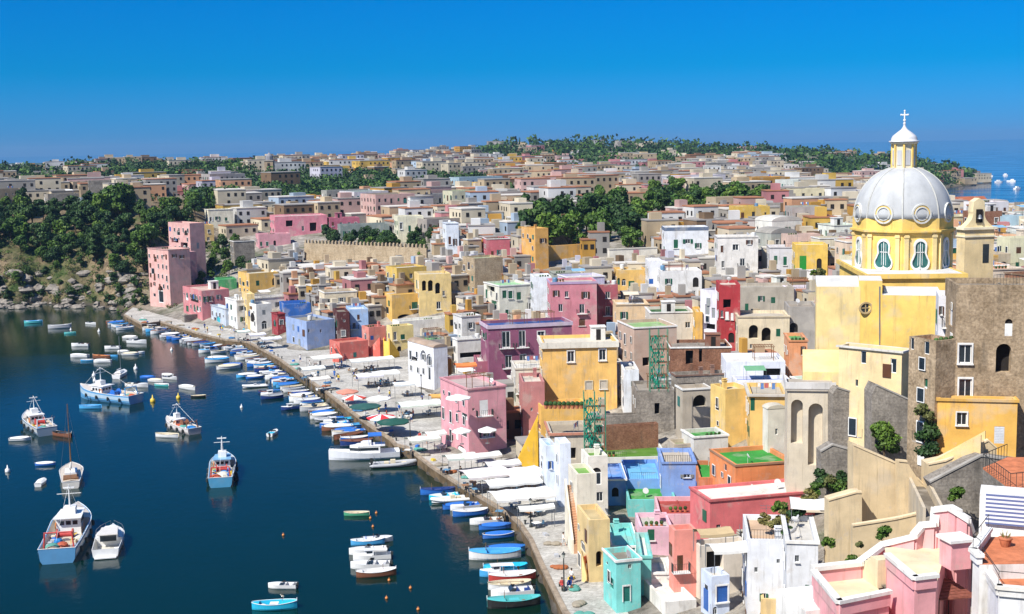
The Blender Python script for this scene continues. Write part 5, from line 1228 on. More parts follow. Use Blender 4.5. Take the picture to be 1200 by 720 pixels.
def viewpoint_terrace():
    z = 24.0; p = [atz(1152, 548, z), atz(1184, 572, z), atz(1300, 560, z), atz(1290, 536, z), atz(1180, 536, z)]
    O = p[0]; root = empty('terrace', (O[0], O[1], z), 0); tag(root, 'rough stone terrace with terracotta floor and iron railing above dark vaults on the right edge', 'terrace')
    L = [(a[0]-O[0], a[1]-O[1]) for a in p]
    b = MB(); b.prism(L, -12, -.15); build(b, 'wall', [M_stone], root)
    f = MB(); f.prism(L, -.15, .0); build(f, 'tile_floor', [bpy.data.materials['terracotta_tiles']], root)
    r = MB(); rail_mb(r, [(x, y, 0) for x, y in (L[4], L[0], L[1], L[2])], 1.1, .5, .025); build(r, 'railing', [M_iron], root)
viewpoint_terrace()
# ------------------------------------------------------------------ flights of steps
def stairs(label, p, q, width, n, col, side=None, wall=True, mats=None, cat='stairs'):
    p = Vector(p); q = Vector(q); d = q-p; h = Vector((d.x, d.y, 0)); L = h.length; rz = math.atan2(h.y, h.x)
    root = empty('staircase', p, rz); tag(root, label, cat)
    m = MB()
    for i in range(n): m.box(L*i/n, L*(i+1)/n+.02, 0, width, -1.5 if wall else d.z*i/n-.4, d.z*(i+1)/n)
    build(m, 'steps', [M_plaster] if mats is None else mats, root, col)
    w = MB()
    for y0, y1 in ((-.25, -.003), (width+.003, width+.25)):
        w.add([(0, y0, -3), (L, y0, -3), (L, y0, d.z+.8), (0, y0, .8), (0, y1, -3), (L, y1, -3), (L, y1, d.z+.8), (0, y1, .8)], [(0, 1, 2, 3), (7, 6, 5, 4), (3, 2, 6, 7), (0, 3, 7, 4), (1, 5, 6, 2)])
    build(w, 'parapet', [M_plaster], root, side or col)
def hp(px, py, z): x, y = atz(px, py, z); return (x, y, z)
yl = tuple(v*.9 for v in lin('#f2bf3f')[:3])+(1,)
stairs('long yellow walled staircase rising from the quay beside the pink quay house', hp(602, 556, 1.6), hp(630, 495, 9.5), 2.2, 22, yl, yl)
stairs('long brick stair with cream sides climbing between cream quay houses', hp(686, 640, 2.4), hp(677, 568, 8.5), 1.4, 24, lin('#c79a78'), lin('#e6dcc6'))
stairs('short flight of red steps down to the quay near the lamp post', hp(694, 678, 1.5), hp(688, 650, 4.2), 1.2, 12, lin('#c0583a'), lin('#e8c98c'))
stairs('pink house outside stair with pale sides facing the square', hp(402, 423, 1.6), hp(394, 408, 4.5), 1.4, 12, lin('#d9b0a0'), lin('#d4695c'))
stairs('yellow outside stair forking down to the square', hp(462, 417, 1.6), hp(450, 400, 5.5), 1.5, 12, lin('#e6c45c'), lin('#e2b74a'))
stairs('salmon outside stair descending to the square', hp(432, 415, 1.8), hp(446, 399, 5.5), 1.5, 12, lin('#d98273'), lin('#d4695c'))
stairs('dark stepped path climbing beside the triangular garden wall', (*atD(1103, 607, 101)[:2], atD(1103, 607, 101)[2]), atD(1079, 560, 116), 1.2, 16, lin('#6f675c'), lin('#cbbba0'))
stairs('yellow sided path rising to the terrace below the brown building', atD(1096, 549, 112), atD(1150, 520, 110), 1.6, 14, lin('#cbb48c'), lin('#e2c48c'))
0 and stairs('grey stone stair', hp(213, 376, 2), hp(195, 350, 9), 1.4, 16, lin('#8a8478'), lin('#a8a090'))
# ------------------------------------------------------------------ the rest of the town
def inpoly(x, y, P):
    c = False; n = len(P)
    for i in range(n):
        x1, y1 = P[i]; x2, y2 = P[(i+1) % n]
        if (y1 > y) != (y2 > y) and x < (x2-x1)*(y-y1)/(y2-y1)+x1: c = not c
    return c
GARDEN = [(655,300),(612,288),(612,262),(640,258),(676,262),(672,245),(700,232),(740,240),(790,228),(812,240),(850,240),(915,236),(925,248),(845,262),(772,268),(772,300)]
CLIFFZ = [(-60,262),(235,258),(232,268),(190,292),(172,300),(172,368),(-60,368)]
SLOPE = [(238,284),(300,284),(296,322),(250,330),(212,350),(200,368),(196,352),(240,300)]
EVER = [(372,284),(400,279),(460,283),(510,272),(512,300),(400,290)]
BELT = [(285,222),(320,208),(440,208),(585,212),(590,224),(470,240),(400,246),(330,254),(300,240)]
ULEFT = [(-80,190),(330,186),(300,212),(230,222),(-80,228)]
HEADL = [(905,192),(935,181),(1120,178),(1160,214),(1090,218),(1000,212),(940,206)]
FARH = [(560,160),(1000,160),(1000,186),(830,190),(700,202),(560,190)]
CLIFFSIDE = [(970,470),(1110,470),(1110,640),(960,640)]
def zone(px, py):
    for nm, P in (('garden', GARDEN), ('cliff', CLIFFZ), ('slope', SLOPE), ('ever', EVER), ('belt', BELT), ('uleft', ULEFT), ('head', HEADL), ('far', FARH)):
        if inpoly(px, py, P): return nm
    return None
PAL = [('white', '#e6e5e2', 9), ('cream', '#e3d6bc', 9), ('pale pink', '#dcb8b0', 2.4), ('grey', '#b0aba4', 5), ('yellow', '#e2bc62', 2.2), ('ochre', '#cf9f4e', 1.4), ('beige', '#c9b596', 4.5), ('rose pink', '#cc8e90', 1.0), ('pale blue', '#b4c6d8', 1.2), ('lilac white', '#d3d1de', 2), ('brown', '#8c745c', 1.4), ('apricot', '#e0ac86', 1.2)]
RPAL = [('pale', '#dcd8ce', 9), ('grey', '#a8a39b', 6), ('white', '#eceae4', 5), ('green', '#7fb07a', 1.6), ('terracotta', '#b56a4c', 1.6), ('brown', '#8d7a68', 2)]
def wpick(P, r):
    s = sum(p[2] for p in P); t = r.random()*s
    for p in P:
        t -= p[2]
        if t <= 0: return p
    return P[-1]
RF = random.Random(21)
def box_px(A, th, L1, L2, zt, zb):
    xs = []; ys = []; yb = []
    for p in rect_pts(A, th, L1, L2):
        a = proj((p.x, p.y, zt)); b = proj((p.x, p.y, zb)); xs += [a[0], b[0]]; ys.append(a[1]); yb.append(b[1])
    return min(xs), max(xs), min(ys), max(ys), max(yb)
cands = []
D = 128.0
SMALL = []
while D < 420:
    X = -0.45*D
    while X < 0.46*D:
        SMALL.append((X+RF.uniform(-1.2, 1.2), D+RF.uniform(-1.2, 1.2), RF.uniform(3.4, 5.6))); X += 3.0
    D += 3.0
D = 132.0
while D < 1650:
    base = 7.6 if D < 330 else (9.0 if D < 480 else 11.5+max(0, D-600)*.004)
    X = -0.47*D
    while X < 0.53*D:
        x = X+RF.uniform(-.25, .25)*base; y = D+RF.uniform(-.25, .25)*base
        cands.append((x, y, base)); X += base*1.12
    D += base*1.15
RF.shuffle(SMALL); NBIG = len(cands); cands += SMALL
Xs = np.array([c[0] for c in cands]); Ys = np.array([c[1] for c in cands])
dl = sdf(LAND, Xs, Ys); dh = sdf(HILL, Xs, Ys); TZ = T(Xs, Ys)
fills = []; HB2 = []
for (x, y, base), a, b, z in zip(cands, dl, dh, TZ):
    if a < 8 or b < 3.0: continue
    px, py = proj((x, y, z))
    if not (-30 < px < 1340) or py > 735: continue
    zn = zone(px, py)
    if zn in ('garden', 'cliff', 'slope', 'ever'): continue
    if zn == 'belt' and RF.random() > .04: continue
    if zn == 'uleft' and RF.random() > .28: continue
    if zn == 'head' and RF.random() > .2: continue
    if zn == 'far' and RF.random() > .2: continue
    if inpoly(px, py, CLIFFSIDE): continue
    if px > 955 and py > 400: continue
    if px < 290 and py > 280: continue
    if y > 330 and base > 6 and RF.random() > (.9 if y < 560 else .56): continue
    th = rad(RF.choice([20, 24, 28, 32]) if px < 560 else RF.choice([4, 8, 12, 16, 22]))
    if px > 850: th = rad(RF.choice([0, 6, 12, 18]))
    L1 = base*RF.uniform(.72, 1.12); L2 = base*RF.uniform(.7, 1.1)
    if base > 5.5 and y > 420: L1 *= RF.uniform(.9, 1.9); L2 *= RF.uniform(.8, 1.5)
    h = (RF.uniform(2.6, 5.2) if base < 5.5 else RF.choice([3.6, 4.2, 6.2, 6.8, 7.4, 9.0])) if y < 480 else RF.choice([3.6, 4.0, 6.5, 7, 9, 11.0])
    A = (x-L1/2*math.cos(th)+L2/2*math.sin(th), y-L1/2*math.sin(th)-L2/2*math.cos(th))
    pts = rect_pts(A, th, L1, L2)
    g = [T1(p.x, p.y) for p in pts]
    cv = 3.4*float(sst(4, 14, np.float64(b)))*float(1-sst(290, 340, np.float64(y)))
    zb = max(1.3, min(g)-.4-cv); zt = max(g[0], sum(g)/4)+h-(0 if base > 5.7 else RF.uniform(0, .8)*cv)
    c = (pts[0]+pts[2])/2
    r = min(L1, L2)*(.42 if base > 6 else .34)
    if not footprint_ok(c.x, c.y, r): continue
    ok = True
    for it in range(4):
        x0, x1, yt, ytb, yb = box_px(A, th, L1, L2, zt, zb); need = None
        for (hx0, hx1, hyt, hyb, hD) in HBOX:
            if y < hD+2 and x1 > hx0+1.5 and x0 < hx1-1.5 and yt < hyb-1.5 and yb > hyt:
                need = max(need or 0, hyb-1.5 if base > 5.7 or y > 300 else hyt+.6*(hyb-hyt))
        if need is None: break
        dz = (need-yt)/F*y
        zt -= dz
        if zt < g[0]+(1.2-cv if base < 5.7 else 1.4): ok = False; break
    else: ok = False
    if not ok: continue
    if x1 < -5 or x0 > 1330: continue
    FOOT.append((c.x, c.y, r))
    HB2.append((x0, x1, yt, yb, y))
    fills.append((A, th, L1, L2, zt, zb, y, (x0+x1)/2, (yt+yb)/2, (x1-x0)*(yb-yt) if x0 < 1205 else 0))
fills.sort(key=lambda f: -f[9])
NH = len([o for o in bpy.data.objects if not o.parent and o.get('category') == 'house'])
near = fills[:300-NH]; farf = fills[300-NH:]
LMK = [('pink tower at the left end', 190, 320), ('yellow cube house', 303, 334), ('battlemented wall', 430, 293), ('yellow courtyard house', 475, 362), ('beige tower house', 565, 325), ('purple house', 615, 405), ('large dusty pink house', 672, 360), ('big yellow block', 680, 435), ('long pink house', 368, 266), ('green garden', 720, 268), ('dark band cornice house', 803, 284), ('narrow red house', 854, 368), ('three arch house', 890, 392), ('domed church', 1040, 360), ('yellow house with green doors', 950, 305), ('pale blue netted building', 364, 394), ('square', 450, 430), ('blue roofed houses', 740, 560), ('tall arcade', 948, 500), ('brown brick house', 820, 420), ('yellow ochre house', 627, 292), ('bell gable', 1145, 300), ('upper left villas', 120, 240), ('tree belt', 440, 225), ('tall white balcony house', 863, 300), ('green roofed cream house', 604, 352)]
gl = {}
def place_words(px, py):
    best = min(LMK, key=lambda l: (l[1]-px)**2+((l[2]-py)*1.6)**2)
    dx, dy = px-best[1], py-best[2]
    if dy < -abs(dx)*.5: rel = 'behind'
    elif dy > abs(dx)*.5: rel = 'below'
    else: rel = 'left of' if dx < 0 else 'right of'
    if dy < 0 and abs(dx) > 18 and rel == 'behind': rel = 'behind and '+('left' if dx < 0 else 'right')+' of'
    return rel+' the '+best[0]
newh = []
for i, f in enumerate(near):
    A, th, L1, L2, zt, zb, y, px, py, ar = f
    cn, ch, _ = wpick(PAL, RF); rn, rh, _ = wpick(RPAL, RF)
    px_old = px
    wc = lin(ch); rc = lin(rh)
    wc = tuple(min(.8, v*.88*RF.uniform(.92, 1.06)) for v in wc[:3])+(1,); rc = tuple(v*.8 for v in rc[:3])+(1,)
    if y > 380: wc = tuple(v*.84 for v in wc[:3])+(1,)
    hgt = zt-(zb+.4)
    size = 'small' if ar*1.0 < 500 else ('large' if ar > 1800 else '')
    st = 'low' if hgt < 4.5 else ('two storey' if hgt < 8.2 else 'tall')
    gb = None
    if rn == 'terracotta' and RF.random() < .4: gb = RF.uniform(1.2, 1.9)
    elif RF.random() < .06 and y < 480: gb = 'vault'
    wm = None
    if cn == 'beige' and RF.random() < .4: wm = 'tan'
    if cn == 'brown': wm = RF.choice(['old', 'stone', 'brick'])
    roofw = {None: 'flat '+rn, 'vault': 'vaulted '+rn}.get(gb, 'pitched '+rn)
    desc = ' '.join(w for w in (size, cn, st, 'house with', roofw, 'roof', place_words(px, py)) if w)
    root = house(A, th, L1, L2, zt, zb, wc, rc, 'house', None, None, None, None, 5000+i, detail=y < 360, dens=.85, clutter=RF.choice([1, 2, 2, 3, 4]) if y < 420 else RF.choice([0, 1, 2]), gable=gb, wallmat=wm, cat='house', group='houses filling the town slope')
    gl.setdefault(desc, []).append((px, py, root))
ORD = ['leftmost', 'second from the left', 'third from the left', 'fourth from the left', 'fifth from the left', 'sixth from the left', 'seventh from the left', 'eighth from the left']
for d, L in gl.items():
    L.sort(key=lambda t: t[0])
    for k, (px, py, root) in enumerate(L):
        s = d if len(L) == 1 else d+', '+('rightmost' if k == len(L)-1 else ORD[min(k, 7)])
        w = s.split()
        if len(w) > 16: s = s.replace(' at the left end', '').replace('upper left ', '').replace('pale blue ', '').replace('two storey ', '').replace(' with green doors', '')
        if len(s.split()) > 16: s = s.replace(' house with flat', ' house, flat').replace('large ', '').replace('small ', '').replace('behind and ', '')
        root['label'] = ' '.join(s.split()[:16])
# far houses past the count of individuals
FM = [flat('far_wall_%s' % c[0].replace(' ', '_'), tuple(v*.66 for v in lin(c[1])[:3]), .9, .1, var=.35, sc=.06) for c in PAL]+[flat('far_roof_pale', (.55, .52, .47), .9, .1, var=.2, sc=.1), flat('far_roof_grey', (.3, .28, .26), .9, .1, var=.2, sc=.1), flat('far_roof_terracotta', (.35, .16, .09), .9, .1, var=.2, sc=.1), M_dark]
FPAL = [(c[0], c[1], c[2]*{'white': .55, 'cream': 1.2, 'pale pink': .8, 'grey': 1.3, 'beige': 1.8, 'brown': 2.2, 'ochre': 1.4, 'lilac white': .5, 'rose pink': 1.2, 'yellow': .8}.get(c[0], 1)) for c in PAL]
FB = MB()
for f in farf:
    A, th, L1, L2, zt, zb, y, px, py, ar = f
    ci = FPAL.index(wpick(FPAL, RF)); H = zt-zb
    M = Matrix.Translation((A[0], A[1], zb)) @ Matrix.Rotation(th, 4, 'Z')
    ri = len(PAL)+RF.choice([0, 0, 1, 1, 1, 2, 2])
    FB.box(0, L1, 0, L2, 0, H, ci, M); FB.box(-.15, L1+.15, -.15, L2+.15, H+.003, H+.35, ri, M)
    if RF.random() < .6: q = RF.uniform(.1, .5); FB.box(L1*q, L1*(q+.35), L2*.2, L2*.6, H+.35, H+RF.uniform(1.5, 3), ci, M)
    n = max(2, int(L1/3.0)); stn = max(1, int((H-1)/3.2))
    for s in range(stn):
        z = H-2.3-s*3.2
        if z < 0.5: break
        for k in range(n):
            if RF.random() < .8:
                u = (k+.5)*L1/n; FB.box(u-.55, u+.55, -.08, .0-.005, z-.3, z+1.1, len(FM)-1, M)
        for k in range(max(1, int(L2/3.2))):
            if RF.random() < .6:
                u = (k+.5)*3; 
                if u < L2-.6: FB.box(-.08, -.005, u-.5, u+.5, z-.3, z+1.1, len(FM)-1, M)
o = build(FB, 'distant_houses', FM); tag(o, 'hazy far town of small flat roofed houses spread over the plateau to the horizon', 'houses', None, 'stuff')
print('houses', NH, len(near), 'far', len(farf))
# ------------------------------------------------------------------ trees
def crown_arrays(n, R0, H0, leaf, rs, nb=11, flatten=.75):
    C = []
    for i in range(nb):
        a = rs.uniform(0, 6.28); r = R0*math.sqrt(rs.uniform(0, 1))*.72; z = rs.uniform(.12, .88)*H0
        C.append((r*math.cos(a)*(1-.45*(z/H0)), r*math.sin(a)*(1-.45*(z/H0)), z, R0*rs.uniform(.28, .5)))
    C = np.array(C); k = rs.randint(0, nb, n)
    d = rs.normal(size=(n, 3)); d /= np.linalg.norm(d, axis=1)[:, None]
    rr = rs.uniform(.55, 1.05, n)**.6
    P = C[k, :3]+d*(C[k, 3]*rr)[:, None]*np.array([1, 1, flatten])
    nrm = d+rs.normal(size=(n, 3))*.6; nrm /= np.linalg.norm(nrm, axis=1)[:, None]
    t = np.cross(nrm, rs.normal(size=(n, 3))); t /= np.linalg.norm(t, axis=1)[:, None]; b = np.cross(nrm, t)
    s = (leaf*rs.uniform(.6, 1.3, n))[:, None]
    V = np.stack([P-t*s-b*s*.6, P+t*s-b*s*.5, P+t*s*.8+b*s*.7, P-t*s*.7+b*s*.6], 1).reshape(-1, 3)
    return V
def crown_mesh(name, n, R0, H0, leaf, seed, m, **k):
    V = crown_arrays(n, R0, H0, leaf, np.random.RandomState(seed), **k)
    return np_mesh(name, V, np.arange(len(V)).reshape(-1, 4), [m])
def trunk_mesh(h, R0, H0, r=.22, seed=0):
    q = random.Random(seed); m = MB(); m.tube((0, 0, -1.2), (0, 0, h), r, 7, 0, r*.75)
    for k in range(5):
        a = k*1.26+q.uniform(0, 1); m.tube((0, 0, h*.75), (R0*.5*math.cos(a), R0*.5*math.sin(a), h+H0*q.uniform(.3, .6)), r*.5, 5, 0, r*.15)
    return m.mesh('trunk', M_bark)
TV = []
for i in range(6):
    m = [M_leaf, M_leafd, M_leaf, M_leafd, M_leaf, M_leafd][i]; R0 = [3.2, 3.0, 2.6, 3.6, 2.4, 3.3][i]; H0 = [4.6, 5.0, 3.8, 4.4, 5.4, 3.4][i]; h = [2.0, 2.4, 1.4, 2.2, 1.6, 3.2][i]
    TV.append((crown_mesh('crown', 1700, R0, H0, .3, 40+i, m), trunk_mesh(h, R0, H0, .24, i), h, R0, H0))
BV = [crown_mesh('leaves', 700, 1.3, 1.5, .16, 80+i, [M_leaf, M_leafd, M_dry][i], nb=7) for i in range(3)]
TG = {'garden': ('green tree in the dense walled garden', 'trees of the dense walled garden'), 'cliff': ('dark green tree growing on the cliff above the bay', 'trees on the left cliff'), 'slope': ('green tree on the slope right of the pink tower', 'trees on the slope right of the pink tower'), 'ever': ('evergreen tree in the strip above the battlemented wall', 'evergreen strip trees'), 'belt': ('green tree in the belt between the upper town rows', 'trees of the upper belt'), 'other': ('single green tree standing between town houses', 'trees between the houses')}
NT = {k: 0 for k in TG}
def tree(x, y, z, s, v, zn):
    cm, tm, h, R0, H0 = TV[v]
    root = empty('tree', (x, y, z-.2), RF.uniform(0, 6.28)); root.scale = (s*RF.uniform(.9, 1.15), s*RF.uniform(.9, 1.15), s*RF.uniform(.85, 1.2))
    link('trunk', tm, root); link('crown', cm, root, None, (0, 0, h*.72))
    tag(root, TG[zn][0], 'tree', TG[zn][1]); NT[zn] += 1
def bush(x, y, z, s, v, label, grp=None, cat='bush'):
    root = link('bush', BV[v], None, None, (x, y, z-.15), RF.uniform(0, 6.28), (s, s, s)); tag(root, label, cat, grp)
    return root
def scatter(P, n, zn, smin, smax, mind, vs, jit=1.0, test=None):
    xs = [p[0] for p in P]; ys = [p[1] for p in P]; pl = []; tr = 0
    while len(pl) < n and tr < n*40:
        tr += 1; px = RF.uniform(min(xs), max(xs)); py = RF.uniform(min(ys), max(ys))
        if not inpoly(px, py, P): continue
        h = hit(px, py)
        if h is None or h[2] < .6: continue
        if any((h[0]-a)**2+(h[1]-b)**2 < mind**2 for a, b in pl): continue
        if not footprint_ok(h[0], h[1], 1.2): continue
        if test and not test(*h): continue
        pl.append((h[0], h[1])); tree(h[0], h[1], h[2], RF.uniform(smin, smax), RF.choice(vs), zn)
scatter(GARDEN, 68, 'garden', 1.1, 1.75, 4.6, [0, 1, 2, 4, 3])
scatter([(-60,248),(235,246),(236,262),(200,285),(172,296),(172,330),(130,322),(90,300),(60,315),(20,300),(-60,308)], 120, 'cliff', .8, 1.3, 3.2, [0, 1, 3, 1, 5, 0])
scatter([(-60,320),(172,310),(173,362),(-60,356)], 30, 'cliff', .35, .65, 4, [1, 3, 0])
scatter([(110,225),(165,222),(170,250),(112,262)], 7, 'cliff', 1.5, 2.0, 6, [0, 1, 4])
scatter(SLOPE, 26, 'slope', .45, .8, 3.4, [0, 2, 3])
scatter(EVER, 22, 'ever', .6, .85, 4.0, [1, 3, 2])
PATCH = [([(x-26, y-5), (x+26, y-5), (x+30, y+5), (x-30, y+5)], 2.0) for x, y in ((40, 232), (150, 226), (255, 238), (330, 232), (395, 226), (470, 226), (540, 240), (585, 232), (640, 222), (880, 226), (930, 236), (985, 228), (500, 250), (860, 250), (700, 214), (800, 212))]
k = 0
while k < 14:
    px = RF.uniform(420, 900); py = RF.uniform(244, 330); h = hit(px, py)
    if h and not zone(px, py) and footprint_ok(h[0], h[1], 1.5): tree(h[0], h[1], h[2]-(3.4 if h[1] < 300 else 0), RF.uniform(.5, .9), RF.choice([0, 2]), 'other'); 
    k += 1
# undergrowth on the cliff and slope as one mass
def mass(name, label, polys, n, leaf, mats, rs, cl=30, rad_=2.2, hgt=1.4, cat='undergrowth', grow=0.0):
    Vs = []; MI = []
    tot = 0; tr = 0
    while tot < n and tr < n*8:
        tr += 1; P, w = polys[rs.randint(len(polys))]
        xs = [p[0] for p in P]; ys = [p[1] for p in P]
        px = rs.uniform(min(xs), max(xs)); py = rs.uniform(min(ys), max(ys))
        if not inpoly(px, py, P): continue
        h = hit(px, py)
        if h is None or h[2] < .7: continue
        s = w*rs.uniform(.6, 1.4)*(1+grow*max(0, h[1]-500)/500)
        V = crown_arrays(cl, rad_*s, hgt*s, leaf*s, rs, nb=4)
        Vs.append(V+np.array([h[0], h[1], h[2]-.3])); MI += [rs.randint(len(mats))]*cl; tot += 1
    V = np.concatenate(Vs); me = np_mesh(name, V, np.arange(len(V)).reshape(-1, 4), mats)
    me.polygons.foreach_set('material_index', np.array(MI, dtype=np.int32)); me.update()
    o = link(name, me); tag(o, label, cat, None, 'stuff')
rs = np.random.RandomState(3)
mass('undergrowth', 'low scrub and bushes covering the rocky cliff above the bay', [(CLIFFZ, .9), (CLIFFZ, .6), (SLOPE, .7)], 1000, .2, [M_leaf, M_leafd, M_dry, M_leaf, M_leafd], rs, 60)
mass('distant_woods', 'far woods and gardens covering the hills up to the horizon', [(ULEFT, 2.4), (ULEFT, 2.0), (FARH, 3.0), (FARH, 2.5), (HEADL, 3.0), (HEADL, 2.6), (BELT, 2.2), (BELT, 2.0), (ULEFT, 2.2), ([(560,196),(1000,186),(1000,200),(560,212)], 2.0), ([(0,205),(1190,205),(1190,232),(0,232)], 1.3), ([(0,200),(1190,200),(1190,240),(0,240)], 1.3), ([(0,190),(700,190),(700,215),(0,215)], 1.7), ([(0,186),(1180,186),(1180,226),(0,226)], 1.5), ([(0,200),(620,192),(620,222),(0,226)], 1.6), ([(560,185),(1000,185),(1000,215),(560,215)], 1.5)]+PATCH, 19000, .27, [M_leaf, M_leafd, M_leafd], rs, 48, 2.4, 2.2, 'woods', .35)
# rocks along the foot of the cliff
def rock_mesh(seed):
    q = random.Random(seed); m = MB(); m.blob((0, 0, 0), 1, 7)
    m.v = [(x*q.uniform(.7, 1.25), y*q.uniform(.7, 1.25), z*q.uniform(.5, .9)) for x, y, z in m.v]; return m.mesh('rock', M_stone)
RK = [rock_mesh(i) for i in range(4)]
for i in range(48):
    px = RF.uniform(-5, 168); h = hit(px, RF.uniform(350, 360))
    x, y = atz(px, 361+RF.uniform(-5, 1)+(2 if px > 120 else 0), 0.2)
    s = RF.uniform(.5, 1.7); o = link('rock', RK[i % 4], None, None, (x, y+RF.uniform(0, 4), .2), RF.uniform(0, 6), (s*1.4, s, s*.8)); tag(o, 'grey boulder at the waterline under the left cliff', 'rock', 'boulders under the left cliff')
for i in range(60):
    h = hit(RF.uniform(-5, 172), RF.uniform(318, 357))
    if h and h[0] < -105:
        s = RF.uniform(.8, 2.4); o = link('rock', RK[i % 4], None, None, (h[0], h[1], h[2]-s*.2), RF.uniform(0, 6), (s*1.5, s, s*RF.uniform(.7, 1.2))); tag(o, 'rugged rock sticking out of the left cliff face', 'rock', 'rocks in the left cliff face')
# single shrubs
x = atD(1036, 532, 129.5); 
t = empty('bush', (x[0], x[1], x[2]), 0); tag(t, 'big round green bush against the grey retaining wall', 'bush')
link('crown', crown_mesh('crown', 2600, 1.9, 3.3, .14, 301, M_leaf, nb=12), t); link('trunk', trunk_mesh(.8, 1.5, 2.2, .12, 5), t)
def dshrub(px, py, D, s, v, label, **k):
    x = atD(px, py, D); bush(x[0], x[1], x[2], s, v, label, **k)
dshrub(1084, 490, 117.5, .9, 2, 'dry creeper hanging on the wall left of the yellow lower house, upper clump')
dshrub(1087, 515, 117, 1.1, 1, 'dark green creeper hanging beside the yellow lower house, middle clump')
dshrub(1088, 535, 116.5, 1.0, 1, 'dark green creeper beside the yellow lower house, lowest clump')
dshrub(1121, 585, 106, .75, 0, 'green bush beside the climbing steps')
dshrub(969, 640, 104, .6, 0, 'yellow green spiky plant at the blue door of the cream garden')
dshrub(1036, 630, 104, .7, 0, 'yellow green plant in the cream garden bed behind the pink terraces')
dshrub(997, 658, 101, .45, 0, 'small green plant left of the pink terraces')
dshrub(1006, 640, 103, .35, 2, 'small dry plant in the middle of the cream garden')
dshrub(1041, 648, 101, .4, 2, 'small dry plant touching the pink back wall')
for a in ((962, 566, 123.6, .9, 1), (970, 574, 123.4, 1.0, 2), (979, 578, 123, 1.0, 0), (988, 581, 123, .9, 2), (997, 578, 123.2, 1.0, 1), (958, 578, 122.8, .8, 0), (1003, 584, 122, .8, 2), (983, 566, 124.4, .8, 1), (951, 588, 122, .8, 2)):
    dshrub(*a, 'shrub in the tangled bed above the coral building', grp='shrubs of the tangled bed above the coral building')
for a in ((912, 600, 122, .8, 0), (921, 612, 121, .8, 2), (905, 618, 121, .6, 2), (932, 604, 121, .9, 1), (897, 612, 122, .6, 2), (925, 628, 119, .7, 1)):
    dshrub(*a, 'roof plant beside the white awning of the cracked grey wall house', grp='roof plants beside the white awning')
for a in ((958, 322, 245, .8, 2), (964, 323, 245, .9, 2), (953, 322, 245, .7, 0)): dshrub(*a, 'flowering plant on the terrace of the yellow house with green doors', grp='terrace flowers of the yellow house')
dshrub(683, 563-2, 158, .5, 0, 'potted green plant at the top of the brick stair')
print('trees', NT)
# ------------------------------------------------------------------ boats
def hull_parts(L, W, H, stern=.8, bow=1.35, full=.62, floor=.12, dbl=False, wall=.06):
    """outer shell with rim; inner shell; both as MB. x forward, waterline z=0"""
    n = 14; rows = []
    for i in range(n+1):
        s = i/n
        if dbl: w = math.sin(math.pi*min(1, max(0, s*.96+.02)))**.55
        else: w = (stern+(1-stern)*min(1, s/full*1.0)) if s < full else max(0.0, 1-((s-full)/(1-full))**2.1)
        w = max(w, .015)
        h = H*(1+(bow-1)*s**2.2+(.12 if not dbl else .3)*(1-s)**3)
        rows.append((-L/2+L*s, w*W/2, h))
    hb = MB(); vs = []; k = 4
    for x, w, h in rows:
        half = [(0, -.35*H), (w*.72, -.2*H), (w*.92, .25*h), (w, h)]
        ring = [(-a, z) for a, z in reversed(half)]+half[1:]
        vs += [(x, a, z) for a, z in ring]
    q = 7; fs = [(i*q+j, (i+1)*q+j, (i+1)*q+j+1, i*q+j+1) for i in range(n) for j in range(q-1)]
    fs.append(tuple(range(q)))
    hb.add(vs, fs)
    # rim
    for i in range(n):
        for s in (-1, 1):
            (x0, w0, h0), (x1, w1, h1) = rows[i], rows[i+1]
            a0, a1 = max(0, w0-wall), max(0, w1-wall)
            hb.add([(x0, s*w0, h0), (x1, s*w1, h1), (x1, s*a1, h1), (x0, s*a0, h0)], [(0, 1, 2, 3)])
    ib = MB(); vs = []
    for x, w, h in rows:
        a = max(.004, w-wall); f = floor
        vs += [(x, -a, h-.01), (x, -a*.8, f), (x, a*.8, f), (x, a, h-.01)]
    ib.add(vs, [(i*4+j, i*4+j+1, (i+1)*4+j+1, (i+1)*4+j) for i in range(n) for j in range(3)])
    gb = MB()
    for i in range(n):
        for s in (-1, 1):
            p = (rows[i][0], s*rows[i][1], rows[i][2]); r = (rows[i+1][0], s*rows[i+1][1], rows[i+1][2]); gb.tube(p, r, .045, 5)
    gb.tube((rows[0][0], -rows[0][1], rows[0][2]), (rows[0][0], rows[0][1], rows[0][2]), .045, 5)
    return hb, ib, gb, rows
def at_s(rows, s):
    i = min(len(rows)-2, int(s*(len(rows)-1))); f = s*(len(rows)-1)-i
    return tuple(a*(1-f)+b*f for a, b in zip(rows[i], rows[i+1]))
def deck(rows, s0, s1, dz=-.03, camber=.08, inset=.04):
    m = MB(); n = 8; vs = []
    for i in range(n+1):
        x, w, h = at_s(rows, min(.999, s0+(s1-s0)*i/n)); w = max(.01, w-inset)
        vs += [(x, -w, h+dz), (x, 0, h+dz+camber), (x, w, h+dz)]
    m.add(vs, [(i*3+j, i*3+j+1, (i+1)*3+j+1, (i+1)*3+j) for i in range(n) for j in range(2)])
    x, w, h = at_s(rows, s0); w -= inset; m.add([(x, -w, h+dz), (x, w, h+dz), (x, w, .1), (x, -w, .1)], [(0, 1, 2, 3)])
    return m
WHC = (.8, .8, .79, 1)
def outboard(x, z, s=1.0):
    m = MB(); m.box(x-.34*s, x+.02, -.16*s, .16*s, z+.05, z+.5*s); m.box(x-.26*s, x-.06*s, -.06, .06, -.4, z+.05); m.box(x-.36*s, x-.02, -.12*s, .12*s, z+.5*s, z+.56*s); return m
PROTO = {}
def proto(name, kind):
    r = empty(kind, (0, 0, -500)); PROTO[name] = r; return r
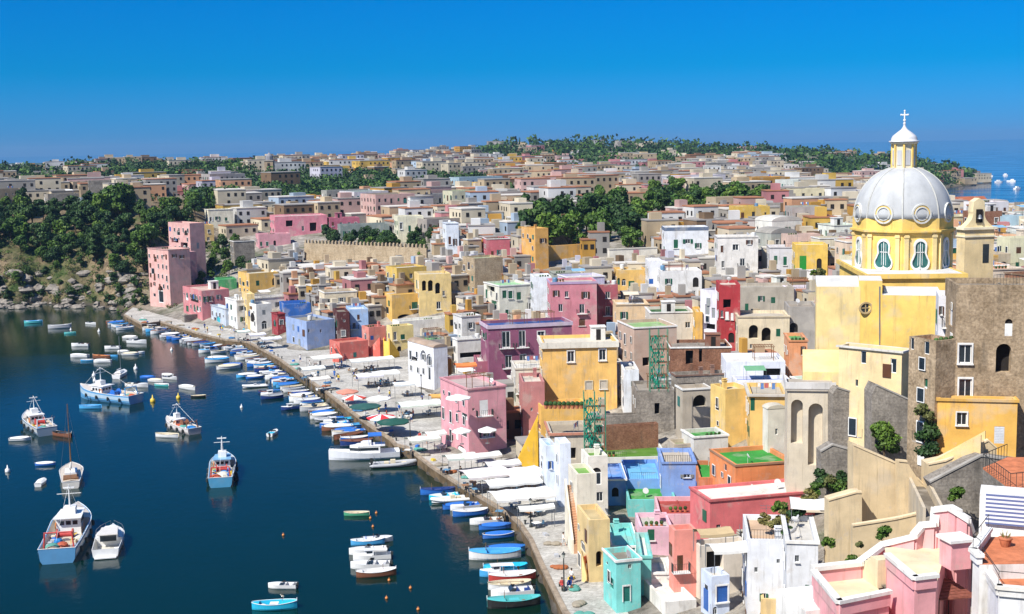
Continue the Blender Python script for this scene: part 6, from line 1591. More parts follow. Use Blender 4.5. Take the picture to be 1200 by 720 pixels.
def mk_row(name, L=4.6, W=1.6, H=.55, dbl=True):
    r = proto(name, 'rowing_boat'); hb, ib, gb, rows = hull_parts(L, W, H, dbl=dbl, bow=1.3)
    build(hb, 'hull', [M_gloss], r); build(ib, 'interior', [M_gloss], r); build(gb, 'gunwale', [M_gloss], r)
    for s in (.25, .5, .74):
        x, w, h = at_s(rows, s); m = MB(); m.box(x-.13, x+.13, -w+.03, w-.03, h*.68, h*.68+.05); build(m, 'bench', [M_gloss], r)
    for sy in (-1, 1):
        m = MB(); m.tube((-1.3, sy*.35, H*.9), (1.3, sy*.45, H*.95), .025, 4); m.box(-1.6, -1.2, sy*.35-.07, sy*.35+.07, H*.88, H*.92); build(m, 'oar', [M_wood], r)
def mk_cov(name, L=5.2, W=1.8, H=.6, dbl=True):
    r = proto(name, 'covered_boat'); hb, ib, gb, rows = hull_parts(L, W, H, dbl=dbl, bow=1.3)
    build(hb, 'hull', [M_gloss], r); build(gb, 'gunwale', [M_gloss], r)
    m = MB(); vs = []; n = 12
    for i in range(n+1):
        s = .06+.86*i/n; x, w, h = at_s(rows, s); rg = .42*math.sin(math.pi*min(1, max(0, (s-.03)/.95)))**.6
        vs += [(x, -w-.03, h-.1), (x, -w*.9, h+.05), (x, -w*.4, h+rg*.8), (x, 0, h+rg), (x, w*.4, h+rg*.8), (x, w*.9, h+.05), (x, w+.03, h-.1)]
    m.add(vs, [(i*7+j, i*7+j+1, (i+1)*7+j+1, (i+1)*7+j) for i in range(n) for j in range(6)])
    build(m, 'cover', [M_canvas], r)
    m = MB(); x, w, h = at_s(rows, .93); m.tube((x, 0, h), (x, 0, h+.25), .04, 5); build(m, 'bollard', [M_wood], r)
def mk_mot(name, L=5.4, W=2.0, H=.75):
    r = proto(name, 'motorboat'); hb, ib, gb, rows = hull_parts(L, W, H, stern=.86, bow=1.25)
    build(hb, 'hull', [M_gloss], r); build(ib, 'interior', [M_gloss], r); build(deck(rows, .58, .99), 'foredeck', [M_gloss], r)
    m = MB(); x, w, h = at_s(rows, .57); m.add([(x, -w*.8, h+.02), (x, w*.8, h+.02), (x-.35, w*.7, h+.42), (x-.35, -w*.7, h+.42), (x-.9, w*.78, h+.38), (x-.75, w*.85, h+.02), (x-.9, -w*.78, h+.38), (x-.75, -w*.85, h+.02)], [(0, 1, 2, 3), (1, 5, 4, 2), (0, 3, 6, 7)]); build(m, 'windshield', [M_glass], r)
    for s, d in ((.12, .35), (.38, .3)):
        x, w, h = at_s(rows, s); m = MB(); m.box(x-d/2, x+d, -w+.1, w-.1, .12, h*.75); m.box(x-d/2, x-d/2+.1, -w+.1, w-.1, h*.75, h*1.1); build(m, 'seat', [M_canvas], r)
    build(outboard(-L/2, H*.7), 'outboard_motor', [M_iron], r)
def mk_gozzo(name, L=6.4, W=2.2, H=.8):
    r = proto(name, 'fishing_boat'); hb, ib, gb, rows = hull_parts(L, W, H, dbl=True, bow=1.45)
    build(hb, 'hull', [M_gloss], r); build(ib, 'interior', [M_gloss], r); build(gb, 'gunwale', [M_gloss], r)
    build(deck(rows, .66, .99), 'foredeck', [M_gloss], r); m = deck(rows, .02, .16); build(m, 'stern_deck', [M_gloss], r)
    m = MB(); m.box(-.6, .5, -.45, .45, .12, .75); m.box(-.66, .56, -.5, .5, .75, .82); build(m, 'engine_box', [M_gloss], r)
    m = MB(); m.tube((1.1, 0, .3), (1.1, 0, 2.0), .04, 5); build(m, 'pole', [M_wood], r)
    m = MB(); m.blob((-1.7, .2, .4), .42, 7, 0, (1.2, 1, .5)); m.blob((-1.3, -.3, .38), .35, 7, 0, (1, 1.1, .5)); build(m, 'net_pile', [M_canvas], r)
    m = MB(); x, w, h = at_s(rows, .99); m.tube((x, 0, h-.3), (x+.05, 0, h+.35), .06, 6); build(m, 'stem_post', [M_gloss], r)
def mk_cab(name, L=6.4, W=2.3, H=.9):
    r = proto(name, 'cabin_boat'); hb, ib, gb, rows = hull_parts(L, W, H, stern=.86, bow=1.25)
    build(hb, 'hull', [M_gloss], r); build(ib, 'interior', [M_gloss], r); build(deck(rows, .5, .99, camber=.22), 'foredeck', [M_gloss], r)
    m = MB(); m.prism([(-.3, -.75), (1.2, -.6), (1.2, .6), (-.3, .75)], H, H+.85); c = build(m, 'cabin', [M_gloss], r)
    g = MB(); g.add([(1.205, -.5, H+.45), (1.205, .5, H+.45), (1.205, .5, H+.78), (1.205, -.5, H+.78)], [(0, 1, 2, 3)]); g.box(-.1, .9, -.757, -.70, H+.42, H+.72); g.box(-.1, .9, .70, .757, H+.42, H+.72); build(g, 'window', [M_glass], c)
    m = MB(); m.box(-.5, 1.35, -.82, .82, H+.86, H+.93); build(m, 'roof', [M_gloss], c)
    m = MB(); m.add([(-2.6, -.85, H+.8), (-.5, -.85, H+.9), (-.5, .85, H+.9), (-2.6, .85, H+.8)], [(0, 1, 2, 3)]); 
    for x in (-2.5, -.6):
        for y in (-.8, .8): m.tube((x, y, H*.8), (x, y, H+.85), .025, 4)
    build(m, 'cover', [M_canvas], r); build(outboard(-L/2, H*.7, 1.1), 'outboard_motor', [M_iron], r)
def mk_rib(name, L=7.0, W=2.6):
    r = proto(name, 'inflatable_boat'); m = MB(); pts = []
    for i in range(15):
        s = i/14; w = 1.0 if s < .6 else max(0.02, 1-((s-.6)/.4)**2.2); pts.append((-L/2+L*s, w*(W/2-.28), .38+.35*s**3))
    for sy in (-1, 1):
        for p, q in zip(pts[:-1], pts[1:]): m.tube((p[0], sy*p[1], p[2]), (q[0], sy*q[1], q[2]), .28, 10)
        m.tube((pts[0][0], sy*pts[0][1], .38), (pts[0][0]-.5, sy*pts[0][1], .4), .28, 10, 0, .08)
    build(m, 'tube', [M_gloss], r)
    m = MB(); poly = [(x, y) for x, y, z in pts]+[(x, -y) for x, y, z in reversed(pts)]; m.prism(poly, .1, .3); build(m, 'hull', [M_gloss], r)
    m = MB(); m.box(-.6, .2, -.35, .35, .3, 1.1); m.box(-1.6, -.9, -.5, .5, .3, .8); m.box(1.2, 2.0, -.45, .45, .3, .6); build(m, 'seat', [M_canvas], r)
    m = MB(); m.tube((-L/2+.5, -.9, .6), (-L/2+.3, -.9, 1.7), .04, 4); m.tube((-L/2+.5, .9, .6), (-L/2+.3, .9, 1.7), .04, 4); m.tube((-L/2+.3, -.9, 1.7), (-L/2+.3, .9, 1.7), .04, 4); build(m, 'roll_bar', [M_metal], r)
    build(outboard(-L/2+.1, .7, 1.4), 'outboard_motor', [M_iron], r)
mk_row('row'); mk_cov('cov'); mk_mot('mot'); mk_gozzo('goz'); mk_cab('cab'); mk_rib('rib')
mk_cov('cov2', 5.6, 2.1, .7, False)
PL = {'row': 4.6, 'cov': 5.2, 'mot': 5.4, 'goz': 6.4, 'cab': 6.4, 'rib': 7.0, 'cov2': 5.6}
CC = {'white': WHC, 'blue': (.03, .16, .55, 1), 'sky blue': (.08, .4, .75, 1), 'cyan': (.03, .5, .75, 1), 'turquoise': (.1, .5, .5, 1), 'green': (.08, .35, .2, 1), 'brown': (.22, .09, .05, 1), 'red': (.5, .06, .05, 1), 'grey': (.45, .46, .48, 1), 'cream': (.7, .62, .45, 1), 'navy': (.02, .05, .2, 1), 'orange': (.6, .22, .06, 1), 'black': (.03, .03, .03, 1), 'yellow': (.7, .5, .06, 1)}
BOATS = []
def boat(tp, x, y, hd, L, hull='white', inner='white', cover='blue', trim=None, label=None, grp=None, z=0.0):
    L *= .8; r = copy_tree(PROTO[tp]); s = L/PL[tp]; r.location = (x, y, z); r.rotation_euler = (RF.uniform(-.03, .03), 0, hd); r.scale = (s, s, s)
    cm = {'hull': hull, 'tube': hull, 'interior': inner, 'foredeck': inner, 'stern_deck': inner, 'bench': inner, 'cabin': 'white', 'roof': 'white', 'cover': cover, 'seat': cover, 'net_pile': cover, 'gunwale': trim or inner, 'engine_box': trim or inner, 'stem_post': trim or 'white'}
    for ch in r.children_recursive:
        k = ch.name.split('.')[0]
        if k in cm:
            c = CC[cm[k]]; f = RF.uniform(.88, 1.0); ch.color = (c[0]*f, c[1]*f, c[2]*f, 1)
    tag(r, label, 'boat', grp); BOATS.append(r); return r
def pb(tp, px, py, hd, L, *a, **k):
    x, y = atz(px, py, 0.2); return boat(tp, x, y, rad(hd), L, *a, **k)
# boats lying free in the bay, photo positions
pb('row', 39, 378, 10, 6.5, 'turquoise', 'sky blue', label='turquoise rowing boat farthest left near the cliff shore')
pb('goz', 70, 384, 8, 8.2, 'grey', 'grey', 'grey', label='long grey boat near the cliff shore, right of the turquoise rowing boat')
pb('row', 82, 390.5, 5, 4, 'turquoise', 'turquoise', label='tiny teal dinghy just below the long grey boat')
pb('mot', 107, 379.5, -30, 4.8, 'white', 'white', 'grey', label='white motorboat near the cliff shore, nearest to the rocks')
pb('mot', 94, 405, 175, 6, 'white', 'white', 'brown', label='white motorboat with brown seats in the upper left bay')
pb('cov2', 93, 418, 170, 6, 'white', 'white', 'white', label='white covered boat at the left of the small boat cluster')
pb('row', 102, 422.5, 175, 4, 'sky blue', 'white', label='small pale blue dinghy touching the white covered boat on the left')
pb('goz', 119, 419, 165, 6, 'brown', 'orange', 'brown', label='orange brown wooden boat in the upper left bay')
pb('cov2', 120, 424, 178, 5.4, 'white', 'white', 'white', label='white boat directly below the orange brown wooden boat')
pb('row', 130, 418, 170, 4.6, 'sky blue', 'sky blue', label='pale blue dinghy right of the orange brown boat')
pb('mot', 132, 408, 175, 5.4, 'white', 'white', 'grey', label='white open boat above the small sailing mast')
pb('cov', 144.5, 412, -5, 3.8, 'white', 'white', 'white', label='short white covered dinghy between two white boats in the upper bay')
pb('cov2', 153, 415.5, 5, 5.2, 'white', 'white', 'cream', label='white boat with cream cover, right of the short white dinghy')
pb('mot', 161, 414, 8, 4.5, 'white', 'white', 'navy', label='white boat with navy seats in the upper right of the bay cluster')
pb('cov2', 153, 396, -15, 5.5, 'white', 'cream', 'white', label='upper of the two white boats off the dark pink house reflection')
pb('mot', 161, 401.5, -18, 7.0, 'white', 'white', 'white', label='lower of the two white boats off the dark pink house reflection')
pb('mot', 161, 452.5, -14, 6.4, 'white', 'white', 'cream', label='white launch right of the blue fishing trawler with deck gear')
pb('cov', 173, 442.5, -8, 4.4, 'blue', 'blue', 'blue', label='dark blue covered dinghy at the left of the diagonal row')
pb('cov2', 183, 446.5, -25, 4.8, 'white', 'white', 'cream', label='white covered dinghy second in the diagonal row')
pb('row', 189.5, 451.5, -20, 4.4, 'turquoise', 'white', label='teal edged white dinghy third in the diagonal row')
pb('cov', 196.5, 439.5, -20, 3.8, 'white', 'white', 'white', label='small white tender, upper of the pair near the tower reflection')
pb('mot', 199.5, 443.5, -25, 4.6, 'white', 'white', 'navy', label='white motor dinghy with dark seat, lower of the pair near the tower reflection')
pb('cov2', 220.5, 455, -40, 6, 'white', 'cream', 'white', label='white covered boat right of the diagonal row, above the dark dinghy')
pb('row', 232.5, 464.5, 5, 3.8, 'black', 'cream', label='dark little dinghy with cream inside, lowest right of the small boats')
pb('row', 106, 477.5, -5, 5.6, 'sky blue', 'sky blue', label='blue tender lying beside the bow of the blue fishing trawler')
pb('cov2', 23.5, 515, 10, 4.6, 'white', 'white', 'white', label='round white tender left of the dark hulled trawler')
pb('goz', 73, 510, -30, 6.0, 'brown', 'black', 'grey', label='dark brown work boat alongside the dark hulled trawler')
pb('row', 196, 511, -15, 5.6, 'white', 'cream', label='white and cream skiff tied to the small red decked fishing boat')
pb('cov', 53, 544, 5, 4.0, 'blue', 'white', 'white', label='blue and white dinghy above the white covered speedboat')
pb('cov2', 48, 566, 95, 4.4, 'white', 'white', 'white', label='white covered speedboat between the left edge and the classic yacht')
pb('mot', 320, 508, 80, 4.6, 'white', 'white', 'cyan', label='cyan canvas topped boat alone in the middle of the bay')
pb('row', 418, 602.5, -3, 4.4, 'green', 'cream', label='small green and cream rowing boat off the awning terrace')
pb('goz', 431, 636, 6, 5.4, 'sky blue', 'white', 'sky blue', label='sky blue boat at the top of the raft of moored boats')
pb('mot', 443, 633, 8, 4.8, 'white', 'white', 'blue', label='white boat right behind the sky blue boat of the raft')
pb('mot', 431, 647, 186, 5.8, 'white', 'white', 'white', label='white boat second row of the raft of moored boats')
pb('cab', 436, 654, 186, 5.8, 'white', 'white', 'white', label='white cabin boat in the middle of the raft of moored boats')
pb('mot', 434, 664, 178, 6.0, 'white', 'white', 'grey', label='long white boat just above the dark hulled one in the raft')
pb('goz', 441, 673, 8, 5.9, 'brown', 'white', 'white', label='dark brown hulled boat at the bottom of the raft')
pb('mot', 331, 687, 175, 4.2, 'white', 'white', 'grey', label='slim white motorboat alone above the bright blue boat')
pb('goz', 322, 711, 2, 6.2, 'cyan', 'cyan', 'white', trim='white', label='bright blue long boat at the bottom edge of the bay')
for (px, py) in ((434, 608), (441, 602), (456, 681), (481, 690), (453, 702), (490, 715), (332, 628), (437, 618)):
    x, y = atz(px, py, 0); m = MB(); m.blob((0, 0, .1), .18, 8); m.tube((0, 0, .2), (0, 0, .42), .03, 4)
    o = build(m, 'buoy', [M_paint], None, CC['orange'], smooth=True); o.location = (x, y, 0); tag(o, 'small orange mooring buoy floating off the raft of boats', 'buoy', 'orange mooring buoys')
for px, py, c, r in ((179, 471, 'yellow', .55), (209, 467, 'yellow', .45), (9, 553, 'white', .42), (116, 389, 'white', .4), (110, 441, 'white', .45), (111, 447, 'white', .4), (159, 433, 'white', .5), (283, 478, 'white', .3), (83, 387+0, 'white', .3), (201, 411, 'white', .35)):
    x, y = atz(px, py, 0); m = MB(); m.lathe([(r*.5, -.3), (r, 0), (r*.9, r), (r*.3, r*1.4), (r*.12, r*2.6)], 10)
    o = build(m, 'buoy', [M_paint], None, CC[c], smooth=True); o.location = (x, y, 0); tag(o, {179: 'yellow cone buoy below the diagonal row of dinghies', 209: 'slim yellow buoy left of the dark little dinghy', 9: 'white buoy nearest the left edge of the photo', 116: 'white buoy below the motorboat near the rocks', 110: 'white buoy above the blue trawler, upper of two', 111: 'white buoy above the blue trawler, lower of two', 159: 'white buoy at the top of the diagonal dinghy row', 283: 'faint white buoy above the big blue trawler', 83: 'tiny white buoy by the teal dinghy', 201: 'small white buoy in the tower reflection'}[px], 'buoy')
# boats moored stern to the quay
def seg_at(poly, d):
    for p, q in zip(poly[:-1], poly[1:]):
        L = math.dist(p, q)
        if d <= L: t = d/L; return (p[0]+(q[0]-p[0])*t, p[1]+(q[1]-p[1])*t), math.atan2(q[1]-p[1], q[0]-p[0])
        d -= L
    return None
QB = QE[0:]
tot = sum(math.dist(a, b) for a, b in zip(QB[:-1], QB[1:]))
MO = {}
d = 3.0; ii = 0
while d < tot-3:
    r = seg_at(QB, d)
    if r is None: break
    (x, y), a = r; px, py = proj((x, y, QZ))
    gap = (452 < px < 505) or px > 492 or px < 150
    if not gap:
        two = 290 < px < 400
        L = RF.uniform(4.6, 7.4); n = (math.sin(a+math.pi), math.cos(a)); nx, ny = -abs(math.sin(a)), -abs(math.cos(a))*1.0
        # outward normal of the quay (towards the water)
        nx, ny = math.sin(a), -math.cos(a)
        if sdf(LAND, np.array([x+nx*3]), np.array([y+ny*3]))[0] > 0: nx, ny = -nx, -ny
        for row in range(2 if two and RF.random() < .35 else 1):
            off = .9+L/2+row*(L*1.02); hd = math.atan2(ny, nx)+RF.uniform(-.16, .16)
            tp = RF.choice(['goz', 'goz', 'cov', 'cov', 'mot', 'mot', 'cab', 'row', 'cov2', 'rib'])
            hl = RF.choice(['white', 'white', 'white', 'blue', 'sky blue', 'white', 'navy', 'grey', 'brown']); iv = RF.choice(['white', 'white', 'grey', 'sky blue', 'cream', 'brown']); cv = RF.choice(['blue', 'blue', 'sky blue', 'white', 'cream', 'navy', 'grey'])
            if tp == 'rib': hl = RF.choice(['grey', 'white', 'black'])
            b = boat(tp, x+nx*off, y+ny*off, hd, L, hl, iv, cv)
            seg = 'below the far pink houses' if px < 215 else 'below the white house row' if px < 300 else 'below the pale blue netted building' if px < 365 else 'beside the cafe square' if px < 440 else 'near the pink quay house'
            kd = {'goz': 'open fishing boat with '+cv+' net pile', 'cov': 'boat under '+cv+' canvas', 'cov2': 'transom boat under '+cv+' canvas', 'mot': 'motorboat with '+cv+' seats', 'cab': 'cabin boat', 'row': 'rowing boat', 'rib': 'inflatable boat'}[tp]
            MO.setdefault(hl+' '+kd+' moored '+seg, []).append((px, b)); b['group'] = 'boats moored along the quay'
        d += RF.uniform(2.3, 3.0)
    else: d += 1.0
for k_, L_ in MO.items():
    L_.sort(key=lambda t: t[0])
    for i, (px, b) in enumerate(L_): b['label'] = k_ if len(L_) == 1 else k_.replace(' with', ',').replace('the pale blue', 'the')+', '+(ORD[i].replace(' from the', '').replace(' left', ''))
# boats lying off the awnings and the near quay
Q2 = [('goz', 513, 577, 190, 6.4, 'blue', 'navy', 'blue', 'dark blue fishing boat at the top of the rank below the awnings'), ('mot', 520, 583, 195, 5.4, 'cyan', 'white', 'cyan', 'cyan boat second in the rank below the awnings'), ('rib', 529, 586, 196, 7.2, 'white', 'white', 'cream', 'long white inflatable in the rank below the awnings'), ('cov', 537, 594, 195, 5.6, 'blue', 'blue', 'blue', 'blue canvas covered boat right of the long white inflatable'), ('mot', 546, 595, 196, 5.6, 'white', 'white', 'blue', 'white and blue boat near the awning quay, fourth of the rank'), ('goz', 551, 602, 195, 6.2, 'blue', 'white', 'sky blue', 'blue and white fishing boat, lowest of the rank below the awnings'),
      ('mot', 570, 612, 188, 5.6, 'white', 'white', 'brown', 'white boat with brown seats, topmost of the near trio at the quay bend'), ('cov', 580, 618, 190, 5.4, 'blue', 'blue', 'blue', 'blue canvas boat, middle of the near trio at the quay bend'), ('cov', 584, 628, 192, 5.2, 'blue', 'white', 'blue', 'blue covered boat, lowest of the near trio at the quay bend'),
      ('goz', 580, 652, 185, 8.0, 'white', 'sky blue', 'sky blue', 'large sky blue decked boat alone above the bottom cluster'), ('cov', 592, 645, 187, 6.2, 'sky blue', 'blue', 'blue', 'blue covered boat touching the large sky blue decked boat'),
      ('goz', 592, 668, 190, 6.6, 'cyan', 'cyan', 'cyan', 'cyan decked boat with a white wheel shelter, top of the bottom cluster'), ('cab', 584, 672, 190, 5.6, 'sky blue', 'white', 'white', 'small cabin boat in the bottom cluster'), ('goz', 600, 678, 192, 7.0, 'red', 'white', 'brown', 'red and white wooden boat in the bottom cluster'), ('row', 597, 687, 190, 6.2, 'white', 'cream', 'cream', 'white boat with honey wood inside in the bottom cluster'), ('mot', 600, 696, 190, 6.0, 'white', 'white', 'navy', 'white boat with navy seats in the bottom cluster'), ('goz', 602, 708, 190, 7.4, 'black', 'turquoise', 'brown', 'black hulled boat with turquoise deck at the bottom edge'),
      ('goz', 418, 500, 205, 6.2, 'blue', 'sky blue', 'blue', 'blue fishing boat above the white motor yacht'), ('cov2', 414, 507, 205, 5.4, 'white', 'blue', 'blue', 'white hulled blue covered boat just above the motor yacht'), ('goz', 408, 493, 205, 6.0, 'sky blue', 'cyan', 'cyan', 'sky blue open boat left of the round red umbrella')]
for q in Q2: pb(q[0], q[1], q[2], q[3], q[4], q[5], q[6], q[7], label=q[8])
pb('rib', 462, 545, 8, 8.6, 'grey', 'white', 'cream', label='big pale grey inflatable boat below the white motor yacht')
pb('goz', 310, 460, -20, 3.6, 'navy', 'brown', 'brown', label='small dark boat floating alone off the netted building')
# white motor yacht
def yacht():
    x, y = atz(427, 537, 0); r = empty('motor_yacht', (x, y, 0), rad(187)); tag(r, 'white flybridge motor yacht with a blue canvas top at the quay', 'boat'); L = 11.5
    hb, ib, gb, rows = hull_parts(L, 3.5, 1.05, stern=.85, bow=1.6, full=.4); build(hb, 'hull', [M_gloss], r, (.72, .74, .78, 1)); build(ib, 'cockpit', [M_gloss], r, WHC); build(deck(rows, .28, .99, camber=.25), 'foredeck', [M_gloss], r, WHC)
    m = MB(); m.prism([(-2.6, -1.25), (1.0, -1.15), (2.3, -.6), (2.3, .6), (1.0, 1.15), (-2.6, 1.25)], 1.0, 2.15); c = build(m, 'cabin', [M_gloss], r, WHC)
    m = MB(); m.prism([(-2.3, -1.28), (1.02, -1.18), (2.33, -.62), (2.33, .62), (1.02, 1.18), (-2.3, 1.28)], 1.5, 1.95); build(m, 'window', [M_glass], c)
    m = MB(); m.prism([(-3.4, -1.3), (1.0, -1.2), (1.7, 0), (1.0, 1.2), (-3.4, 1.3)], 2.15, 2.28); m.prism([(-1.2, -1.0), (.1, -.9), (.5, 0), (.1, .9), (-1.2, 1.0)], 2.28, 2.75); build(m, 'flybridge', [M_gloss], r, WHC)
    m = MB(); m.prism([(-2.9, -1.2), (-.7, -1.2), (-.7, 1.2), (-2.9, 1.2)], 3.8, 3.95)
    for a in (-2.8, -.8):
        for b in (-1.1, 1.1): m.tube((a, b, 2.2), (a, b, 3.85), .03, 4)
    build(m, 'canvas_top', [M_canvas], r, CC['blue'])
    m = MB(); pts = [at_s(rows, s) for s in (.55, .7, .85, .97)]
    for sy in (-1, 1):
        P = [(a, sy*(b-.08), c2) for a, b, c2 in pts]; rail_mb(m, P, .55, 1.0, .02)
    build(m, 'bow_rail', [M_metal], r)
yacht()
def cruiser():
    x, y = atz(128.5, 640, 0); r = empty('cabin_cruiser', (x, y, 0), rad(102)); tag(r, 'white cabin cruiser with open aft cockpit beside the largest trawler', 'boat'); L = 10.5
    hb, ib, gb, rows = hull_parts(L, 3.6, 1.1, stern=.9, bow=1.25); build(hb, 'hull', [M_gloss], r, WHC); build(ib, 'cockpit', [M_gloss], r, (.6, .58, .52, 1)); build(deck(rows, .48, .99, camber=.25), 'foredeck', [M_gloss], r, WHC)
    m = MB(); m.prism([(-1.2, -1.2), (1.0, -1.1), (2.4, -.6), (2.4, .6), (1.0, 1.1), (-1.2, 1.2)], 1.1, 2.0); c = build(m, 'cabin', [M_gloss], r, WHC)
    m = MB(); m.prism([(-1.0, -1.22), (1.02, -1.12), (2.43, -.62), (2.43, .62), (1.02, 1.12), (-1.0, 1.22)], 1.5, 1.85); build(m, 'window', [M_glass], c)
    m = MB(); m.box(-1.25, -1.1, -1.0, 1.0, 1.0, 1.9); build(m, 'cabin_door', [M_glass], c)
    m = MB(); m.prism([(-2.0, -1.25), (1.4, -1.0), (1.4, 1.0), (-2.0, 1.25)], 2.0, 2.12); build(m, 'roof', [M_gloss], c, (.7, .66, .6, 1))
    m = MB(); m.box(-4.6, -4.0, -1.3, 1.3, .2, .8); m.box(-4.6, -3.0, -1.4, -.9, .2, .7); build(m, 'seat', [M_canvas], r, WHC)
    m = MB(); pts = [at_s(rows, s) for s in (.5, .65, .8, .97)]
    for sy in (-1, 1): rail_mb(m, [(a, sy*(b-.08), c2) for a, b, c2 in pts], .6, 1.0, .02)
    build(m, 'bow_rail', [M_metal], r)
    m = MB(); m.box(-5.7, -5.15, -1.3, 1.3, .1, .25); build(m, 'swim_platform', [M_gloss], r, WHC)
cruiser()
def classic():
    x, y = atz(84, 562, 0); r = empty('sailing_boat', (x, y, 0), rad(108)); tag(r, 'white classic sailing boat with tall bare mast, above the largest trawler', 'boat'); L = 12.0
    hb, ib, gb, rows = hull_parts(L, 3.6, 1.0, stern=.7, bow=1.4); build(hb, 'hull', [M_gloss], r, (.7, .66, .6, 1)); build(deck(rows, .03, .99, camber=.12), 'deck', [M_gloss], r, (.6, .52, .42, 1)); build(gb, 'gunwale', [M_gloss], r, WHC)
    m = MB(); m.box(-2.2, 1.2, -.9, .9, 1.0, 1.6); c = build(m, 'cabin', [M_gloss], r, WHC)
    m = MB(); m.box(-2.0, 1.0, -.915, -.88, 1.2, 1.45); m.box(-2.0, 1.0, .88, .915, 1.2, 1.45); build(m, 'window', [M_glass], c)
    m = MB(); m.box(-4.8, -2.4, -1.1, 1.1, 1.05, 1.35); build(m, 'cockpit_bench', [M_wood], r)
    m = MB(); m.tube((.6, 0, 1), (.6, 0, 11.8), .11, 8, 0, .06); build(m, 'mast', [M_wood], r)
    m = MB(); m.tube((.5, 0, 2.4), (-4.6, 0, 2.6), .08, 6); build(m, 'boom', [M_wood], r)
    m = MB(); m.tube((.3, 0, 2.55), (-4.3, 0, 2.75), .17, 8); build(m, 'furled_sail', [M_canvas], r, (.7, .66, .58, 1))
    m = MB()
    for p in ((5.8, 0, 1.3), (-5.8, 0, 1), (.4, 1.6, 1), (.4, -1.6, 1)): m.tube(p, (.6, 0, 11.6), .02, 3)
    build(m, 'rigging', [M_metal], r)
classic()
def small_sail():
    x, y = atz(141, 441, 0); r = empty('sailing_boat', (x, y, 0), rad(92)); tag(r, 'small white sailing boat with thin mast in the upper bay', 'boat')
    hb, ib, gb, rows = hull_parts(7.0, 2.5, .8, stern=.75, bow=1.3); build(hb, 'hull', [M_gloss], r, WHC); build(deck(rows, .3, .99, camber=.15), 'deck', [M_gloss], r, WHC); build(ib, 'cockpit', [M_gloss], r, (.5, .45, .38, 1))
    m = MB(); m.box(-1, 1.2, -.6, .6, .8, 1.2); build(m, 'cabin', [M_gloss], r, WHC)
    m = MB(); m.tube((.6, 0, .8), (.6, 0, 9), .07, 6); build(m, 'mast', [M_metal], r); m = MB(); m.tube((.6, 0, 1.7), (-2.3, 0, 1.8), .12, 6); build(m, 'boom', [M_canvas], r, WHC)
small_sail()
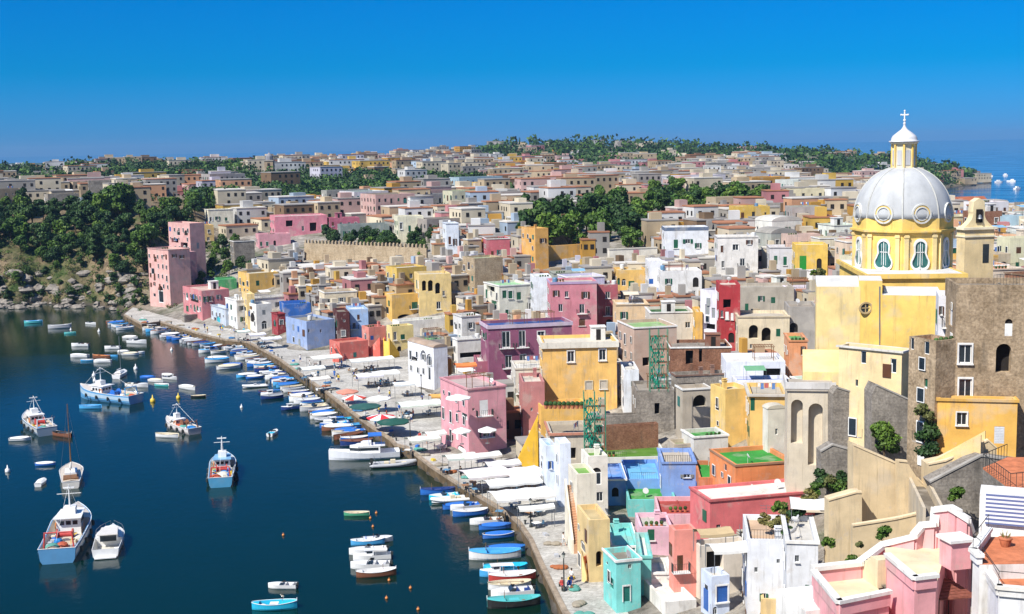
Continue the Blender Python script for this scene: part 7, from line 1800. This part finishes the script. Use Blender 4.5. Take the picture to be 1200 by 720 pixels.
def trawler(px, py, hd, L, hullc, label, house='aft', gear='red', mast=True, blue_top=False, seed=0, waist=None):
    q = random.Random(seed); x, y = atz(px, py, 0); r = empty('fishing_trawler', (x, y, 0), rad(hd)); tag(r, label, 'boat', 'fishing trawlers in the bay')
    W = L*.29; H = L*.1
    hb, ib, gb, rows = hull_parts(L, W, H, stern=.88, bow=1.75, floor=H*.55, wall=.15)
    build(hb, 'hull', [M_gloss], r, hullc); build(ib, 'deck', [M_gloss], r, (.5, .42, .33, 1)); build(gb, 'gunwale', [M_gloss], r, WHC)
    st = MB(); n = 14
    for i in range(n):
        for s in (-1, 1):
            (x0, w0, h0), (x1, w1, h1) = rows[i], rows[i+1]
            st.add([(x0, s*(w0*.95+.02), h0*.42), (x1, s*(w1*.95+.02), h1*.42), (x1, s*(w1+.02), h1*.82), (x0, s*(w0+.02), h0*.82)], [(0, 1, 2, 3)])
    build(st, 'hull_stripe', [M_gloss], r, waist or (.72, .76, .8, 1))
    build(deck(rows, .68, .99, camber=.2), 'foredeck', [M_gloss], r, (.55, .5, .45, 1))
    # wheelhouse forward of midships
    hx = L*.12; hw = W*.3
    m = MB(); m.prism([(hx-L*.1, -hw), (hx+L*.09, -hw*.9), (hx+L*.12, -hw*.4), (hx+L*.12, hw*.4), (hx+L*.09, hw*.9), (hx-L*.1, hw)], H*.55, H*.55+L*.13)
    wh = build(m, 'wheelhouse', [M_gloss], r, WHC)
    m = MB(); zt = H*.55+L*.13; m.prism([(hx-L*.14, -hw*1.15), (hx+L*.13, -hw), (hx+L*.15, 0), (hx+L*.13, hw), (hx-L*.14, hw*1.15)], zt, zt+.12); build(m, 'roof', [M_gloss], wh, WHC if not blue_top else (.2, .4, .6, 1))
    m = MB(); z0 = zt-L*.055
    for s in (-1, 1):
        for k in range(3): m.box(hx-L*.08+k*L*.055, hx-L*.045+k*L*.055, s*hw*.97-.03, s*hw*.97+.03, z0, z0+L*.03)
    for k in (-1, 0, 1): m.box(hx-L*.1-.03, hx-L*.1, k*hw*.55-hw*.2, k*hw*.55+hw*.2, z0, z0+L*.03)
    build(m, 'window', [M_glass], wh)
    m = MB(); m.box(hx-L*.04, hx+L*.05, -hw*.5, hw*.5, zt+.12, zt+1.0); build(m, 'upper_bridge', [M_gloss], wh, WHC)
    m = MB(); m.tube((hx, 0, zt+1), (hx, 0, zt+L*.17+1), .1, 6, 0, .05); m.tube((hx, -hw, zt+L*.1+1), (hx, hw, zt+L*.1+1), .05, 4); m.box(hx-.1, hx+.1, -.7, .7, zt+L*.14+1, zt+L*.14+1.15); m.tube((hx, 0, zt+L*.17+1), (rows[-2][0], 0, rows[-2][2]), .02, 3); m.tube((hx, 0, zt+L*.17+1), (rows[0][0], 0, rows[0][2]+1), .02, 3); build(m, 'mast', [M_paint], r, WHC)
    # gallows at the stern, winch, net drum, heaps of net
    m = MB(); gx = -L*.42
    for s in (-1, 1): m.tube((gx, s*W*.36, H*.5), (gx+.2, s*W*.32, H*.5+L*.15), .1, 6)
    m.tube((gx+.2, -W*.34, H*.5+L*.15), (gx+.2, W*.34, H*.5+L*.15), .1, 6); build(m, 'gallows', [M_paint], r, {'red': CC['red'], 'blue': CC['sky blue'], 'rust': CC['brown'], 'white': WHC}[gear])
    m = MB(); o = len(m.v); m.lathe([(.7, -W*.2), (.7, -W*.17), (.35, -W*.17), (.35, W*.17), (.7, W*.17), (.7, W*.2)], 12)
    for i in range(len(m.v)): vx, vy, vz = m.v[i]; m.v[i] = (vx-L*.14, vz, vy+H*.55+.9)
    build(m, 'winch', [M_paint], r, {'red': CC['red'], 'blue': CC['blue'], 'rust': CC['brown'], 'white': CC['red']}[gear])
    for k in range(5):
        m = MB(); m.blob((q.uniform(-L*.38, -L*.06), q.uniform(-W*.3, W*.3), H*.6+.15), q.uniform(.6, 1.1), 8, 0, (1.3, 1, .55)); build(m, 'net_heap', [M_canvas], r, [(.1, .3, .25, 1), (.45, .1, .05, 1), (.03, .2, .5, 1), (.3, .24, .18, 1), (.6, .58, .5, 1)][k])
    for k in range(16):
        bx = q.uniform(-L*.35, L*.0); by = q.choice([-1, 1])*q.uniform(W*.15, W*.34); m = MB(); m.box(bx-.35, bx+.35, by-.25, by+.25, H*.56, H*.56+.5); build(m, 'fish_crate', [M_paint], r, q.choice([WHC, CC['blue'], CC['yellow'], CC['cream'], CC['grey']]))
    m = MB(); m.lathe([(.3, 0), (.42, .08), (.5, .2)], 10, c=(hx-L*.02, hw*1.25, H*1.2)); m2 = MB(); o = 12
    for k in range(12):
        a, b = 2*math.pi*k/12, 2*math.pi*(k+1)/12; m2.tube((hx-L*.09+.42*math.cos(a), hw*1.03, H*.55+L*.07+.42*math.sin(a)), (hx-L*.09+.42*math.cos(b), hw*1.03, H*.55+L*.07+.42*math.sin(b)), .09, 5)
    build(m2, 'life_ring', [M_paint], r, CC['orange'])
    for k in range(4):
        p = at_s(rows, .15+k*.2)
        for s in (-1, 1):
            m = MB(); m.lathe([(.1, -.4), (.2, -.3), (.2, .25), (.08, .38)], 8, c=(p[0], s*(p[1]+.2), p[2]*.5)); build(m, 'fender', [M_iron], r)
    for k in range(2):
        m = MB(); a = q.uniform(-1, 1)*.5; m.tube((-L*.2+k*1.5, -W*.45, H), (-L*.3+k*1.5, -W*.45-.3, H+L*.1), .04, 4); build(m, 'pole', [M_wood], r)
trawler(81, 636, 100, 17.5, (.1, .28, .5, 1), 'largest trawler, white and blue hull, red winch gear on deck, bottom left', gear='red', seed=1, waist=(.8, .8, .8, 1))
trawler(261, 558, 100, 14.0, (.08, .3, .5, 1), 'blue hulled trawler with red gear and a green net heap in mid bay', gear='red', seed=2, blue_top=True, waist=(.3, .5, .6, 1))
trawler(44, 503, 124, 14.0, (.25, .33, .42, 1), 'cluttered grey and dark hulled trawler near the left edge', gear='white', seed=3, waist=(.6, .62, .62, 1))
trawler(127, 469, 150, 16.0, (.12, .35, .62, 1), 'blue hulled trawler lying aslant, highest of the trawlers in the bay', gear='blue', seed=4, waist=(.45, .6, .72, 1))
trawler(212, 504, 132, 10.5, (.55, .5, .48, 1), 'small white and red decked fishing boat in the middle left of the bay', gear='rust', seed=5, waist=(.75, .72, .7, 1))
for k in list(PROTO.values()):
    for ch in list(k.children_recursive): bpy.data.objects.remove(ch)
    bpy.data.objects.remove(k)
print('boats', len(BOATS))
# far boats at sea beyond the headland
for i, (px, py) in enumerate(((1142, 212), (1170, 214), (1186, 213), (1192, 222), (1160, 207), (1178, 206))):
    x, y = atz(px, py, 0); m = MB(); m.prism([(-4, -1.5), (3, -1.5), (6, 0), (3, 1.5), (-4, 1.5)], -.2, 1.5)
    o = build(m, 'distant_boat', [M_gloss], None, WHC); o.location = (x, y, 0); o.rotation_euler = (0, 0, RF.uniform(0, 3)); tag(o, 'tiny white boat on the open sea right of the dome', 'boat', 'white boats on the open sea')
    m = MB(); m.box(-2, 1.5, -1, 1, 1.5, 3); build(m, 'cabin', [M_gloss], o, WHC)
# ------------------------------------------------------------------ awnings, tables, chairs, lamps, people
def canopy(px, py, w, d, rz, label, col=(.8, .79, .76, 1), hz=2.7, grp=None, kind='awning', ground=QZ):
    x, y = atz(px, py, ground+hz); r = empty(kind, (x, y, ground), rad(rz)); tag(r, label, 'awning', grp)
    m = MB(); nx = max(2, int(w/1.2)); ny = 2; vs = []
    for i in range(nx+1):
        for j in range(3):
            sag = .12*math.sin(math.pi*i/nx*max(1, round(w/2.5)))**2
            vs.append((-w/2+w*i/nx, -d/2+d*j/2, hz+(.3 if j == 1 else 0)-sag))
    m.add(vs, [(i*3+j, (i+1)*3+j, (i+1)*3+j+1, i*3+j+1) for i in range(nx) for j in range(2)])
    for j, s in ((0, -1), (2, 1)):
        for i in range(nx):
            a = vs[i*3+j]; b = vs[(i+1)*3+j]; m.add([a, b, (b[0], b[1]+s*.02, b[2]-.3), (a[0], a[1]+s*.02, a[2]-.3)], [(0, 1, 2, 3)])
    build(m, 'canopy', [M_canvas], r, col)
    for sx in (-1, 1):
        for sy in (-1, 1):
            m = MB(); m.tube((sx*(w/2-.08), sy*(d/2-.08), 0), (sx*(w/2-.08), sy*(d/2-.08), hz), .04, 5); build(m, 'pole', [M_metal], r)
    return (x, y)
def parasol(px, py, R0, label, col=(.8, .79, .76, 1), hz=2.5, n=8, ground=QZ, grp=None, stripe=None):
    x, y = atz(px, py, ground+hz); r = empty('parasol', (x, y, ground), RF.uniform(0, 1)); tag(r, label, 'parasol', grp)
    for nm, ks, c in (('canopy', range(n), col),) if not stripe else (('canopy', range(0, n, 2), col), ('canopy_stripe', range(1, n, 2), stripe)):
        m = MB()
        for k in ks:
            a, b = 2*math.pi*k/n, 2*math.pi*(k+1)/n
            m.add([(0, 0, hz+.55), (R0*math.cos(a), R0*math.sin(a), hz), (R0*math.cos(b), R0*math.sin(b), hz)], [(0, 1, 2)])
            m.add([(R0*math.cos(a), R0*math.sin(a), hz), (R0*math.cos(b), R0*math.sin(b), hz), (R0*math.cos(b), R0*math.sin(b), hz-.18), (R0*math.cos(a), R0*math.sin(a), hz-.18)], [(0, 1, 2, 3)])
        build(m, nm, [M_canvas], r, c)
    m = MB(); m.tube((0, 0, 0), (0, 0, hz+.6), .04, 6); build(m, 'pole', [M_metal], r); m = MB(); m.lathe([(.35, 0), (.35, .08), (.1, .12)], 10); build(m, 'base', [M_metal], r)
def table_mesh():
    a = MB(); a.box(-.5, .5, -.5, .5, .72, .76); b = MB(); b.tube((0, 0, 0), (0, 0, .72), .04, 6); b.lathe([(.28, 0), (.28, .03)], 8); return a.mesh('tabletop', M_paint), b.mesh('leg', M_iron)
def chair_mesh():
    s = MB(); s.box(-.22, .22, -.22, .22, .42, .46); k = MB(); k.box(-.22, .22, .19, .23, .5, .88)
    l = MB()
    for a in (-.2, .2): l.tube((a, -.2, 0), (a, -.2, .42), .02, 4)
    L = MB(); L.tube((0, 0, 0), (0, 0, .44), .022, 4)
    return s.mesh('seat', M_paint), k.mesh('backrest', M_paint), L.mesh('leg', M_iron)
TM = table_mesh(); CHM3 = chair_mesh()
NTB = 0
def cafe_set(x, y, z, col, tc, where):
    r = empty('cafe_table', (x, y, z), RF.uniform(0, 1.5)); link('tabletop', TM[0], r, tc); link('leg', TM[1], r); tag(r, 'small square cafe table '+where, 'table', 'cafe tables '+where)
    for k in range(RF.choice([2, 3, 4])):
        a = r.rotation_euler.z+k*math.pi/2+RF.uniform(-.2, .2); c = empty('cafe_chair', (x+.85*math.cos(a), y+.85*math.sin(a), z), a-math.pi/2)
        link('seat', CHM3[0], c, col); link('backrest', CHM3[1], c, col)
        for q in ((-.19, -.19), (.19, -.19), (-.19, .19), (.19, .19)): link('leg', CHM3[2], c, None, (q[0], q[1], 0))
        tag(c, 'cafe chair '+where, 'chair', 'cafe chairs '+where)
WHT = (.8, .79, .76, 1)
AW = [  # px, py, w, d, rz, label, color
 (300, 391.5, 5, 3.5, 32, 'small white awning at the left end of the quay below the white row', WHT), (316, 396, 6, 4, 32, 'white awning just left of the netted building', WHT), (284, 388, 4, 3, 32, 'white awning beside the pale blue low house', WHT),
 (380, 418, 8, 5.5, 30, 'white awning at the foot of the netted building', WHT), (365, 431, 6, 4, 30, 'white awning on the quay edge left of the square', WHT), (373, 443, 5, 3.5, 30, 'small white awning nearest the quay edge left of the square', WHT),
 (424, 421.5, 7, 4.5, 24, 'rear left white awning of the cafe square', WHT), (444, 419.5, 7, 4.5, 24, 'rear right white awning of the cafe square', WHT), (431, 439, 6.5, 5, 24, 'front left white awning of the cafe square', WHT), (450, 436, 6.5, 5, 24, 'front right white awning of the cafe square', WHT),
 (472, 449, 5, 4, 20, 'white awning beside the white arched facade house', WHT), (491, 472, 9, 5.5, 18, 'wide white awning in the middle of the quay before the pink quay house', WHT), (514, 463, 4, 3, 18, 'orange awning on the corner of the pink quay house', (.75, .42, .12, 1)),
 (495, 513, 6, 3.5, 24, 'white awning at the left foot of the pink quay house', WHT), (509, 507, 4, 3, 24, 'small white awning against the left corner of the pink quay house', WHT),
 (539, 534, 5.5, 3.5, 22, 'white awning under the left arches of the pink quay house', WHT), (563, 533, 7, 3.2, 22, 'white awning under the right arches of the pink quay house', WHT),
 (588, 542, 6, 3.5, 18, 'white awning at the foot of the yellow staircase', WHT), (568, 553, 7.5, 6, 20, 'broad white awning below the pink quay house', WHT), (612, 552, 6, 6, 16, 'white awning against the yellow staircase wall', WHT),
 (600, 563, 9, 4.5, 18, 'long white awning in the middle of the near terrace', WHT), (611, 578, 9.5, 6.0, 16, 'largest white awning at the near end of the terrace', WHT), (628, 594, 5.5, 1.6, 14, 'narrow white blind at the near end of the largest awning', WHT)]
for a in AW:
    x, y = canopy(a[0], a[1], a[2]*.86, a[3]*.84, *a[4:6], tuple(v*RF.uniform(.88, 1) for v in a[6][:3])+(1,), grp='awnings along the quay')
    n = max(1, int(a[2]*a[3]/11)); where = 'under the quay awnings'
    for k in range(n):
        cafe_set(x+RF.uniform(-.4, .4)*a[2], y+RF.uniform(-.4, .4)*a[3], QZ, RF.choice([(.03, .04, .06, 1), (.05, .12, .2, 1), (.35, .2, .1, 1), (.7, .7, .68, 1)]), RF.choice([WHT, (.1, .25, .4, 1), (.3, .16, .08, 1)]), where)
parasol(447, 489, 2.6, 'red and white round parasol on the quay edge', WHT, stripe=(.65, .04, .05, 1))
parasol(461, 494, 2.9, 'large dark green parasol on the quay edge', (.02, .09, .07, 1))
parasol(428, 476, 2.9, 'dark green parasol left of the red and white one', (.03, .1, .09, 1))
parasol(415, 466, 2.3, 'white and red small parasol near the square', WHT, stripe=(.6, .08, .06, 1)); parasol(407, 459, 2.2, 'salmon parasol above the moored boats', (.62, .25, .18, 1)); parasol(444, 467, 2.3, 'pale parasol standing in the square', WHT)
parasol(537, 466, 2.0, 'white parasol on the upper balcony of the pink quay house', WHT, hz=2.2, ground=11.0-1.2)
parasol(541, 505, 1.5, 'left small white parasol on the balcony of the pink quay house', WHT, hz=2.1, ground=5.0); parasol(571, 504, 1.5, 'right small white parasol on the balcony of the pink quay house', WHT, hz=2.1, ground=5.2)
def oawn(px, py, w, d, rz, z, col, label, hz=2.3): canopy(px, py, w, d, rz, label, col, hz, None, 'awning', z-hz)
h = atD(545, 427, 215); oawn(545, 427, 3.6, 2.6, 14, h[2], (.75, .22, .07, 1), 'bright orange terrace awning left of the purple building')
h = atD(864, 344, 300); oawn(860, 345, 4.5, 3, 12, h[2], WHT, 'white awning on the balcony of the narrow red house')
h = atD(850, 636, 122); oawn(855, 640, 4.2, 2.6, 12, h[2], WHT, 'white half of the terrace awning beside the cracked grey wall'); oawn(836, 622, 3.6, 2.2, 12, h[2]+.4, (.5, .38, .22, 1), 'straw half of the terrace awning beside the cracked grey wall')
h = atD(946, 586, 122); oawn(948, 588, 3.6, 3.2, -10, h[2], WHT, 'white shade sail over the plants right of the coral building')
def planters():
    D0 = 0
    for k in range(9):
        px = 640+k*5.2; x, y = atz(px, 478.5, 13.5); 
        h = atD(px, 479, 189); m = MB(); m.lathe([(.25, 0), (.34, .45), (.36, .5)], 8); r = build(m, 'plant_pot', [M_terracotta]); r.location = h; m = MB(); m.blob((0, 0, .75), .38, 7); build(m, 'plant', [M_leafd], r); tag(r, 'potted shrub in the row on the yellow terrace edge', 'plant pot', 'pots in the row on the yellow terrace')
planters()
def lamp(px, py, hgt=4.4, label='', z=QZ):
    x, y = atz(px, py, z); r = empty('street_lamp', (x, y, z)); tag(r, label, 'street lamp')
    m = MB(); m.lathe([(.2, 0), (.2, .3), (.09, .5), (.06, hgt-.7), (.1, hgt-.65)], 8); build(m, 'post', [M_iron], r)
    m = MB(); m.lathe([(.08, hgt-.65), (.2, hgt-.25), (.22, hgt-.2)], 6); build(m, 'lantern', [flat('lamp_glass', (.5, .5, .45), .2, .5) if 'lamp_glass' not in bpy.data.materials else bpy.data.materials['lamp_glass']], r)
    m = MB(); m.lathe([(.25, hgt-.2), (.08, hgt), (.02, hgt+.12)], 6); build(m, 'cap', [M_iron], r)
lamp(661, 693, label='black street lamp on the near quay with people sitting at its foot')
lamp(622, 618, label='slim street lamp at the near end of the white awnings', hgt=3.8)
lamp(494, 466, label='street lamp beside the white arched facade house', hgt=4.6); lamp(481, 522, label='street lamp on the quay corner by the moored yacht')
# people: one continuous skinned body each, hair and clothes as children
def person_mesh(pose, seed):
    P = {}
    if pose == 'stand': J = {'pel': (0, 0, .95), 'ch': (0, .01, 1.3), 'nk': (0, .02, 1.5), 'hd': (0, -.01, 1.63), 'tp': (0, -.01, 1.74), 'sL': (.17, .01, 1.42), 'eL': (.24, .03, 1.14), 'hL': (.25, -.06, .88), 'sR': (-.17, .01, 1.42), 'eR': (-.25, .02, 1.14), 'hR': (-.24, -.1, .9), 'kL': (.1, -.02, .5), 'aL': (.11, .02, .08), 'tL': (.12, -.14, .03), 'kR': (-.1, -.04, .5), 'aR': (-.12, .03, .08), 'tR': (-.13, -.13, .03)}
    elif pose == 'walk': J = {'pel': (0, 0, .93), 'ch': (0, -.02, 1.28), 'nk': (0, -.03, 1.48), 'hd': (0, -.06, 1.61), 'tp': (0, -.07, 1.72), 'sL': (.17, -.02, 1.4), 'eL': (.22, .12, 1.15), 'hL': (.22, .06, .92), 'sR': (-.17, -.02, 1.4), 'eR': (-.23, -.12, 1.14), 'hR': (-.2, -.28, .98), 'kL': (.1, -.2, .52), 'aL': (.1, -.26, .1), 'tL': (.1, -.42, .06), 'kR': (-.1, .05, .5), 'aR': (-.1, .3, .14), 'tR': (-.1, .18, .04)}
    else: J = {'pel': (0, 0, .48), 'ch': (0, -.02, .84), 'nk': (0, -.05, 1.04), 'hd': (0, -.08, 1.17), 'tp': (0, -.09, 1.28), 'sL': (.17, -.02, .96), 'eL': (.23, -.12, .7), 'hL': (.15, -.35, .58), 'sR': (-.17, -.02, .96), 'eR': (-.24, -.1, .7), 'hR': (-.15, -.35, .58), 'kL': (.12, -.45, .5), 'aL': (.12, -.45, .08), 'tL': (.12, -.6, .03), 'kR': (-.12, -.45, .5), 'aR': (-.12, -.42, .08), 'tR': (-.12, -.57, .03)}
    E = [('pel', 'ch'), ('ch', 'nk'), ('nk', 'hd'), ('hd', 'tp'), ('ch', 'sL'), ('sL', 'eL'), ('eL', 'hL'), ('ch', 'sR'), ('sR', 'eR'), ('eR', 'hR'), ('pel', 'kL'), ('kL', 'aL'), ('aL', 'tL'), ('pel', 'kR'), ('kR', 'aR'), ('aR', 'tR')]
    Rr = {'pel': .15, 'ch': .15, 'nk': .055, 'hd': .1, 'tp': .07, 'sL': .07, 'sR': .07, 'eL': .045, 'eR': .045, 'hL': .035, 'hR': .035, 'kL': .065, 'kR': .065, 'aL': .042, 'aR': .042, 'tL': .035, 'tR': .035}
    ks = list(J); me = bpy.data.meshes.new('p'); me.from_pydata([J[k] for k in ks], [(ks.index(a), ks.index(b)) for a, b in E], [])
    o = bpy.data.objects.new('p', me); COL.objects.link(o); md = o.modifiers.new('s', 'SKIN'); sv = me.skin_vertices[0].data
    for i, k in enumerate(ks): sv[i].radius = (Rr[k], Rr[k]*(.8 if k in ('pel', 'ch') else 1)); sv[i].use_root = (k == 'pel')
    o.modifiers.new('b', 'SUBSURF').levels = 1
    dg = bpy.context.evaluated_depsgraph_get(); dg.update(); ev = o.evaluated_get(dg); m2 = bpy.data.meshes.new_from_object(ev)
    bpy.data.objects.remove(o)
    return m2, J
PM = {}
for ps in ('stand', 'walk', 'sit'):
    m2, J = person_mesh(ps, 0); m2.name = 'body'; m2.materials.clear(); m2.materials.append(M_skin)
    # clothes: the body's own surface pushed out a little over the torso and the legs
    def cloth(test, off, nm):
        vs = [(v.co+v.normal*off) for v in m2.vertices]; fs = [tuple(p.vertices) for p in m2.polygons if all(test(m2.vertices[i].co) for i in p.vertices)]
        c = bpy.data.meshes.new(nm); c.from_pydata(vs, [], fs); c.materials.append(M_canvas); 
        import bmesh
        b = bmesh.new(); b.from_mesh(c); bmesh.ops.delete(b, geom=[v for v in b.verts if not v.link_faces], context='VERTS'); b.to_mesh(c); b.free(); return c
    pz, nz = J['pel'][2], J['nk'][2]
    sh = cloth(lambda c: pz-.05 < c.z < nz+.0 and abs(c.x) < .27, .018, 'shirt'); kz = J['kL'][2]
    tr = cloth(lambda c: (c.z <= pz+.06 and c.z > (kz-.12 if ps != 'sit' else .3) and abs(c.x) < .2), .02, 'trousers')
    h = MB(); t = J['tp']; hd = J['hd']; h.blob((hd[0], hd[1]+.03, hd[2]+.06), .125, 10, 0, (.95, 1.0, .95)); hm = h.mesh('hair', flat('hair', (.05, .03, .02), .7, .2) if 'hair' not in bpy.data.materials else bpy.data.materials['hair'], True)
    m2.polygons.foreach_set('use_smooth', [True]*len(m2.polygons)); PM[ps] = (m2, sh, tr, hm)
SHC = {'white': WHT, 'red': CC['red'], 'blue': CC['blue'], 'navy': CC['navy'], 'black': (.03, .03, .03, 1), 'cyan': CC['cyan'], 'yellow': CC['yellow'], 'grey': CC['grey']}
def person(px, py, pose, rz, sc, tc, label, z=QZ):
    x, y = atz(px, py, z); m = PM[pose]; r = empty('person', (x, y, z), rad(rz)); link('body', m[0], r); link('shirt', m[1], r, SHC[sc]); link('trousers', m[2], r, SHC[tc]); link('hair', m[3], r); tag(r, label, 'person')
def bench(px, py, rz, label):
    x, y = atz(px, py, QZ); r = empty('bench', (x, y, QZ), rad(rz)); tag(r, label, 'bench'); m = MB()
    for k in range(3): m.box(-.9, .9, -.2+k*.14, -.09+k*.14, .4, .44)
    build(m, 'seat', [M_wood], r)
    for s in (-.7, .7): m = MB(); m.box(s-.05, s+.05, -.18, .2, 0, .4); build(m, 'leg', [M_iron], r)
bench(658.5, 690, 100, 'low bench left of the near street lamp'); bench(668, 690, 100, 'low bench right of the near street lamp')
person(658.5, 690, 'sit', 10, 'red', 'navy', 'person in red shirt sitting left of the near street lamp')
person(668, 690, 'sit', -20, 'navy', 'white', 'person in navy shirt sitting right of the near street lamp')
person(670, 684, 'stand', 150, 'white', 'navy', 'person in white shirt standing behind the near street lamp')
k = 0
for px, py, ps, rz, a, b, l in ((620, 566, 'walk', 60, 'black', 'black', 'person in black walking by the awning terrace edge'), (556, 566, 'stand', 200, 'black', 'navy', 'person in black standing at the lower corner of the broad awning'), (418, 447, 'walk', 40, 'black', 'navy', 'person in dark clothes crossing the square'), (415, 444, 'walk', 30, 'navy', 'black', 'person in navy walking in the square, left of the other'), (492, 518, 'stand', 0, 'red', 'navy', 'person in red shirt by the awning left of the pink quay house'), (500, 520, 'stand', 90, 'red', 'black', 'person in red near the left corner of the pink quay house'), (468, 484, 'walk', 30, 'blue', 'grey', 'person in blue walking beside the dark green parasol'), (482, 495, 'walk', 200, 'white', 'navy', 'person in white shirt on the open quay before the pink house'), (540, 560, 'stand', 30, 'black', 'black', 'person in black near the quay edge beneath the awnings'), (397, 448, 'stand', 10, 'yellow', 'navy', 'person in yellow top near the mooring edge of the square'), (440, 500, 'stand', 0, 'cyan', 'navy', 'person in cyan top beside the red and white parasol'), (660, 640, 'walk', 70, 'white', 'grey', 'person in pale clothes walking up the near quay'), (455, 452, 'walk', 10, 'grey', 'black', 'person in grey walking between the square awnings'), (240, 384+2, 'stand', 10, 'navy', 'black', 'person standing on the far quay before the pink house'), (352, 424, 'walk', 20, 'white', 'navy', 'person in white shirt on the quay by the netted building')):
    person(px, py, ps, rz, a, b, l)
PLC = [('on the far quay', 172, 300, 386, 392), ('by the left awnings of the square', 355, 420, 428, 456), ('in the middle of the square', 425, 500, 440, 500), ('along the awning terrace', 520, 606, 0, 0)]
seen = set(); k = 0
while k < 36:
    pl, xa, xb, ya, yb_ = RF.choice(PLC); px = RF.uniform(xa, xb)
    py = RF.uniform(ya, yb_) if ya else 520+(px-500)*.78+RF.uniform(14, 26)
    x, y = atz(px, py, QZ)
    if sdf(LAND, np.array([x]), np.array([y]))[0] < 1.2 or sdf(HILL, np.array([x]), np.array([y]))[0] > -1: k += .2; continue
    a, b = RF.choice(list(SHC)), RF.choice(['navy', 'black', 'grey', 'white', 'blue']); key = (a, b, pl)
    if key in seen: continue
    seen.add(key); person(px, py, RF.choice(['walk', 'stand']), RF.uniform(0, 360), a, b, 'person in %s top and %s trousers %s' % (a, b, pl)); k += 1
# nets, crates and coils lying on the quay edge
d = 8.0; k = 0
while d < tot-6:
    (x, y), a = seg_at(QE, d); nx, ny = math.sin(a), -math.cos(a)
    if sdf(LAND, np.array([x+nx*3]), np.array([y+ny*3]))[0] < 0: nx, ny = -nx, -ny
    o = RF.uniform(1.3, 3.0); p = (x+nx*o, y+ny*o, QZ+.002); t = RF.random(); m = MB()
    if t < .4:
        for q in range(4): m.blob((RF.uniform(-.7, .7), RF.uniform(-.5, .5), .15), RF.uniform(.35, .6), 7, 0, (1.3, 1, .5))
        r = build(m, 'fishing_net', [M_canvas], None, RF.choice([(.1, .3, .25, 1), (.35, .12, .05, 1), (.3, .26, .2, 1), (.05, .15, .3, 1)])); tag(r, 'heap of fishing net lying on the quay edge', 'net', 'net heaps on the quay')
    elif t < .75:
        m.box(-.4, .4, -.25, .25, 0, .3); m.box(-.36, .36, -.22, .22, .3, .32); r = build(m, 'crate', [M_paint], None, RF.choice([CC['blue'], CC['yellow'], CC['grey'], CC['white'], CC['red']])); tag(r, 'plastic fish crate standing on the quay edge', 'crate', 'fish crates on the quay'); r.rotation_euler = (0, 0, RF.uniform(0, 3))
    else:
        m.lathe([(.12, 0), (.12, .4), (.2, .45), (.18, .55)], 8); r = build(m, 'bollard', [M_iron]); tag(r, 'dark iron mooring bollard on the quay edge', 'bollard', 'mooring bollards on the quay edge'); p = (x+nx*.8, y+ny*.8, QZ+.002)
    r.location = p; d += RF.uniform(2.5, 6)
# upturned and drawn up boats on the far quay, with the round blue cover at the tower's foot
for px, py, hd, L, c, cv, l in ((187, 369, 20, 7, 'blue', 'blue', 'boat under a round blue cover at the foot of the pink tower'), (195.5, 373, 5, 5, 'white', 'cream', 'white boat drawn up on the quay beside the blue covered one'), (172, 368.5, 10, 4.5, 'green', 'navy', 'small green boat drawn up left of the blue covered one')):
    pass
def spire():
    D = 900; a = atD(316, 199, D); r = empty('bell_tower', (a[0], D, a[2]-6)); tag(r, 'small dark domed bell tower among the far trees on the upper left', 'tower')
    m = MB(); m.box(-3, 3, -3, 3, 0, 12); build(m, 'shaft', [M_oldstone], r); m = MB(); m.box(-3.4, 3.4, -3.4, 3.4, 12, 12.6); build(m, 'cornice', [M_plaster], r, (.4, .36, .3, 1))
    m = MB(); m.lathe([(2.6, 12.6), (2.6, 14.6), (2.4, 15.6), (1.2, 17), (.2, 17.8), (.1, 19.5)], 10); build(m, 'cupola', [M_roof], r, (.25, .25, .27, 1))
    m = MB(); m.box(-.9, .9, -3.05, -2.9, 7, 10.5); build(m, 'opening', [M_dark], r)
spire()
def scaffold(x0, x1, yt, yb, D, label, mesh=True):
    A = atD(x0, yb, D); B = atD(x1, yb, D); w = B[0]-A[0]; H = atD(x0, yt, D)[2]-A[2]; r = empty('scaffolding', (A[0], D, A[2])); tag(r, label, 'scaffolding')
    for k in range(int(H/1.9)+1):
        m = MB(); z = k*1.9
        for y in (0, 1.1): m.tube((0, y, z), (w, y, z), .05, 4)
        m.box(0, w, .1, 1.0, z+.03, z+.07); build(m, 'platform', [M_wood], r)
    n = max(2, int(w/1.3))
    for i in range(n+1):
        for y in (0, 1.1): m = MB(); m.tube((w*i/n, y, -.5), (w*i/n, y, H+.8), .05, 5); build(m, 'pole', [flat('green_pole', (.05, .25, .15), .5)] if 'green_pole' not in bpy.data.materials else [bpy.data.materials['green_pole']], r)
    if mesh:
        m = MB(); q = 26; rr2 = random.Random(3); vs = []
        for i in range(q+1):
            for j in range(q+1): vs.append((w*i/q*.8, -.15+rr2.uniform(-.1, .1), H*j/q))
        fs = [(i*(q+1)+j, (i+1)*(q+1)+j, (i+1)*(q+1)+j+1, i*(q+1)+j+1) for i in range(q) for j in range(q) if rr2.random() < .62 and (i < q*.5 or rr2.random() < .5)]
        m.add(vs, fs); build(m, 'netting', [flat('green_netting', (.02, .2, .13), .8, .1, var=.3)] if 'green_netting' not in bpy.data.materials else [bpy.data.materials['green_netting']], r)
scaffold(762, 783, 393, 456, 182, 'green netted scaffolding in front of the beige brick house')
scaffold(685, 710, 466, 525, 172, 'green netted scaffolding above the grassy roof terrace')
print('objects', len(bpy.data.objects))
